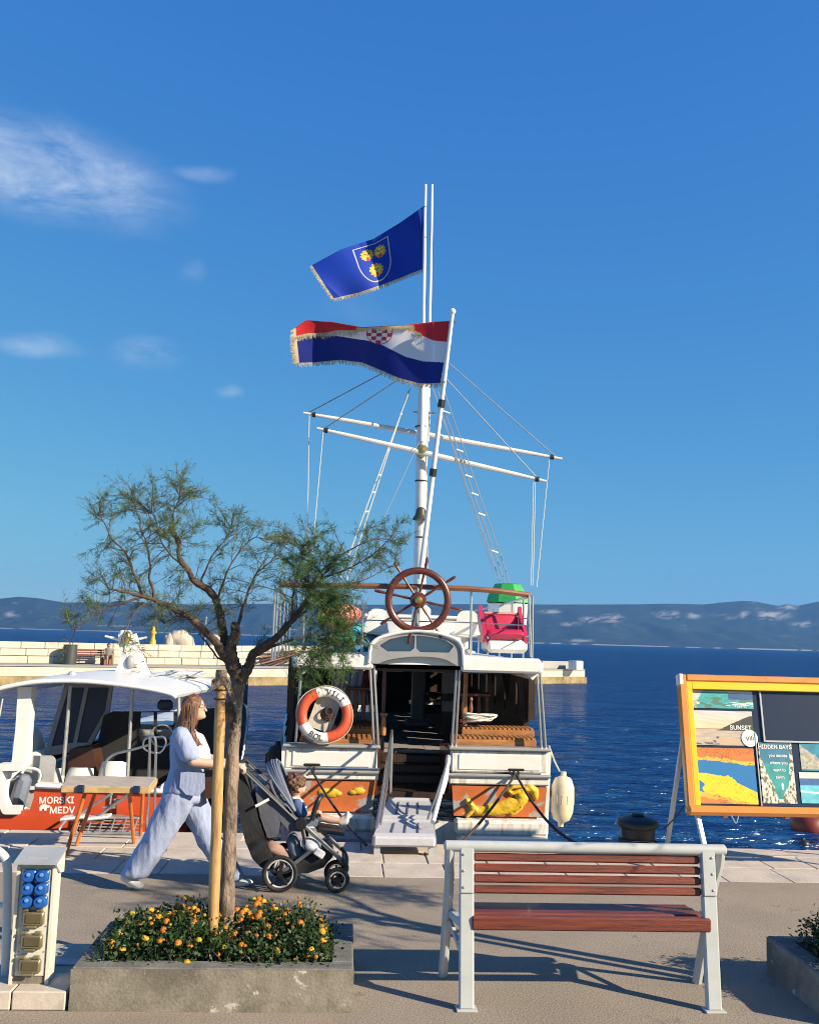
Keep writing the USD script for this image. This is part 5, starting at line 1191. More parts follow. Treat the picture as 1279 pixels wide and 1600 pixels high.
def boarding_rails():
    Y = 10.95
    t = thing('boarding_ladder', 'folded grey metal boarding ladder with tall handrails behind the trestle table', 'ladder', (-2.2, Y, -.05))
    T = lambda pts, r=.014, n='ladder_rail', m='galvanised': obj(n, MB().tube(np.array(pts), r, 8), m, t)
    T(spline([P(162, 1222, Y), P(164, 1195, Y), P(176, 1180, Y), P(205, 1172, Y), P(234, 1164, Y)], 20), n='handrail', m='stainless')
    T([P(234, 1152, Y), P(233, 1236, Y), P(229, 1300, Y)], .016, 'handrail', 'stainless'); T(spline([P(241, 1290, Y), P(243, 1200, Y), P(243, 1158, Y), P(238, 1151, Y), P(232, 1152, Y)], 16), .016, 'handrail', 'stainless')
    T(spline([P(243, 1152, Y), P(256, 1152, Y), P(259, 1163, Y), P(250, 1176, Y), P(234, 1175, Y), P(224, 1168, Y), P(226, 1156, Y), P(236, 1152, Y)], 24), .010, 'hoop', 'stainless')
    T([P(108, 1282, Y), P(175, 1240, Y - .1)], .016); T([P(150, 1278, Y), P(203, 1240, Y - .1)], .016)
    for a, b in (((140, 1275), (160, 1278)), ((160, 1262), (180, 1262)), ((178, 1250), (192, 1250))): T([P(*a, Y), P(*b, Y)], .012, 'rung')
    T([P(174, 1240, Y), P(171, 1262, Y)], .010, 'rung')
    for px in (106, 143): obj('tread', MB().box(P(px + 10, 1277, Y), (.26, .2, .03), roty(-.12), bevel=.01), 'white_plastic', t, smooth=False)
    T(spline([P(104, 1281, Y - .05), P(95, 1292, Y - .2), P(94, 1300, Y - .25), P(112, 1303, Y - .3), P(220, 1302, Y - .3)], 20), .013, 'base_rail')
    for k in range(4): T([P(112 + 4 * k, 1281 + 5 * k, Y - .04 * k), P(226 - 3 * k, 1285 + 5 * k, Y - .04 * k)], .009, 'base_rail')
    for k in range(6): T([P(125 + 18 * k, 1280, Y), P(118 + 18 * k, 1302, Y - .3)], .008, 'base_rail')
    obj('tread', MB().box(P(180, 1277, Y + .1), (.55, .15, .03), bevel=.01), 'galvanised', t, smooth=False)
boarding_rails()

def trestle_table():
    f = [G(102, 1338), G(119, 1322), G(209, 1318), G(219, 1306)]
    zt = .665
    t = thing('trestle_table', 'weathered wooden table top on splayed orange metal legs beside the red boat', 'table', (f[0] + f[3]) / 2 * [1, 1, 0])
    q = [G(97, 1227, zt), G(233, 1229, zt), G(244, 1214, zt), G(112, 1212, zt)]
    v = np.array(q); nrm = np.array([0, 0, 1.0])
    def lp(u, w): return (v[0] * (1 - u) + v[1] * u) * (1 - w) + (v[3] * (1 - u) + v[2] * u) * w
    for k in range(4):
        a, b = k / 4 + .012, (k + 1) / 4 - .012; c = np.array([lp(0, a), lp(1, a), lp(1, b), lp(0, b)])
        obj('board', MB().add(np.vstack([c, c - [0, 0, .025]]), [[0, 1, 2, 3], [4, 7, 6, 5], [0, 4, 5, 1], [1, 5, 6, 2], [2, 6, 7, 3], [3, 7, 4, 0]]), 'table_wood', t, smooth=False)
    for a, b in (((0, 0), (1, 0)), ((0, 1), (1, 1)), ((0, 0), (0, 1)), ((1, 0), (1, 1))): obj('edge_rail', MB().beam(lp(*a) - [0, 0, .04], lp(*b) - [0, 0, .04], .03, .045), 'table_edge', t, smooth=False)
    for u, w in ((.22, 0), (.86, 0)): obj('clamp', MB().box(lp(u, w) + [0, -.02, -.03], (.07, .04, .07), bevel=.01), 'navy', t, smooth=False)
    for (u, w), p in zip(((.27, .1), (.34, .9), (.76, .1), (.86, .9)), f): obj('leg', MB().cyl(lp(u, w) - [0, 0, .04], p + [0, 0, .005], .019, n=8), 'table_leg', t)
    for (a, b) in (((.27, .1), (.34, .9)), ((.76, .1), (.86, .9))): obj('leg_bar', MB().cyl(lp(*a) - [0, 0, .06], lp(*b) - [0, 0, .06], .018, n=8), 'table_leg', t)
trestle_table()

# ------------------------------------------------------------------ quay furniture
def bollard():
    c = G(996, 1337); h = .40
    t = thing('bollard', 'black cast-iron mooring bollard on the quay edge left of the notice board', 'bollard', c)
    obj('bollard_body', MB().lathe([(0, 0), (.19, 0), (.19, .03), (.155, .045), (.165, .16), (.178, .275)], 28, c), 'iron_black', t, smooth=50)
    obj('bollard_head', MB().lathe([(.178, .27), (.20, .285), (.212, .305), (.212, .335), (.19, .36), (.10, .385), (.0, .40)], 28, c), 'iron_black', t, smooth=50)
    obj('head_knob', MB().lathe([(.0, 0), (.07, 0), (.06, .02), (0, .025)], 16, c + [0, 0, .395]), 'iron_black', t)
    obj('rope_turn', MB().torus(c + [0, 0, .14], .185, .018, (.05, .08, 1), 28, 8), 'rope_dark', t)
bollard()

def bench():
    z0 = 0.0; A = G(725, 1573); Bp = G(1113, 1586)
    xl, xr, yn = A[0], Bp[0] - .14, (A[1] + Bp[1]) / 2
    apex_y, zt = yn + .13, .88
    base = ((xl + xr) / 2, yn + .2, 0)
    t = thing('park_bench', 'grey metal bench with red-brown wooden slats on the quayside, seen from behind', 'bench', base)
    r = .033
    x0, x1 = xl - .12, P(1131, 1335, apex_y)[0]; xr = P(1103, 1345, apex_y)[0]
    # near posts lean in to the rail; upper plate bolted on
    xt = (xl + .00, xr - .03)
    for k, (xb, xtop) in enumerate(((xl + .005, xl + .005), (G(1121, 1587)[0], xr))):
        foot, knee, top = np.array([xb, yn, .0]), np.array([xtop + (xb - xtop) * .12, apex_y - .035, .62]), np.array([xtop, apex_y, zt])
        p = obj('back_post', MB().beam(foot + [0, 0, .006], knee, .085, .05, (0, 1, 0), bevel=.008), 'bench_metal', t, smooth=False)
        obj('post_plate', MB().beam(knee - [0, .006, .0], top - [0, .004, 0], .082, .056, (0, 1, 0), bevel=.006), 'bench_metal', p, smooth=False)
        obj('foot_plate', MB().box(foot + [0, 0, .006], (.12, .09, .012), bevel=.003), 'bench_metal', p, smooth=False)
        for s in (.15, .5, .85):
            b = knee + (top - knee) * s + [.02 * (1 if k else -1), -.034, 0]; obj('bolt', MB().lathe([(0, -.004), (.008, -.004), (.008, .004), (0, .006)], 8, b, basis((0, -1, .1))), 'galvanised', p)
        xe = x0 + .025 if k == 0 else x1 - .025
        f = G(692, 1528) if k == 0 else G(1090, 1538)
        ff = np.array([f[0], f[1] + .02, 0]); mid = np.array([xe * .5 + f[0] * .5, apex_y + .075, .66])
        l = obj('front_leg', MB().tube(spline([np.array([xe, apex_y, zt - .01]), np.array([xe, apex_y + .03, .78]), mid, mid * .55 + ff * .45, ff * 1.0 + [0, 0, .003]], 18), .030, 10), 'bench_metal', t)
        # seat bracket from front leg to post
        q0 = np.array([xe, apex_y + .30, .405]); q1 = np.array([xb * .6 + xtop * .4, yn + .05, .405])
        obj('seat_bracket', MB().beam(np.array([f[0], mid[1] * .45 + ff[1] * .55, .45]), np.array([xb * .45 + xtop * .55 + (-.02 if k == 0 else .02), yn + .08, .45]), .045, .045, bevel=.006).beam(np.array([f[0], mid[1] * .45 + ff[1] * .55 - .03, .43]), np.array([xb * .6 + xtop * .4 + (-.02 if k == 0 else .02), yn + .05, .28]), .02, .03), 'bench_metal', l, smooth=False)
    obj('top_rail', MB().tube([(x0 - .01, apex_y, zt), (x0, apex_y, zt), (x1, apex_y, zt), (x1 + .01, apex_y, zt)], [.02, r, r, .02], 14), 'bench_metal', t, smooth=50)
    # four back slats and three seat slats
    xs0, xs1 = xl + .05, xr - .045
    for k in range(4):
        z = zt - .062 - .060 * k; y = apex_y - .012 * (k + 1) * .6 + .012
        obj('back_slat', MB().box(((xs0 + xs1) / 2, y, z), (xs1 - xs0, .034, .047), rotx(-.12), bevel=.009), 'bench_wood', t, smooth=False)
    for k, (dy, hh) in enumerate(((.06, .078), (.20, .034), (.31, .034), (.42, .034))):
        obj('seat_slat', MB().box(((xs0 + xs1) / 2 + .01, yn + dy, .487 - (.022 if k == 0 else 0) - .01 * k), (xs1 - xs0 + .05, .06 if k == 0 else .095, hh), bevel=.009), 'bench_wood', t, smooth=False)
    obj('cross_brace', MB().cyl((xs0, yn + .3, .42), (xs1 + .03, yn + .3, .42), .016, n=8), 'bench_metal', t)
bench()

def cabinet():
    a, b = G(11.5, 1541, .10), G(70, 1538, .10)
    x0, x1, y0 = a[0], b[0] + .002, (a[1] + b[1]) / 2
    zt = P(40, 1350, y0)[2]; d = .13
    t = thing('power_cabinet', 'cream power supply cabinet with six blue sockets and three smoked covers', 'power cabinet', ((x0 + x1) / 2, y0 + d / 2, .1))
    obj('cabinet_body', MB().between((x0, y0 + .02, .10), (x1 + .015, y0 + d, zt), bevel=.006), 'cabinet_paint', t, smooth=False)
    for x in (x0 + .006, x1 + .008): obj('corner_flange', MB().between((x - .008, y0, .10), (x + .010, y0 + .03, zt - .01)), 'cabinet_paint', t, smooth=False)
    f0, f1 = x0 + .03, x1 - .012
    obj('front_panel', MB().between((f0 - .004, y0 + .008, .145), (f1 + .004, y0 + .024, zt - .03), bevel=.003), 'cabinet_paint', t, smooth=False)
    obj('plinth', MB().between((x0 + .002, y0 + .012, .098), (x1 + .004, y0 + .024, .142)), 'concrete', t, smooth=False)
    # sloping roof with overhang and a side cheek
    r = MB().prism([(y0 - .045, zt + .005), (y0 + d + .01, zt + .055), (y0 + d + .01, zt + .067), (y0 - .045, zt + .018)], x1 - x0 + .045, (x0 - .01, 0, 0), (0, 1, 0), (0, 0, 1))
    rf = obj('cabinet_roof', r, 'cabinet_roof', t, smooth=False)
    obj('roof_cheek', MB().prism([(y0 - .04, zt + .006), (y0 + d, zt + .052), (y0 + d, zt - .07), (y0 + .06, zt - .06)], .012, (x1 + .018, 0, 0), (0, 1, 0), (0, 0, 1)), 'cabinet_paint', rf, smooth=False)
    w = f1 - f0
    Z = lambda py: P(40, py, y0)[2]
    Xf = lambda u: f0 + w * u
    obj('name_plate', MB().between((Xf(.14), y0 + .002, Z(1352)), (Xf(.86), y0 + .01, Z(1340))), 'table_wood', t, smooth=False)
    for py in (1368, 1388, 1408):
        for u in (.27, .74):
            c = np.array([Xf(u), y0 + .006, Z(py)])
            s = obj('socket', MB().box(c + [0, -.006, 0], (.074, .034, .066), bevel=.012).lathe([(.036, 0), (.034, .028), (.028, .036), (0, .037)], 18, c + [.002, -.02, -.003], basis((0, -1, .25))), 'blue_socket', t, smooth=40)
            obj('socket_cap', MB().lathe([(0, 0), (.012, .0), (.010, .006), (0, .007)], 14, c + [.006, -.056, .014], basis((0, -1, .5))), 'socket_face', s)
    for py in (1434, 1470, 1508):
        c = np.array([Xf(.5), y0 + .004, Z(py)])
        cv = obj('socket_cover', MB().box(c + [.004, -.014, -.002], (w * .80, .04, .082), bevel=.012), 'smoked_cover', t, smooth=40)
        obj('cover_window', MB().box(c + [.012, -.036, .002], (w * .58, .008, .05), bevel=.004), 'smoked_window', cv, smooth=False)
        for u in (.22, .72): obj('hinge', MB().box(c + [(u - .47) * w, -.022, .047], (.036, .024, .018), bevel=.004), 'smoked_cover', cv, smooth=False)
        obj('latch', MB().box(c + [0, -.03, -.045], (.06, .016, .014), bevel=.004), 'smoked_cover', cv, smooth=False)
    for x in (f0 + .008, f1 - .006):
        for py in (1345, 1378, 1412, 1448, 1488): obj('screw', MB().lathe([(0, 0), (.005, 0), (.004, .003), (0, .003)], 8, (x, y0 + .008, Z(py)), basis((0, -1, 0))), 'galvanised', t)
cabinet()

def white_rails():
    Y = 6.02
    t = thing('tubular_rail', 'white tubular rail curving down at the left edge beside the power cabinet', 'rail', (-2.1, Y, .1))
    pts = [P(-60, 1322, Y), P(-20, 1324, Y), P(2, 1334, Y), P(11, 1352, Y), P(11.5, 1400, Y), P(8.5, 1528, Y)]
    obj('rail_tube', MB().tube(spline(pts, 40), .026, 12), 'tube_white', t, smooth=60)
    obj('cross_tube', MB().cyl(P(-60, 1414, Y), P(8, 1415, Y), .018, n=10), 'tube_white', t)
    obj('rail_foot', MB().lathe([(.045, 0), (.045, .01), (.028, .015)], 14, P(8.5, 1529, Y)), 'tube_white', t)
white_rails()

def kerb_stones():
    t = thing('stone_plinth', 'low plinth of pale stone slabs under the power cabinet at the lower left', 'plinth', (-2.2, 5.9, 0))
    xr = P(104, 1560, 5.76)[0]; x = xr
    for k, w in enumerate((.30, .34, .33, .4, .4)):
        obj('face_stone', MB().box((x - w / 2, 5.90, .052), (w - .008, .30, .10), bevel=.006), 'paving_stone', t, smooth=False)
        x -= w
    obj('plinth_top', MB().between((x, 6.055, .0), (xr, 6.62, .094)), 'quay_stone', t, smooth=False)
    obj('base_plate', MB().between((P(85, 1520, 6.2)[0] - .02, 6.2, .097), (xr - .02, 6.30, .104)), 'cabinet_roof', t, smooth=False)
kerb_stones()

# ------------------------------------------------------------------ notice board
def notice_board():
    TL, BLc = P(1058, 1053, 9.46), P(1068, 1268, 9.22)
    U = np.array([1.0, 0, 0]); V = unit(TL - BLc); V = unit(V - U * np.dot(U, V)); N = np.cross(U, V)   # N points at the viewer
    o = BLc + U * .045; H = np.dot(TL - BLc, V); Wd = 2.15
    t = thing('notice_board', 'orange and yellow framed notice board with boat trip posters on white trestle legs', 'notice board', (o[0] + Wd / 2, 9.25, 0))
    def at(u, v, n=0.0): return o + U * u + V * v + N * n
    def uv(px, py): q = PL(px, py, o, N) - o; return np.dot(q, U), np.dot(q, V)
    def bar(name, u0, v0, u1, v1, n0, n1, mat, parent=t, bev=.012):
        c = at((u0 + u1) / 2, (v0 + v1) / 2, (n0 + n1) / 2)
        return obj(name, MB().box(c, (abs(u1 - u0), abs(v1 - v0), n1 - n0), np.stack([U, V, N], 1), bevel=bev), mat, parent, smooth=False)
    e, y = .075, .055
    bar('frame_side', 0, .0, e, H, -.09, .0, 'board_orange'); bar('frame_side', Wd - e, 0, Wd, H, -.09, .0, 'board_orange')
    bar('frame_top', e, H - .068, Wd - e, H, -.09, .0, 'board_orange'); bar('frame_bottom', -.02, -.035, Wd + .02, .055, -.07, .05, 'board_orange', bev=.03)
    bar('inner_frame_side', e, .055, e + y, H - .068, -.06, -.012, 'board_yellow', bev=.004); bar('inner_frame_side', Wd - e - y, .055, Wd - e, H - .068, -.06, -.012, 'board_yellow', bev=.004)
    bar('inner_frame_top', e + y, H - .068 - .075, Wd - e - y, H - .068, -.06, -.012, 'board_yellow', bev=.004)
    bar('back_panel', e, .05, Wd - e, H - .06, -.085, -.07, 'panel_navy', bev=.001)
    bar('frame_corner', -.004, H - .11, .045, H + .004, -.094, .004, 'white_worn', bev=.01)
    pn = [0]
    def poster(name, p0, p1, fn, nu=60, nv=60, label=None):
        nu, nv = int(nu * 1.7), int(nv * 1.7)
        (u0, v1), (u1, v0) = uv(*p0), uv(*p1)
        uu, vv = np.meshgrid(np.linspace(0, 1, nu), np.linspace(0, 1, nv), indexing='ij')
        pts = (o + N * -.064)[None, None] + U * (u0 + (u1 - u0) * uu)[..., None] + V * (v1 + (v0 - v1) * vv)[..., None]
        pn[0] += 1
        return obj(name, MB().sheet(pts[:, ::-1] if False else pts), 'print', t, col=fn(uu, vv).reshape(-1, 3), label=label), (u0, v1, u1, v0)
    nz = lambda u, v, s, k: meshkit.fbm(np.stack([u * s, v * s, 0 * u + k], -1), 4, k)
    def mixc(c, mask, col): c[mask] = col; return c
    def bay(u, v):
        c = np.zeros(u.shape + (3,)); n = nz(u, v, 7, 3)
        c[:] = np.array([.04, .30, .32])[None] * (.6 + .9 * n)[..., None]
        c[(n > .56) & (v > .3)] = (.06, .16, .12); m = (u < .16 - .1 * v + .12 * n) | (v < .08); c[m] = np.array([.45, .46, .42]) * (.5 + n[m])[:, None]
        m = (u > .62) & (v > .12) & (v < .5); c[m] = np.array([.03, .08, .20]) * (.6 + .9 * n[m])[:, None]
        m = (u > .62) & (v < .14); c[m] = (.42, .55, .62); m = (u > .58) & (v > .62) & (v < .86) & (nz(u, v, 14, 8) > .5); c[m] = (.5, .55, .58); m = (u < .13) & (v > .55); c[m] = np.array([.3, .3, .28]) * (.3 + 1.2 * nz(u, v, 25, 5)[m])[:, None]
        return c
    p, r = poster('poster', (1076.5, 1077), (1181, 1107), bay, 70, 36, 'aerial photograph of a turquoise bay'); 
    obj('lettering', MB().text('+385 95', .022, at(r[2] - .13, r[3] + .02, -.062), U, V, .001, bold=True), 'print_white', p, smooth=False)
    def sunset(u, v):
        c = np.zeros(u.shape + (3,)); n = nz(u * .6, v * 3.5 - u * .8, 5, 12)
        s = np.clip(v / .5, 0, 1)[..., None]; c[:] = np.array([.46, .45, .46]) * (1 - s) + np.array([.72, .48, .30]) * s; c *= (.75 + .5 * n)[..., None]
        h = v > .52; c[h] = (np.array([.40, .33, .27]) * (.7 + .6 * nz(u, v * 4, 8, 3))[..., None])[h]
        hill = (v > .53 - .42 * np.clip((u - .45) / .5, 0, 1) + .05 * nz(u, v, 12, 5)) & (v < .58) & (u > .42); c[hill] = (.035, .04, .035)
        c[(v > .515) & (v < .535)] = (.07, .06, .05)
        boat_ = (v > .74) & (v < .98) & (u < .45) & (nz(u, v, 9, 9) > .47); c[boat_] = (.09, .09, .11); b2 = (v > .80) & (u > .45) & (u < .75) & (nz(u, v, 12, 15) > .48); c[b2] = (.55, .33, .18)
        return c
    p, r = poster('poster', (1078, 1108.5), (1183, 1165), sunset, 70, 50, 'sunset photograph with moored boats')
    obj('lettering', MB().text('SUNSET', .040, at(r[0] + .80 * (r[2] - r[0]), r[3] + .52 * (r[1] - r[3]), -.062), U, V, .001), 'print_white', p, smooth=False)
    cu, cv = uv(1174.5, 1153); lg = obj('round_badge', MB().lathe([(0, .003), (.082, .003), (.082, 0)], 36, at(cu, cv, -.060), np.stack([U, V, N], 1)), 'print_white', t, smooth=False)
    obj('lettering', MB().text('Vili', .042, at(cu, cv, -.056), unit(U + .12 * V), V, .001, bold=False), 'print_dark', lg, smooth=False)
    def chart(u, v):
        c = np.zeros(u.shape + (3,)); n = nz(u, v, 6, 40); n2 = nz(u, v, 18, 41)
        c[:] = (.006, .14, .36)
        top = v < .21 + .10 * u + .06 * (n - .5) + .05 * (n2 - .5); c[top] = (.66, .40, .05); top2 = v < .15 + .08 * u + .09 * (n - .5); c[top2] = (.55, .16, .035)
        isl = (np.abs(v - (.50 + .55 * (u - .1))) < .05 + .34 * np.clip(u - .05, 0, .45)) & (v > .46) & (u > .10) & (n2 + .5 * n > .62 - .35 * np.clip(u, 0, 1) ** .5)
        isl |= (np.hypot((u - .45) / .27, (v - .72) / .20) < .8 + .5 * n2) | (np.hypot((u - .17) / .10, (v - .52) / .06) < .7 + .6 * n2) | (np.hypot((u - .72) / .20, (v - .90) / .13) < .8 + .5 * n2)
        c[isl] = (.74, .50, .02)
        bot = (v > .72 + .30 * u + .10 * (n - .5) + .06 * (n2 - .5)) & (u < .85); c[bot] = (.66, .36, .05); b2 = v > .80 + .30 * u + .12 * (n - .5); c[b2] = (.52, .17, .05)
        for lev in (.40, .46, .52, .58):
            ln = (np.abs(n - lev) < .008) & (top | bot); c[ln] = (.22, .07, .02)
        ed = isl & (np.abs(n2 - .5) < .012); c[ed] = (.35, .22, .02)
        return c
    poster('poster', (1080.5, 1167), (1189, 1257), chart, 110, 100, 'orange, yellow and blue sea chart of an island')
    q0, q1 = uv(1191, 1076), uv(1188, 1156); W_ = .98
    bar('screen', q0[0], q1[1] + .0, q0[0] + W_, q0[1], -.066, -.058, 'panel_navy', bev=.002)
    for a in ((q0[0] - .018, q1[1] - .015, q0[0], q0[1] + .01), (q0[0], q1[1] - .018, q0[0] + W_, q1[1])): bar('screen_trim', *a, -.066, -.05, 'bench_metal', bev=.002)
    q2 = uv(1184, 1160); bar('divider', q2[0] - .006, .06, q2[0] + .006, q2[1] + .1, -.067, -.052, 'bench_metal', bev=.002)
    def hidden(u, v):
        c = np.zeros(u.shape + (3,)); n = nz(u, v, 6, 60); n2 = nz(u, v, 22, 61)
        c[:] = np.array([.025, .24, .24]) * (.7 + .7 * n)[..., None]; c = c * 1.0; deep = v < .35; c[deep] = (np.array([.03, .15, .24]) * (.7 + .6 * n)[..., None])[deep]
        lft = u < (.02 + .62 * np.clip(v - .2, 0, 1) ** 1.1) * (.8 + .5 * n); rt = u > 1.0 - (.05 + .22 * v + .9 * np.clip(v - .75, 0, 1)) * (.7 + .7 * n); rk = lft | rt | (v > .93)
        c[rk] = (np.array([.50, .47, .40]) * (.45 + 1.0 * n2)[..., None])[rk]; gr = rk & (n2 < .44); c[gr] = (.10, .12, .08); wt = rk & (n2 > .62); c[wt] = (.62, .60, .54)
        bt = np.hypot((u - .62) / .03, (v - .72) / .06) < 1; c[bt] = (.7, .7, .68); return c
    p, r = poster('poster', (1187.5, 1159), (1250, 1256), hidden, 60, 90, 'aerial photograph of a hidden rocky bay')
    mid = (r[0] + r[2]) / 2
    obj('lettering', MB().text('HIDDEN BAYS', .036, at(mid - .0, r[1] - .042, -.062), U, V, .001), 'print_white', p, smooth=False)
    for k, s in enumerate(('you decide', 'where you', 'want to', 'swim')): obj('lettering', MB().text(s, .026, at(mid + .02, r[1] - .125 - .068 * k, -.062), U, V, .001), 'print_white', p, smooth=False)
    def cove(u, v):
        c = np.zeros(u.shape + (3,)); n = nz(u, v, 6, 80); n2 = nz(u, v, 20, 81); c[:] = (np.array([.02, .20, .30]) * (.6 + .8 * n)[..., None]); m = (v > .25 + .9 * u - .3 * n) & (v < .95); c[m] = (np.array([.35, .33, .27]) * (.4 + 1.2 * n2)[..., None])[m]; m = (u > .55) & (v < .6) & (np.mod(v * 9, 1) < .6); c[m] = (.5, .55, .6); return c
    def shallows(u, v):
        c = np.zeros(u.shape + (3,)); n = nz(u, v, 6, 90); c[:] = (np.array([.10, .42, .50]) * (.6 + .8 * n)[..., None]); m = v < .22; c[m] = (.5, .52, .5); m = (v > .2) & (v < .42); c[m] = (np.array([.03, .10, .25]) * (.6 + .8 * n)[..., None])[m]; m = np.abs(v - .62 - .1 * u) < .025; c[m] = (.75, .78, .78); return c
    poster('poster', (1252, 1159), (1316, 1205), cove, 40, 40, 'photograph of a rocky cove'); poster('poster', (1252, 1206), (1316, 1256), shallows, 40, 40, 'photograph of turquoise shallows')
    poster('poster', (1318, 1159), (1378, 1256), hidden, 40, 60)
    # legs
    for u, kk in ((.07, 0), (Wd - .07, 1)):
        f = at(u + .03, 0, -.05); foot = np.array([f[0] + .05, 9.06, .0])
        obj('front_leg', MB().beam(at(u, .3, -.11), foot + [0, 0, .004], .05, .03, bevel=.006), 'tube_white', t, smooth=False)
        back = np.array([at(u, 0)[0] - .05, 9.95, .0]); obj('back_leg', MB().beam(at(u - .02, .75, -.115), back + [0, 0, .004], .045, .03, bevel=.006), 'tube_white', t, smooth=False)
        obj('spreader_cord', MB().tube(sag(at(u - .02, .12, -.1), np.array([back[0] - .10, 9.7, .30]), .02), .006, 6), 'rope_dark', t)
    for u in (.35, .95, 1.55): obj('bottom_lug', MB().box(at(u, -.045, .0), (.05, .02, .03), np.stack([U, V, N], 1), bevel=.005), 'rail_wood', t, smooth=False)
    obj('loose_string', MB().tube(spline([at(.40, -.03, .03), at(.44, -.10, .03), at(.47, -.03, .03)], 10), .004, 5), 'rope_white', t)
notice_board()

def buoys():
    for px, py, r, m, lab in ((1264, 1292, .30, 'buoy_red', 'dark red mooring buoy floating behind the notice board'), (1181, 1309, .085, 'grey_plastic', 'small pale float in the water, left of two below the notice board'), (1256, 1320, .085, 'iron_black', 'small dark float in the water at the right, below the red buoy')):
        c = G(px, py, SEA_Z + r * .35); t = thing('mooring_buoy', lab, 'buoy', c - [0, 0, r * .6])
        obj('float_ball', MB().ball(c, (r, r, r * .85), 14), m, t, smooth=True)
        obj('eye_ring', MB().torus(c + [0, 0, r * .9], r * .16, r * .05, (0, 1, 0), 16, 6), 'galvanised', t)
buoys()
# ------------------------------------------------------------------ planters, trees and flowers
PH, PT = .225, .13
def planter_at(x0, y0, wx, dy, label):
    t = thing('concrete_planter', label, 'planter', (x0 + wx / 2, y0 + dy / 2, 0), 'rough concrete planters on the quayside')
    x1, y1 = x0 + wx, y0 + dy
    def wall(name, lo, hi):
        m = trimesh.creation.box(extents=np.subtract(hi, lo)); m = m.subdivide_to_size(.06); v = np.array(m.vertices) + (np.array(lo) + np.array(hi)) / 2
        n = meshkit.fbm(v * 7, 3, 5) - .5; c = np.array([x0 + wx / 2, y0 + dy / 2, 0]); d = v - c; d[:, 2] = 0
        v = v + unit_rows(d) * (n * .010)[:, None]; v[:, 2] += (meshkit.fbm(v * 9, 3, 8) - .5) * .008 * (v[:, 2] > .05)
        obj(name, (v, m.faces), 'concrete', t, smooth=40)
    wall('front_wall', (x0, y0, 0), (x1, y0 + PT, PH)); wall('back_wall', (x0, y1 - PT, 0), (x1, y1, PH))
    wall('side_wall', (x0, y0 + PT, 0), (x0 + PT, y1 - PT, PH - .001)); wall('side_wall', (x1 - PT, y0 + PT, 0), (x1, y1 - PT, PH - .001))
    g = .004
    for lo, hi in (((x0 + .004, y0 + .004), (x1 - .004, y0 + PT)), ((x0 + .004, y1 - PT), (x1 - .004, y1 - .004)), ((x0 + .004, y0 + PT + g), (x0 + PT, y1 - PT - g)), ((x1 - PT, y0 + PT + g), (x1 - .004, y1 - PT - g))): obj('top_edge', MB().between((*lo, PH - .02), (*hi, PH + .008), bevel=.006), 'concrete_top', t, smooth=False)
    u, v = np.meshgrid(np.linspace(x0 + .1, x1 - .1, 26), np.linspace(y0 + .1, y1 - .1, 18), indexing='ij')
    obj('soil', MB().sheet(np.stack([u, v, .15 + .05 * meshkit.fbm(np.stack([u * 5, v * 5, 0 * u], -1), 3, 2)], -1)), 'soil', t, smooth=True)
    return t
P1 = (G(107, 1580)[0], 5.745, 1.575, .90); P2 = (2.81, 5.56, 1.6, .90)
planter_at(*P1, 'rough concrete planter of orange flowers at the lower left, around the staked tree')
planter_at(*P2, 'rough concrete planter cut off by the right edge, beyond the bench')

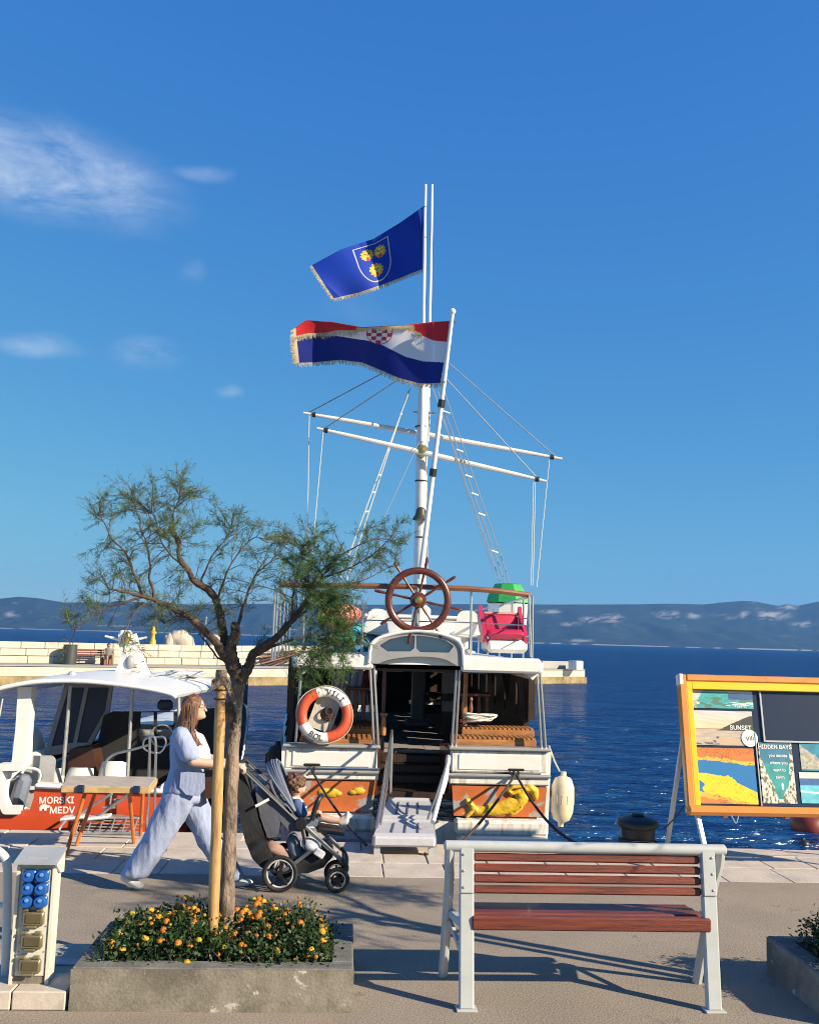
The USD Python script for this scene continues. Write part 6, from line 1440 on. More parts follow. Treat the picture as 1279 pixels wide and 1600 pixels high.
def leaf_quads(m, c, d, n, L, W):
    """n diamond leaves at centres c along directions d"""
    r = rng.normal(size=d.shape); s = unit_rows(np.cross(d, r)); L = np.asarray(L).reshape(-1, 1); W = np.asarray(W).reshape(-1, 1)
    a, b, e, f = c, c + d * L * .45 + s * W, c + d * L, c + d * L * .45 - s * W
    v = np.stack([a, b, e, f], 1).reshape(-1, 3); k = np.arange(len(c))[:, None] * 4
    m.add(v, np.vstack([k + [0, 1, 2], k + [0, 2, 3]]))
def flower_bed(p, seed, label, nfl, tall=None):
    x0, y0, wx, dy = p; r = np.random.default_rng(seed)
    t = thing('flowering_shrub', label, 'flowers', (x0 + wx / 2, y0 + dy / 2, .15), 'orange and yellow flowering shrubs filling the planters')
    lo, hi = np.array([x0 + .14, y0 + .11]), np.array([x0 + wx - .15, y0 + dy - .12])
    def height(q):
        n = meshkit.fbm(np.stack([q[:, 0] * 4.5, q[:, 1] * 4.5, 0 * q[:, 0] + seed], -1), 3, seed); e = np.minimum(np.minimum(q[:, 0] - lo[0], hi[0] - q[:, 0]), np.minimum(q[:, 1] - lo[1], hi[1] - q[:, 1]))
        return .085 + (.05 + (.22 if seed == 3 else .36) * n) * np.clip(.35 + e / .25, 0, 1)
    n = 340; q = lo + (hi - lo) * r.random((n, 2)); hh = height(q) * r.uniform(.8, 1.12, n)
    st = MB(); lv = MB()
    for k in range(n):
        a = np.array([*q[k], .15]); d = r.normal(0, .05, 2); b = np.array([q[k, 0] + d[0], q[k, 1] + d[1], .15 + hh[k]]); mid = (a + b) / 2 + [*r.normal(0, .015, 2), 0]
        st.tube(np.array([a, mid, b]), [.004, .003, .0015], 4, cap=False)
    obj('stem', st, 'twig', t, kind='stuff')
    nl = 17000; i = r.integers(0, n, nl); s = .12 + .88 * r.random(nl) ** .75
    tip = np.stack([q[i, 0], q[i, 1], .15 + hh[i] * s], 1) + r.normal(0, .035, (nl, 3)) * [1, 1, .6]
    d = unit_rows(r.normal(size=(nl, 3)) * [1, 1, .6] + [0, -.25, .5])
    leaf_quads(lv, tip, d, nl, r.uniform(.018, .038, nl), r.uniform(.006, .012, nl)); obj('foliage', lv, 'shrub_leaf', t, smooth=False, kind='stuff')
    def head(c, nrm, R, mat):
        m = MB(); B_ = basis(nrm); k = 0
        for ring, (rr, zz, cnt) in enumerate(((0, .5, 1), (.45, .42, 6), (.85, .12, 10))):
            for j in range(cnt):
                a = j * 2 * math.pi / cnt + ring * .4 + r.uniform(-.15, .15); p = c + R * (rr * math.cos(a) * B_[:, 0] + rr * math.sin(a) * B_[:, 1] + zz * B_[:, 2])
                o = unit(rr * math.cos(a) * B_[:, 0] + rr * math.sin(a) * B_[:, 1] + (zz + .35) * B_[:, 2]); Q = basis(o); f = R * .36
                w = np.array([p + f * (Q[:, 0] * math.cos(b) + Q[:, 1] * math.sin(b)) * (1 if z % 2 == 0 else .75) for z, b in enumerate(np.linspace(0, 2 * math.pi, 9)[:-1])])
                m.add(np.vstack([p + o * f * .25, w]), [[0, 1 + z, 1 + (z + 1) % 8] for z in range(8)])
        m.add(*MB().ball(c - B_[:, 2] * R * .1, (R * .6, R * .6, R * .45), 4).arr())
        obj('flower_head', m, mat, t, smooth=False)
    qf = lo + (hi - lo) * r.random((nfl, 2)); hf = height(qf)
    for k in range(nfl):
        c = np.array([qf[k, 0], qf[k, 1], .15 + hf[k] * r.uniform(.90, 1.16)]); front = qf[k, 1] < lo[1] + .12
        if front and r.random() < .5: c[2] -= r.uniform(.02, .12); c[1] -= .03
        head(c, np.array([r.normal(0, .4), -.5 + r.normal(0, .3), 1]), r.choice([.011, .015, .019, .023, .027]) * r.uniform(.75, .98), 'petal_orange' if meshkit.noise(np.array([[qf[k, 0] * 2.2, qf[k, 1] * 2, seed]]))[0] + r.normal(0, .12) < .46 else 'petal_yellow')
    for px, py, Y in (tall or []):
        c = P(px, py, Y); a = np.array([c[0] - .02, Y, .2]); st2 = MB().tube(spline([a, (a + c) / 2 + [.02, 0, 0], c - [0, 0, .01]], 8), .003, 5); obj('tall_stem', st2, 'shrub_leaf', t)
        for dxy in ((0, 0), (.03, -.015), (-.028, -.005)): head(c + [dxy[0], 0, dxy[1]], np.array([0, -.5, 1]), .020, 'petal_yellow' if dxy[0] else 'petal_orange')
        m = MB(); cc = c + r.normal(0, .03, (26, 3)) - [0.01, 0, .03]; leaf_quads(m, cc, unit_rows(r.normal(size=(26, 3)) + [0, 0, .6]), 26, r.uniform(.025, .04, 26), r.uniform(.006, .01, 26)); obj('tall_leaf', m, 'shrub_leaf', t, smooth=False, kind='stuff')
    return t
flower_bed(P1, 3, 'bushy orange and yellow flowers with dark green leaves around the staked tree', 210, [(404, 1404, 6.35), (284, 1416, 6.3), (295, 1425, 6.2)])
flower_bed(P2, 8, 'few orange flowers and leaves at the right edge, in the planter beyond the bench', 60)

def tamarisk():
    """traced in the plane of the trunk, with depth added limb by limb"""
    YT = 6.22; r = np.random.default_rng(21)
    b = P(354.5, 1432, YT); b[2] = .16
    t = thing('tamarisk_tree', 'small wispy tamarisk tree tied to a wooden stake in the flower planter', 'tree', b, 'wispy trees in the planters')
    Q = lambda px, py, dy=0.0: P(px, py, YT + dy)
    trunk = spline([b - [0, 0, .08], b + [.002, 0, .12], Q(356, 1380), Q(359, 1300), Q(362, 1200, .01), Q(367, 1130, .02), Q(370, 1085, .02), Q(372, 1062, .03), Q(369, 1045, .02)], 40)
    rr = np.interp(np.linspace(0, 1, 40), [0, .1, .5, .8, .92, 1], [.052, .046, .040, .042, .054, .052]) * (1 + .05 * np.sin(np.arange(40) * 1.7))
    def rough(pts, rad, n, amp, mat, name, parent=t, sm=60):
        m = MB().tube(pts, rad, n); v, f = m.arr(); k = len(pts)
        c = np.repeat(pts, n, 0); nn = meshkit.fbm(v[:len(c)] * 30, 3, 4) - .5; v[:len(c)] += unit_rows(v[:len(c)] - c) * (nn * amp)[:, None]
        return obj(name, (v, f), mat, parent, smooth=sm)
    rough(trunk, rr, 18, .020, 'bark', 'trunk')
    limbs = {
        'left': ([(371, 1056, .02), (352, 1020, .0), (330, 994, -.05), (300, 965, -.12), (262, 944, -.2), (225, 932, -.28), (190, 925, -.34), (168, 920, -.38)], (.038, .005)),
        'mid': ([(370, 1056, .0), (356, 1020, .04), (347, 975, .06), (338, 940, .07), (314, 912, .05), (287, 882, .02), (276, 850, .0), (267, 822, .0)], (.040, .012)),
        'right': ([(372, 1064, .02), (390, 1040, .0), (398, 1020, -.02), (430, 998, -.08), (455, 970, -.12), (478, 940, -.16), (500, 905, -.2), (520, 880, -.22)], (.044, .006)),
        'right_low': ([(398, 1024, -.02), (430, 1008, .05), (470, 995, .15), (500, 985, .22)], (.016, .004)),
        'back': ([(362, 1030, .05), (372, 980, .18), (385, 930, .3), (402, 895, .36), (420, 868, .4)], (.018, .004)),
        'stub': ([(366, 1045, .02), (362, 1010, .0), (366, 990, -.02), (364, 978, -.02)], (.045, .030)),
        'left_low': ([(335, 1000, -.04), (300, 972, .1), (275, 965, .2), (255, 975, .28)], (.010, .003)),
        'thin': ([(352, 1034, .0), (330, 1014, .0), (312, 985, .0), (300, 972, .02)], (.007, .005)),
        'far_left': ([(225, 932, -.28), (180, 945, -.35), (140, 968, -.40), (112, 985, -.42)], (.010, .003)),
        'droop_left': ([(240, 937, -.25), (215, 952, -.3), (196, 985, -.36), (186, 1008, -.38)], (.007, .002)),
        'up_left': ([(225, 932, -.28), (205, 890, -.3), (190, 858, -.33), (166, 822, -.36), (154, 800, -.38)], (.011, .002)),
        'up': ([(240, 937, -.2), (236, 880, -.22), (226, 845, -.24), (215, 810, -.26), (212, 785, -.28)], (.010, .002)),
        'up_b': ([(287, 882, .02), (262, 860, .0), (245, 825, -.04), (236, 800, -.06)], (.009, .002)),
        'up_c': ([(276, 850, .0), (272, 815, .0), (276, 792, .02), (281, 775, .03)], (.008, .002)),
        'mid_r': ([(338, 940, .07), (352, 900, .12), (372, 865, .18), (398, 840, .2), (420, 848, .22)], (.009, .002)),
        'mid_r2': ([(314, 912, .05), (330, 870, .10), (350, 845, .14), (362, 825, .16)], (.008, .002)),
        'r_a': ([(478, 940, -.16), (500, 895, -.1), (545, 860, -.05), (590, 842, .0), (632, 850, .02)], (.010, .002)),
        'r_b': ([(455, 970, -.12), (462, 910, -.2), (472, 875, -.25), (486, 850, -.28)], (.010, .002)),
        'r_c': ([(500, 905, -.2), (540, 890, -.2), (580, 868, -.2), (612, 838, -.2)], (.009, .002)),
        'r_d': ([(440, 990, -.1), (470, 960, -.2), (500, 950, -.3), (520, 980, -.35), (525, 1020, -.38)], (.012, .003)),
        'r_e': ([(470, 950, -.15), (520, 920, -.1), (570, 905, -.05), (620, 880, -.0)], (.008, .002)),
        'back2': ([(402, 895, .36), (430, 870, .4), (455, 840, .42)], (.006, .002)),
    }
    curves = {}
    for k, (pt, (ra, rb_)) in limbs.items():
        p = spline([Q(*a) for a in pt], 8 * len(pt)); n = len(p)
        p[2:-1] += (meshkit.fbm(p[2:-1] * 9, 2, 3) - .5)[:, None] * np.array([.035, .035, .035])
        curves[k] = p; rad = ra + (rb_ - ra) * np.linspace(0, 1, n) ** .7
        rough(p, rad * (1 + .08 * np.sin(np.arange(n) * 2.1)), 10 if ra > .02 else 6, .016 if ra > .02 else .002, 'bark_dark', 'limb' if ra > .012 else 'branch')
    obj('pruned_end', MB().lathe([(0, .004), (.014, .003), (.016, -.004)], 12, Q(267, 821), basis(Q(267, 815) - Q(270, 834))), 'stake_wood', t)
    # twigs and feathery sprays
    tw, fol, fresh, dry = MB(), {0: [], 1: [], 2: []}, None, None
    allp = np.vstack([c[int(len(c) * .15):] for c in curves.values()])
    fine_keys = [k for k, (_, (a, b_)) in limbs.items() if k not in ('stub', 'thin')]
    def spray(c, d, L, n, kind, w=.0021):
        """a feathery shoot: a thin axis with many short scaly twiglets"""
        s = r.random(n); side = unit_rows(np.cross(np.repeat(d[None], n, 0), r.normal(size=(n, 3))))
        dirs = unit_rows(d * .75 + side * .75); l = r.uniform(.018, .050, n) * (1.15 - .6 * s)
        fol[kind].append((c + d * (s * L)[:, None], dirs, l, np.full(n, w) * r.uniform(.5, 1.0, n)))
    def shoots(key, count, lmin, lmax, kind, up=.55, spread=.8, frm=.25, dens=1.0, n=16):
        c = curves[key]; 
        for _ in range(count):
            i = int((frm + (1 - frm) * r.random() ** .8) * (len(c) - 1)); p = c[i]; tg = unit(c[min(i + 2, len(c) - 1)] - c[max(i - 2, 0)])
            d = unit(tg * .7 + r.normal(0, 1, 3) * spread * .6 + np.array([0, 0, up])); L = r.uniform(lmin, lmax)
            e = p + d * L + np.array([0, 0, -.12 * L]) + r.normal(0, .03, 3); m_ = p + d * L * .5 + r.normal(0, .02, 3)
            q = spline([p, m_, e], 7); tw.tube(q, np.linspace(.0028, .0009, 7), 4, cap=False)
            for k in range(int(7 * dens)):
                j = r.integers(1, 6); dd = unit(unit(q[j + 1] - q[j]) + r.normal(0, .55, 3) + [0, 0, .15]); l2 = r.uniform(.05, .13)
                tw.tube(np.array([q[j], q[j] + dd * l2]), [.0011, .0006], 3, cap=False); spray(q[j], dd, l2, n, kind)
            spray(q[4], unit(q[6] - q[4]), np.linalg.norm(q[6] - q[4]) * 1.1, n, kind)
    for k, cnt in dict(left=30, far_left=18, droop_left=12, up_left=20, up=24, up_b=24, up_c=20, mid=26, mid_r=24, mid_r2=22, back=20, back2=12, left_low=10).items(): shoots(k, int(cnt * .30), .08, .24, 0, n=11)
    for k, cnt in dict(r_a=26, r_c=24, r_e=22, right=20).items(): shoots(k, int(cnt * .30), .08, .24, 0, n=11)
    for k, cnt in dict(r_b=12, right=14, r_d=34).items(): shoots(k, cnt, .10, .26, 1, up=.3, dens=1.4, n=20)
    # fine arching twigs that fill the fan of the crown
    fan = Polygon([(92, 880), (110, 835), (146, 768), (205, 738), (292, 728), (335, 775), (385, 800), (430, 842), (478, 800), (560, 835), (612, 825), (642, 858), (600, 905), (530, 935), (450, 950), (418, 905), (395, 960), (330, 1005), (260, 985), (190, 1000), (105, 1005), (80, 970), (150, 920)])
    nodes = np.vstack([c[int(len(c) * .2)::2] for k, c in curves.items() if k not in ('stub', 'thin')]); root = Q(370, 1050)
    done = 0
    while done < 215:
        px, py = r.uniform(75, 645), r.uniform(722, 1010)
        if not fan.contains(Point(px, py)): continue
        done += 1; e = Q(px, py, r.normal(-.05, .22)); dist = np.linalg.norm(nodes - e, axis=1); inner = np.linalg.norm(nodes - root, axis=1)
        ok = inner < np.linalg.norm(e - root) + .02; cost = dist + np.where(ok, 0, .4) + np.abs(dist - .22) * .6; p = nodes[np.argmin(cost)]
        d = e - p; L = np.linalg.norm(d); 
        if L > .62: continue
        m_ = p + d * .5 + np.array([0, 0, .16 * L]) + r.normal(0, .02, 3); q = spline([p, m_, e], 9); tw.tube(q, np.linspace(.0030, .0009, 9), 4, cap=False)
        kd = 1 if px > 430 and r.random() < .4 else 0
        for k in range(int(5 + 13 * L)):
            j = r.integers(2, 8); dd = unit(unit(q[j] - q[j - 1]) * 1.1 + r.normal(0, .5, 3) + [0, 0, .18]); l2 = r.uniform(.04, .13); tw.tube(np.array([q[j], q[j] + dd * l2]), [.0010, .0005], 3, cap=False); spray(q[j], dd, l2, 12, kd, .0019)
        spray(q[6], unit(e - q[5]), L * .35 + .03, 12, kd, .0018)
    # dense hanging green mass at the right
    for _ in range(200):
        a = r.random(); c = Q(*(np.array([[470, 905], [505, 940], [490, 985], [478, 1030]])[r.integers(0, 4)] + r.normal(0, [17, 19])), r.normal(-.2, .10))
        d = unit(np.array([.35, -.1, -.15]) + r.normal(0, .45, 3)); L = r.uniform(.10, .22); tw.tube(np.array([c, c + d * L * .5, c + d * L + [0, 0, -.02]]), [.0014, .001, .0006], 3, cap=False)
        for k in range(3): spray(c + d * L * r.random() * .7, unit(d + r.normal(0, .35, 3)), r.uniform(.06, .12), 18, 1)
    for _ in range(46):
        c = Q(*(np.array([522, 958]) + r.normal(0, [14, 9])), r.normal(-.2, .05)); d = unit(np.array([.6, -.1, .1]) + r.normal(0, .35, 3)); tw.tube(np.array([c, c + d * .12]), [.0014, .0007], 3, cap=False); spray(c, d, .14, 18, 2)
    obj('twig', tw, 'twig', t, smooth=False, kind='stuff')
    for kind, mat in ((0, 'feather_leaf'), (1, 'feather_leaf_fresh'), (2, 'feather_leaf_dry')):
        c, d, L, w = (np.concatenate([q[k] for q in fol[kind]]) for k in range(4)); m = MB(); leaf_quads(m, c, d, len(c), L, w); obj('crown', m, mat, t, smooth=False, kind='stuff')
    return t
tree1 = tamarisk()
b1 = G(355, 1432, .17)
dup(tree1, (3.58, 5.68, .17), math.radians(88), 'small wispy tamarisk tree mostly beyond the right edge, in the right planter')

def stake():
    a, b = G(333, 1440, .15), P(346, 1047, 6.12); a = P(333, 1441, 6.13); a = a + (a - b) * ((a[2] - .10) / (b[2] - a[2]))
    t = thing('tree_stake', 'thick round wooden stake in the planter left of the tree trunk', 'stake', a, 'wooden tree stakes')
    n = 20; pts = a + (b - a) * np.linspace(0, 1, n)[:, None]; obj('pole', MB().tube(pts, .0335 + .0015 * np.sin(np.arange(n) * 1.3), 16), 'stake_wood', t, smooth=60)
    obj('pole_top', MB().lathe([(0, .003), (.034, .002), (.037, -.03), (.036, -.05)], 16, b, basis(b - a)), 'bark', t)
    T = lambda px, py, dy=0: P(px, py, 6.12 + dy)
    # strap: loops round the stake and slants down to the trunk
    m = MB()
    pth = [T(330, 1072, -.045), T(340, 1066, -.048), T(352, 1062, -.03), T(362, 1085, .02), T(370, 1108, .05), T(374, 1128, .055)]
    p = spline(pth, 18); g = np.array([[q + np.array([0, 0, .034 * s]) for s in (-1, -.3, .3, 1)] for q in p]); m.sheet(g, .006)
    obj('strap', m, 'bark', t, smooth=40)
    web = np.array([T(350, 1090, -.02), T(362, 1102, .02), T(370, 1130, .05), T(350, 1128, -.01)]); m = MB().add(np.vstack([web, web + [0, .02, 0]]), [[0, 1, 2, 3], [4, 7, 6, 5], [0, 4, 5, 1], [1, 5, 6, 2], [2, 6, 7, 3], [3, 7, 4, 0]])
    obj('tie_band', m, 'tie_strap', t, smooth=False)
    for z in (1078, 1092): obj('binding', MB().torus(P(344.5, z, 6.125), .039, .006, b - a, 20, 6), 'leather_brown', t)
    return t
st1 = stake()
dup(st1, (3.46, 5.62, .14), 0.0, 'round wooden stake of the right planter, beyond the right edge')
# ------------------------------------------------------------------ people
def folds(m, amp, freq, seed, stretch=(1, 1, 1)):
    v = np.array(m.vertices); n = np.array(m.vertex_normals); f = 1 - np.abs(2 * meshkit.fbm(v * np.asarray(stretch) * freq + seed, 3, seed) - 1)
    m.vertices = v + n * (amp * (f - .6))[:, None]; return m
def hand(w, d, side, curl=1.0, s=1.0, up=np.array([0, 0, 1.0])):
    """a hand at wrist w pointing along d, fingers closing downwards round a bar; side = direction of the thumb"""
    d, side = unit(d), unit(side); nrm = unit(np.cross(side, d)); nrm = nrm if np.dot(nrm, up) > 0 else -nrm
    h = hullchain([(w, .024 * s), (w + d * .045 * s, (.030 * s)), (w + d * .085 * s, .028 * s)])
    h = h + hullchain([(w + d * .08 * s + side * .028 * s, .014 * s), (w + d * .08 * s - side * .028 * s, .013 * s)])
    for k, (o, l) in enumerate(((.030, .070), (.010, .080), (-.011, .074), (-.031, .058))):
        a = w + d * .085 * s + side * o * s; b = a + (d * .85 - nrm * .45 * curl) * l * .45 * s; c = b + (d * .15 - nrm * 1.0 * curl) * l * .36 * s; e = c + (-d * .7 * curl - nrm * .6) * l * .30 * s
        h = h + hullchain([(a, .0100 * s), (b, .0092 * s), (c, .0085 * s), (e, .0075 * s)], 10)
    a = w + d * .03 * s + side * .026 * s; b = a + (d * .6 + side * .75 - nrm * .3) * .038 * s; c = b + (d * .55 - nrm * .9) * .032 * s
    return h + hullchain([(a, .013 * s), (b, .0115 * s), (c, .009 * s)], 10)
def person_walking():
    Y = 8.40
    J = lambda px, py, dy=0.0: P(px, py, Y + dy)
    base = G(287, 1387); t = thing('person', 'woman with long brown hair in a loose pale blue outfit striding behind a pushchair', 'person', base)
    head = J(304, 1106); chin = J(318, 1121); nb = J(291, 1140)
    sk = (.072, .074, .096)
    sh = [J(282, 1150, -.165), J(292, 1147, .165)]; hip = J(288, 1236)
    wr = [J(361, 1197, -.16), J(363, 1195, .13)]; el = [J(301, 1190, -.23), J(320, 1183, .22)]
    body = hullchain([(head, (.083, .072, .100))], 24)
    body = body + hullchain([(head + [.025, 0, -.035], (.060, .056, .070)), (chin + [-.008, 0, .008], (.026, .026, .022))], 18)
    body = body + hullchain([(head + [.066, 0, .012], .012), (head + [.098, 0, -.022], (.011, .012, .009))], 12)      # nose
    body = body + hullchain([(head + [.076, 0, -.050], (.012, .020, .007)), (head + [.078, 0, -.060], (.011, .018, .007))], 12)  # lips
    body = body + hullchain([(head + [.068, -.030, .028], (.010, .016, .006)), (head + [.068, .030, .028], (.010, .016, .006))], 10)  # brow
    for s in (-1, 1): body = body + hullchain([(head + [-.012, s * .072, .0], (.018, .009, .030))], 12)
    body = body + hullchain([(head + [-.012, 0, -.05], .052), (nb, .055)])
    body = body + hullchain([(nb, .06), (J(290, 1160), (.10, .15, .09)), (J(290, 1200), (.095, .125, .10)), (hip, (.11, .15, .10))])
    for k in (0, 1):
        s = -1 if k == 0 else 1
        body = body + hullchain([(sh[k], .052), (el[k], .040), (el[k] * .4 + wr[k] * .6, .034), (wr[k], .024)])
        body = body + hand(wr[k], np.array([1.0, 0, -.05]), np.array([0, -s, .2]))
    kn = [J(244, 1312, -.09), J(325, 1310, .09)]; an = [J(205, 1368, -.09), J(369, 1366, .09)]
    hp = [J(280, 1244, -.085), J(296, 1244, .085)]
    for k in (0, 1): body = body + hullchain([(hp[k], .085), (kn[k], .058), (an[k], .036)])
    ft = [(J(196, 1371, -.09), J(215, 1384, -.09)), (J(362, 1381, .09), J(385, 1378, .09))]
    for (h_, b_), a_ in zip(ft, an): body = body + hullchain([(a_, .034), (h_, .03)]) + hullchain([(h_, .032), (b_, (.035, .036, .020))])
    obj('body', (lambda m: (np.array(m.vertices), np.array(m.faces)))(soft(body, .010, 5)), 'skin', t, smooth=True)
    put = lambda name, m, mat, **k: obj(name, (np.array(m.vertices), np.array(m.faces)), mat, t, smooth=True, **k)
    # face details
    for s in (-1, 1):
        e = obj('eye', MB().ball(head + [.066, s * .030, .008], (.011, .012, .010), 8), 'eye_white', t, smooth=True); obj('iris', MB().ball(head + [.0745, s * .030, .008], (.004, .006, .006), 6), 'leather_brown', e, smooth=True)
        obj('eyebrow', MB().tube([head + [.074, s * .014, .030], head + [.075, s * .030, .034], head + [.066, s * .046, .028]], .0035, 6), 'hair_brown', t)
    obj('mouth', MB().ball(head + [.085, 0, -.055], (.007, .021, .009), 8), 'lip', t, smooth=True)
    m = MB()
    for s in (-1, 1): m.torus(head + [.088, s * .031, .004], .022, .0018, (1, s * .15, 0), 24, 6); m.tube([head + [.086, s * .052, .008], head + [-.01, s * .078, .012]], .0018, 5)
    m.tube([head + [.090, -.010, .006], head + [.090, .010, .006]], .0018, 5); obj('glasses', m, 'frame_silver', t)
    # hair: cap and long fall down the back and over the near shoulder
    hair = hullchain([(head + [-.018, 0, .022], (.092, .086, .092))], 24) - hullchain([(head + [.085, 0, -.03], (.062, .072, .085)), (head + [.10, 0, .01], (.050, .06, .060))], 16)
    for s in (-1, 1):
        hair = hair + hullchain([(head + [-.010, s * .066, .02], (.062, .026, .06)), (head + [-.02, s * .078, -.08], (.060, .024, .06)), (J(291, 1140, s * .095), (.055, .026, .06)), (J(303, 1160, s * .125), (.040, .022, .05)), (J(313, 1166, s * .10), (.018, .014, .03))])
    hair = hair + hullchain([(head + [-.06, 0, .0], (.050, .075, .07)), (head + [-.085, 0, -.10], (.045, .085, .07)), (J(279, 1143), (.045, .09, .06)), (J(274, 1163), (.03, .08, .04))])
    hm = soft(hair, .011, 6); v = np.array(hm.vertices); n = np.array(hm.vertex_normals)
    f = meshkit.fbm(np.stack([v[:, 0] * 60 + v[:, 2] * 4, v[:, 1] * 60, v[:, 2] * 5], -1), 3, 6) - .5; hm.vertices = v + n * (f * .022)[:, None]; put('hair', hm, 'hair_brown')
    r_ = np.random.default_rng(4); m = MB()
    for k in range(190):
        s = -1 if r_.random() < .7 else 1; a = r_.random(); off = r_.normal(0, .006, 3)
        p0 = head + [-.03 + .05 * a, s * .05, .10 - .03 * a]; p1 = head + [-.03 - .055 * (1 - a) + .04 * a, s * .088, .02]; p2 = head + [-.075 + .085 * a, s * .098, -.10]; p3 = J(276 + 28 * a, 1143 + 4 * a, s * .125); p4 = J(272 + 38 * a, 1158 + 10 * r_.random(), s * .135)
        m.tube(spline([p0 + off * .4, p1 + off, p2 + off * 1.4, p3 + off * 1.8, p4 + off * 2.6], 9), np.linspace(.0026, .0010, 9), 4, cap=False)
    obj('hair_strand', m, 'hair_brown', t, kind='stuff')
    # blouse with wide short sleeves, falling past the waist
    bl = hullchain([(nb + [-.01, 0, -.03], (.075, .085, .03)), (J(289, 1153), (.115, .185, .055)), (J(292, 1172), (.135, .175, .07)), (J(293, 1200), (.135, .165, .08)), (J(290, 1222), (.155, .180, .06)), (J(287, 1234), (.165, .19, .03))], 18)
    for k in (0, 1):
        mid = sh[k] * .25 + el[k] * .75; bl = bl + hullchain([(sh[k], .072), (sh[k] * .5 + el[k] * .5, .078), (mid + [0, 0, -.005], (.084, .070, .050))], 14)
    put('blouse', folds(soft(bl, .016, 5), .022, 8, 3, (1.2, 1.2, .35)), 'cloth_blue')
    # white blouse front that shows between the blue sides
    wf = hullchain([(J(306, 1152), (.065, .115, .035)), (J(311, 1172), (.085, .150, .06)), (J(316, 1192), (.075, .13, .045))], 16); put('white_top', folds(soft(wf, .016, 5), .01, 9, 5), 'cloth_white')
    pk = obj('pocket', MB().prism(Polygon([(-.10, .08), (.07, .07), (.08, -.04), (.04, -.09), (-.05, -.08), (-.10, -.03)]).buffer(.012), .014, J(303, 1224, -.185), (1, 0, 0), (0, .12, 1)), 'cloth_blue', t, smooth=40)
    # wide trousers
    tr = hullchain([(J(287, 1225), (.155, .17, .04)), (J(286, 1246), (.165, .175, .07))], 18)
    tr = tr + hullchain([(hp[0] + [-.0, 0, -.02], (.135, .105, .10)), (J(262, 1280, -.09), (.130, .10, .09)), (kn[0] + [-.0, 0, 0], (.118, .095, .08)), (J(224, 1345, -.09), (.112, .09, .05)), (J(211, 1366, -.09), (.115, .085, .030))], 16)
    tr = tr + hullchain([(hp[1], (.125, .105, .10)), (J(313, 1280, .09), (.115, .10, .09)), (kn[1], (.105, .095, .08)), (J(350, 1348, .09), (.10, .085, .05)), (J(362, 1370, .09), (.10, .085, .022))], 16)
    put('trousers', folds(soft(tr, .018, 5), .026, 7, 9, (1.5, 1.2, .35)), 'cloth_blue')
    for (h_, b_) in ft: put('shoe', soft(hullchain([(h_ + [0, 0, .0], (.042, .042, .036)), (b_ + [.01, 0, -.002], (.048, .044, .026))], 14), .012, 4), 'shoe_white')
    m = MB().prism(Polygon([(-.045, .09), (.05, .10), (.06, -.10), (-.04, -.11)]).buffer(.015), .08, J(333, 1222, -.02), (1, 0, 0), (0, 0, 1)); b = thing('shoulder_bag', 'dark brown bag hanging in front of the walking woman, partly behind the stake', 'bag', J(331, 1245, -.05))
    obj('bag_body', m, 'leather_brown', b, smooth=40); obj('bag_strap', MB().tube(spline([J(324, 1212, -.06), J(331, 1196, -.04), J(338, 1212, -.06)], 12), .008, 6), 'leather_brown', b)
person_walking()

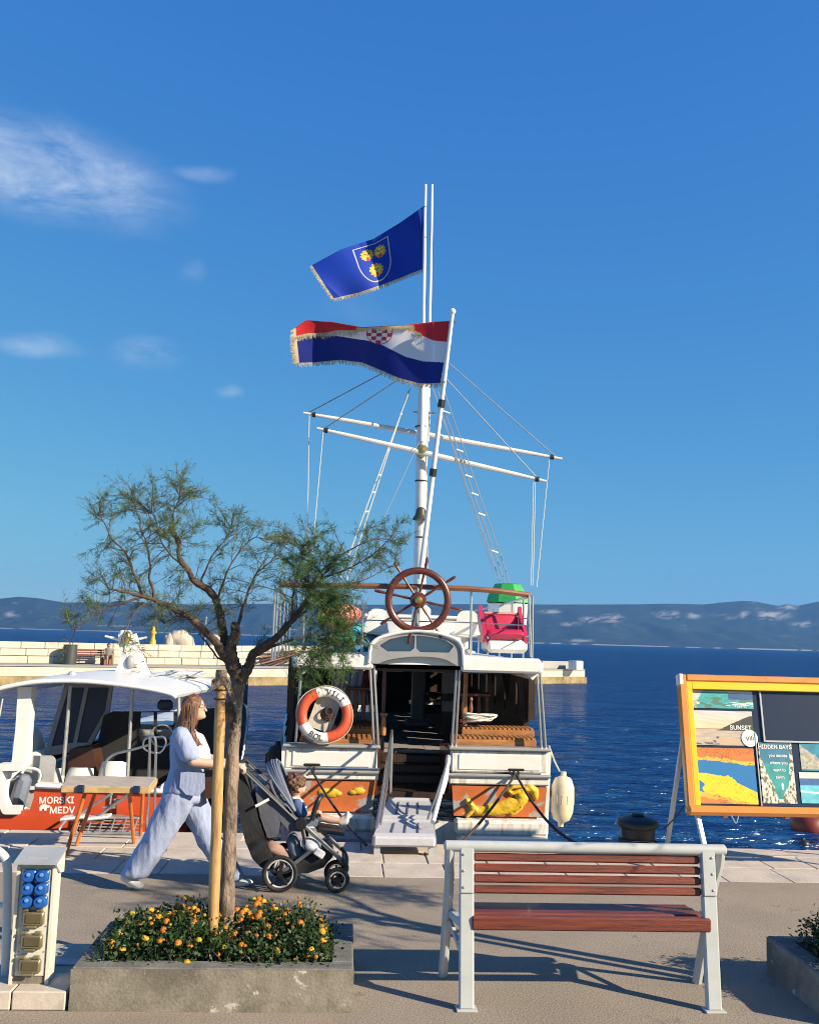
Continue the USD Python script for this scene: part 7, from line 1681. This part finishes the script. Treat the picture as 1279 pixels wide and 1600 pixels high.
def pushchair():
    Y = 8.30; W = .46
    J = lambda px, py, dy=0.0: P(px, py, Y + dy)
    g = G(480, 1392)
    t = thing('pushchair', 'dark pushchair with silver frame, folded slate hood and black carrier behind', 'pushchair', (J(480, 1390)[0], Y + W / 2, 0))
    O = lambda n, mb, mat, parent=t, sm=40, **k: obj(n, mb, mat, parent, smooth=sm, **k)
    def wheel(c, r, n, rim):
        w = O('wheel', MB().torus(c, r - .017, .017, (0, 1, 0), 36, 10), 'rubber')
        O('rim', MB().torus(c, r - .040, .0085, (0, 1, 0), 36, 8), rim, w)
        O('hub', MB().cyl(c + [0, -.03, 0], c + [0, .03, 0], .022, n=14), 'black_plastic', w)
        for k in range(n):
            a = k * 2 * math.pi / n + .3; d = np.array([math.cos(a), 0, math.sin(a)]); O('spoke', MB().beam(c + d * .015, c + d * (r - .042), .016, .022, (0, 1, 0)), 'black_plastic', w, sm=False)
        return w
    cr_, cf = J(437, 1369), J(527, 1371); rr = cr_[2] - .002; rf = cf[2] - .002
    rr, rf = .148, .103; cr_[2] = rr + .002; cf[2] = rf + .002
    wheel(cr_, rr, 5, 'rim_white'); wheel(cr_ + [0, W + .02, 0], rr, 5, 'rim_white'); wheel(cf, rf, 5, 'rim_white'); wheel(cf + [-.015, .27, 0], rf, 5, 'rim_white')
    jt = J(470, 1288)
    for s, dy in ((0, .03), (1, W - .03)):
        o = np.array([0, dy, 0])
        O('push_arm', MB().tube(spline([J(374, 1197) + o, J(396, 1217) + o, J(432, 1252) + o, J(470, 1288) + o], 16), .016, 10), 'black_plastic')
        O('push_arm_trim', MB().tube([J(380, 1205) + o - [0, .012, 0], J(428, 1250) + o - [0, .012, 0], J(462, 1282) + o - [0, .012, 0]], .010, 8), 'frame_silver')
        O('front_arm', MB().beam(J(473, 1290) + o, J(534, 1346) + o, .034, .030, (0, 1, 0), bevel=.008), 'frame_silver', sm=False)
        O('front_fork', MB().tube(spline([J(533, 1343) + o, J(541, 1354) + o * .8, J(540, 1363) + [0, dy * .6, 0], J(529, 1371) + [0, (.0 if s == 0 else .27) + .028, 0]], 10), .018, 8), 'black_plastic')
        O('rear_leg', MB().beam(J(492, 1326) + o, cr_ + [.02, dy - .02, .01], .030, .024, (0, 1, 0), bevel=.006), 'grey_fabric', sm=False)
        O('upright', MB().beam(J(470, 1290) + o, J(479, 1334) + o, .024, .02, (0, 1, 0), bevel=.005), 'black_plastic', sm=False)
        O('side_joint', MB().lathe([(0, -.03), (.045, -.026), (.052, 0), (.045, .03), (0, .03)], 18, J(470, 1288) + o, basis((0, -1, 0))), 'black_plastic')
    O('handle_bar', MB().cyl(J(374, 1196) + [0, -.01, 0], J(374, 1196) + [0, W + .01, 0], .018, n=12), 'black_plastic')
    O('rear_axle', MB().cyl(cr_, cr_ + [0, W, 0], .014, n=8), 'black_plastic'); O('front_axle', MB().cyl(J(536, 1350) + [0, .03, 0], J(536, 1350) + [0, W - .03, 0], .014, n=8), 'black_plastic')
    # black carrier hanging behind
    k = lambda px, py: (J(px, py)[0], J(px, py)[2])
    def slab(name, poly, mat, y0, y1, rnd=.02, sm=40):
        pl = Polygon([k(*a) for a in poly]).buffer(-rnd).buffer(rnd); m = MB().prism(pl, y1 - y0, (0, Y + y1, 0), (1, 0, 0), (0, 0, 1))
        q = trimesh.Trimesh(*m.arr(), process=True); q = q.subdivide_to_size(.05); v = np.array(q.vertices); n = np.array(q.vertex_normals); q.vertices = v + n * ((meshkit.fbm(v * 8, 3, 4) - .5) * .022)[:, None]
        return obj(name, (np.array(q.vertices), np.array(q.faces)), mat, t, smooth=50)
    slab('carrier', [(371, 1198), (380, 1215), (398, 1262), (409, 1300), (424, 1340), (430, 1355), (410, 1360), (394, 1345), (382, 1318), (374, 1285), (370, 1240)], 'canopy_fabric', .05, W - .05)
    slab('seat_shell', [(398, 1240), (418, 1226), (434, 1256), (452, 1276), (474, 1290), (470, 1302), (450, 1300), (437, 1284), (433, 1308), (418, 1312), (406, 1280)], 'grey_fabric', .04, W - .04)
    slab('seat_pad', [(430, 1262), (448, 1262), (462, 1280), (496, 1285), (496, 1294), (458, 1294), (438, 1280)], 'slate_fabric', .06, W - .06)
    O('label_strip', MB().beam(J(399, 1260, -.0), J(420, 1249, -.0), .022, .01, (0, 1, 0)), 'print_white', sm=False)
    # folded hood: a fan of pleats around the joint
    hx = J(461, 1268)
    for i, (px, py) in enumerate(((412, 1201), (416, 1198), (420, 1196), (424, 1194), (428, 1193), (432, 1196))):
        e = J(px, py); n = 14; a = np.linspace(0, math.pi, n)
        w = W / 2 - .005 * i; arc = []
        for q in a:
            y = Y + W / 2 - w * math.cos(q); s = math.sin(q) ** .5; p = hx + (e - hx) * (.30 + .70 * s) if 0 else hx + (e - hx) * s; arc.append([p[0], y, p[2]])
        O('hood_pleat', MB().tube(np.array(arc), .011, 6), 'slate_fabric', sm=60)
    fan = np.array([[(lambda s, q, e: [hx[0] + (e[0] - hx[0]) * s, Y + W / 2 - (W / 2) * math.cos(q), hx[2] + (e[2] - hx[2]) * s])(math.sin(q) ** .5, q, J(412 + 20 * b, 1201 - 9 * math.sin(b * 2.4) + 4 * b) + [0, 0, .010 * math.sin(b * 34)]) for b in np.linspace(0, 1, 25)] for q in np.linspace(0, math.pi, 20)])
    O('hood_cover', MB().sheet(fan, .004), 'slate_fabric', sm=40)
    O('bumper_bar', MB().tube(spline([J(487, 1282, .03), J(492, 1264, .03), J(498, 1249, .04), J(502, 1244, .12), J(502, 1244, W - .12), J(498, 1249, W - .04), J(490, 1275, W - .03)], 26), .022, 10), 'black_plastic', sm=60)
    O('foot_rest', MB().box((J(517, 1296) + J(517, 1296, W)) / 2, (.24, .30, .03), roty(.12), bevel=.01), 'black_plastic')
    slab('basket', [(452, 1338), (478, 1344), (512, 1326), (520, 1340), (505, 1358), (480, 1368), (455, 1366)], 'canopy_fabric', .06, W - .06)
    # what lies in the basket
    c = J(486, 1320, .10); single('blanket', MB().ball(c, (.085, .10, .06), 10, roty(.3)), 'cloth_white', 'crumpled white blanket in the pushchair basket', 'blanket', smooth=True)
    c = J(499, 1333, .03); single('carton', MB().box(c, (.09, .06, .06), roty(.55), bevel=.008), 'print_white', 'small white carton leaning in the front of the pushchair basket', 'carton', smooth=False)
    m = soft(hullchain([(J(424, 1324, .12), .055), (J(440, 1333, .12), .05), (J(453, 1345, .12), .035)]), .015, 4); single('bundle', MB().add(m.vertices, m.faces), 'rose_cloth', 'dusky rose bundle behind the pushchair rear wheel', 'bundle', smooth=True)
    m = folds(soft(hullchain([(J(458, 1318, .15), (.05, .08, .08)), (J(464, 1342, .15), (.06, .08, .06))]), .015, 4), .02, 12, 2); single('jacket', MB().add(m.vertices, m.faces), 'slate_fabric', 'grey-blue jacket stuffed into the pushchair basket', 'jacket', smooth=True)
pushchair()

def child():
    Y = 8.30 + .23
    J = lambda px, py, dy=0.0: P(px, py, Y + dy)
    t = thing('person', 'small child with curly brown hair sitting in the pushchair, white shoe stretched out', 'person', J(470, 1292))
    h = J(462, 1228); b = hullchain([(h, (.080, .075, .088))], 20) + hullchain([(h + [.05, 0, -.03], (.035, .04, .035))], 12) + hullchain([(h + [.082, 0, -.012], .011)], 8)
    b = b + hullchain([(h + [0, 0, -.06], .035), (J(462, 1250), .04)]) + hullchain([(J(463, 1254), (.055, .085, .04)), (J(472, 1280), (.07, .085, .05))])
    for s in (-1, 1):
        b = b + hullchain([(J(476, 1281, s * .05), .045), (J(497, 1276, s * .06), .036), (J(515, 1281, s * .07), .033), (J(531, 1283, s * .08), .026)]) + hullchain([(J(531, 1283, s * .08), .026), (J(540, 1276, s * .08), .022)])
        b = b + hullchain([(J(464, 1256, s * .09), .028), (J(474, 1273, s * .12), .024), (J(489, 1270, s * .11), .019)]) + hand(J(489, 1270, s * .11), np.array([1, 0, .1]), np.array([0, -s, .3]), s=.62)
    m = soft(b, .010, 5); obj('body', (np.array(m.vertices), np.array(m.faces)), 'skin', t, smooth=True)
    hr = hullchain([(h + [-.012, 0, .018], (.088, .084, .088))], 20) - hullchain([(h + [.085, 0, -.035], (.06, .07, .07))], 14)
    m = soft(hr, .009, 3); v = np.array(m.vertices); n = np.array(m.vertex_normals); m.vertices = v + n * ((meshkit.fbm(v * 42, 2, 3) - .35) * .045)[:, None]; obj('hair', (np.array(m.vertices), np.array(m.faces)), 'hair_child', t, smooth=True)
    for s in (-1, 1): obj('eye', MB().ball(h + [.072, s * .028, .004], (.008, .011, .010), 8), 'leather_brown', t, smooth=True)
    m = folds(soft(hullchain([(J(462, 1250), (.05, .075, .02)), (J(464, 1258), (.065, .10, .04)), (J(473, 1282), (.08, .098, .05))]) + hullchain([(J(464, 1256, -.09), .040), (J(473, 1271, -.12), .036)]) + hullchain([(J(464, 1256, .09), .040), (J(473, 1271, .12), .036)]), .012, 4), .012, 14, 2); obj('shirt', (np.array(m.vertices), np.array(m.faces)), 'denim', t, smooth=True)
    m = soft(hullchain([(J(461, 1247), (.042, .06, .02)), (J(470, 1260), (.055, .06, .03))]), .012, 4); obj('collar', (np.array(m.vertices), np.array(m.faces)), 'cloth_white', t, smooth=True)
    m = folds(soft(hullchain([(J(474, 1284), (.075, .095, .045)), (J(484, 1280, -.05), .052), (J(498, 1277, -.06), .046)]) + hullchain([(J(474, 1284), (.07, .09, .045)), (J(484, 1280, .05), .052), (J(498, 1277, .06), .046)]), .012, 4), .01, 12, 3); obj('shorts', (np.array(m.vertices), np.array(m.faces)), 'grey_fabric', t, smooth=True)
    for s in (-1, 1):
        m = soft(hullchain([(J(533, 1286, s * .08), (.032, .030, .022)), (J(540, 1282, s * .08), (.028, .032, .04)), (J(543, 1274, s * .08), (.022, .031, .034))]), .010, 3); sh_ = obj('shoe', (np.array(m.vertices), np.array(m.faces)), 'shoe_white', t, smooth=True)
child()

def sitter():
    """someone resting on the breakwater beside the bench"""
    p, tn, nrm = pier_at(168, 1.8); up = np.array([0, 0, 1.0]); f = -nrm
    t = thing('person', 'person in a grey shirt sitting hunched on the far breakwater, right of the bench', 'person', p)
    L = lambda a, b, c: p + tn * a + f * b + up * c
    m = soft(hullchain([(L(0, .0, 1.10), (.10, .10, .12))]) + hullchain([(L(0, 0, 1.0), .06), (L(0, -.05, .86), (.19, .16, .1)), (L(0, -.1, .5), (.18, .16, .12))]) + hullchain([(L(-.1, -.05, .46), .1), (L(-.14, .38, .50), .075), (L(-.14, .42, .06), .05)]) + hullchain([(L(.1, -.05, .46), .1), (L(.16, .38, .50), .075), (L(.18, .42, .06), .05)]) + hullchain([(L(-.22, -.05, .86), .06), (L(-.26, .18, .62), .05), (L(-.08, .36, .60), .04)]) + hullchain([(L(.22, -.05, .86), .06), (L(.26, .18, .62), .05), (L(.08, .36, .60), .04)]), .03, 5)
    obj('body', (np.array(m.vertices), np.array(m.faces)), 'flesh_dark', t, smooth=True)
    m = soft(hullchain([(L(0, -.05, .90), (.23, .18, .08)), (L(0, -.1, .52), (.21, .18, .1))]), .03, 4); obj('shirt', (np.array(m.vertices), np.array(m.faces)), 'cloth_grey', t, smooth=True)
    m = soft(hullchain([(L(0, -.03, 1.14), (.115, .11, .10))]), .03, 3); obj('hair', (np.array(m.vertices), np.array(m.faces)), 'dark_wood', t, smooth=True)
    obj('seat_block', MB().box(L(0, -.12, .19), (.5, .4, .38), np.stack([tn, f, up], 1), bevel=.03), 'rail_wood', t, smooth=False)
sitter()
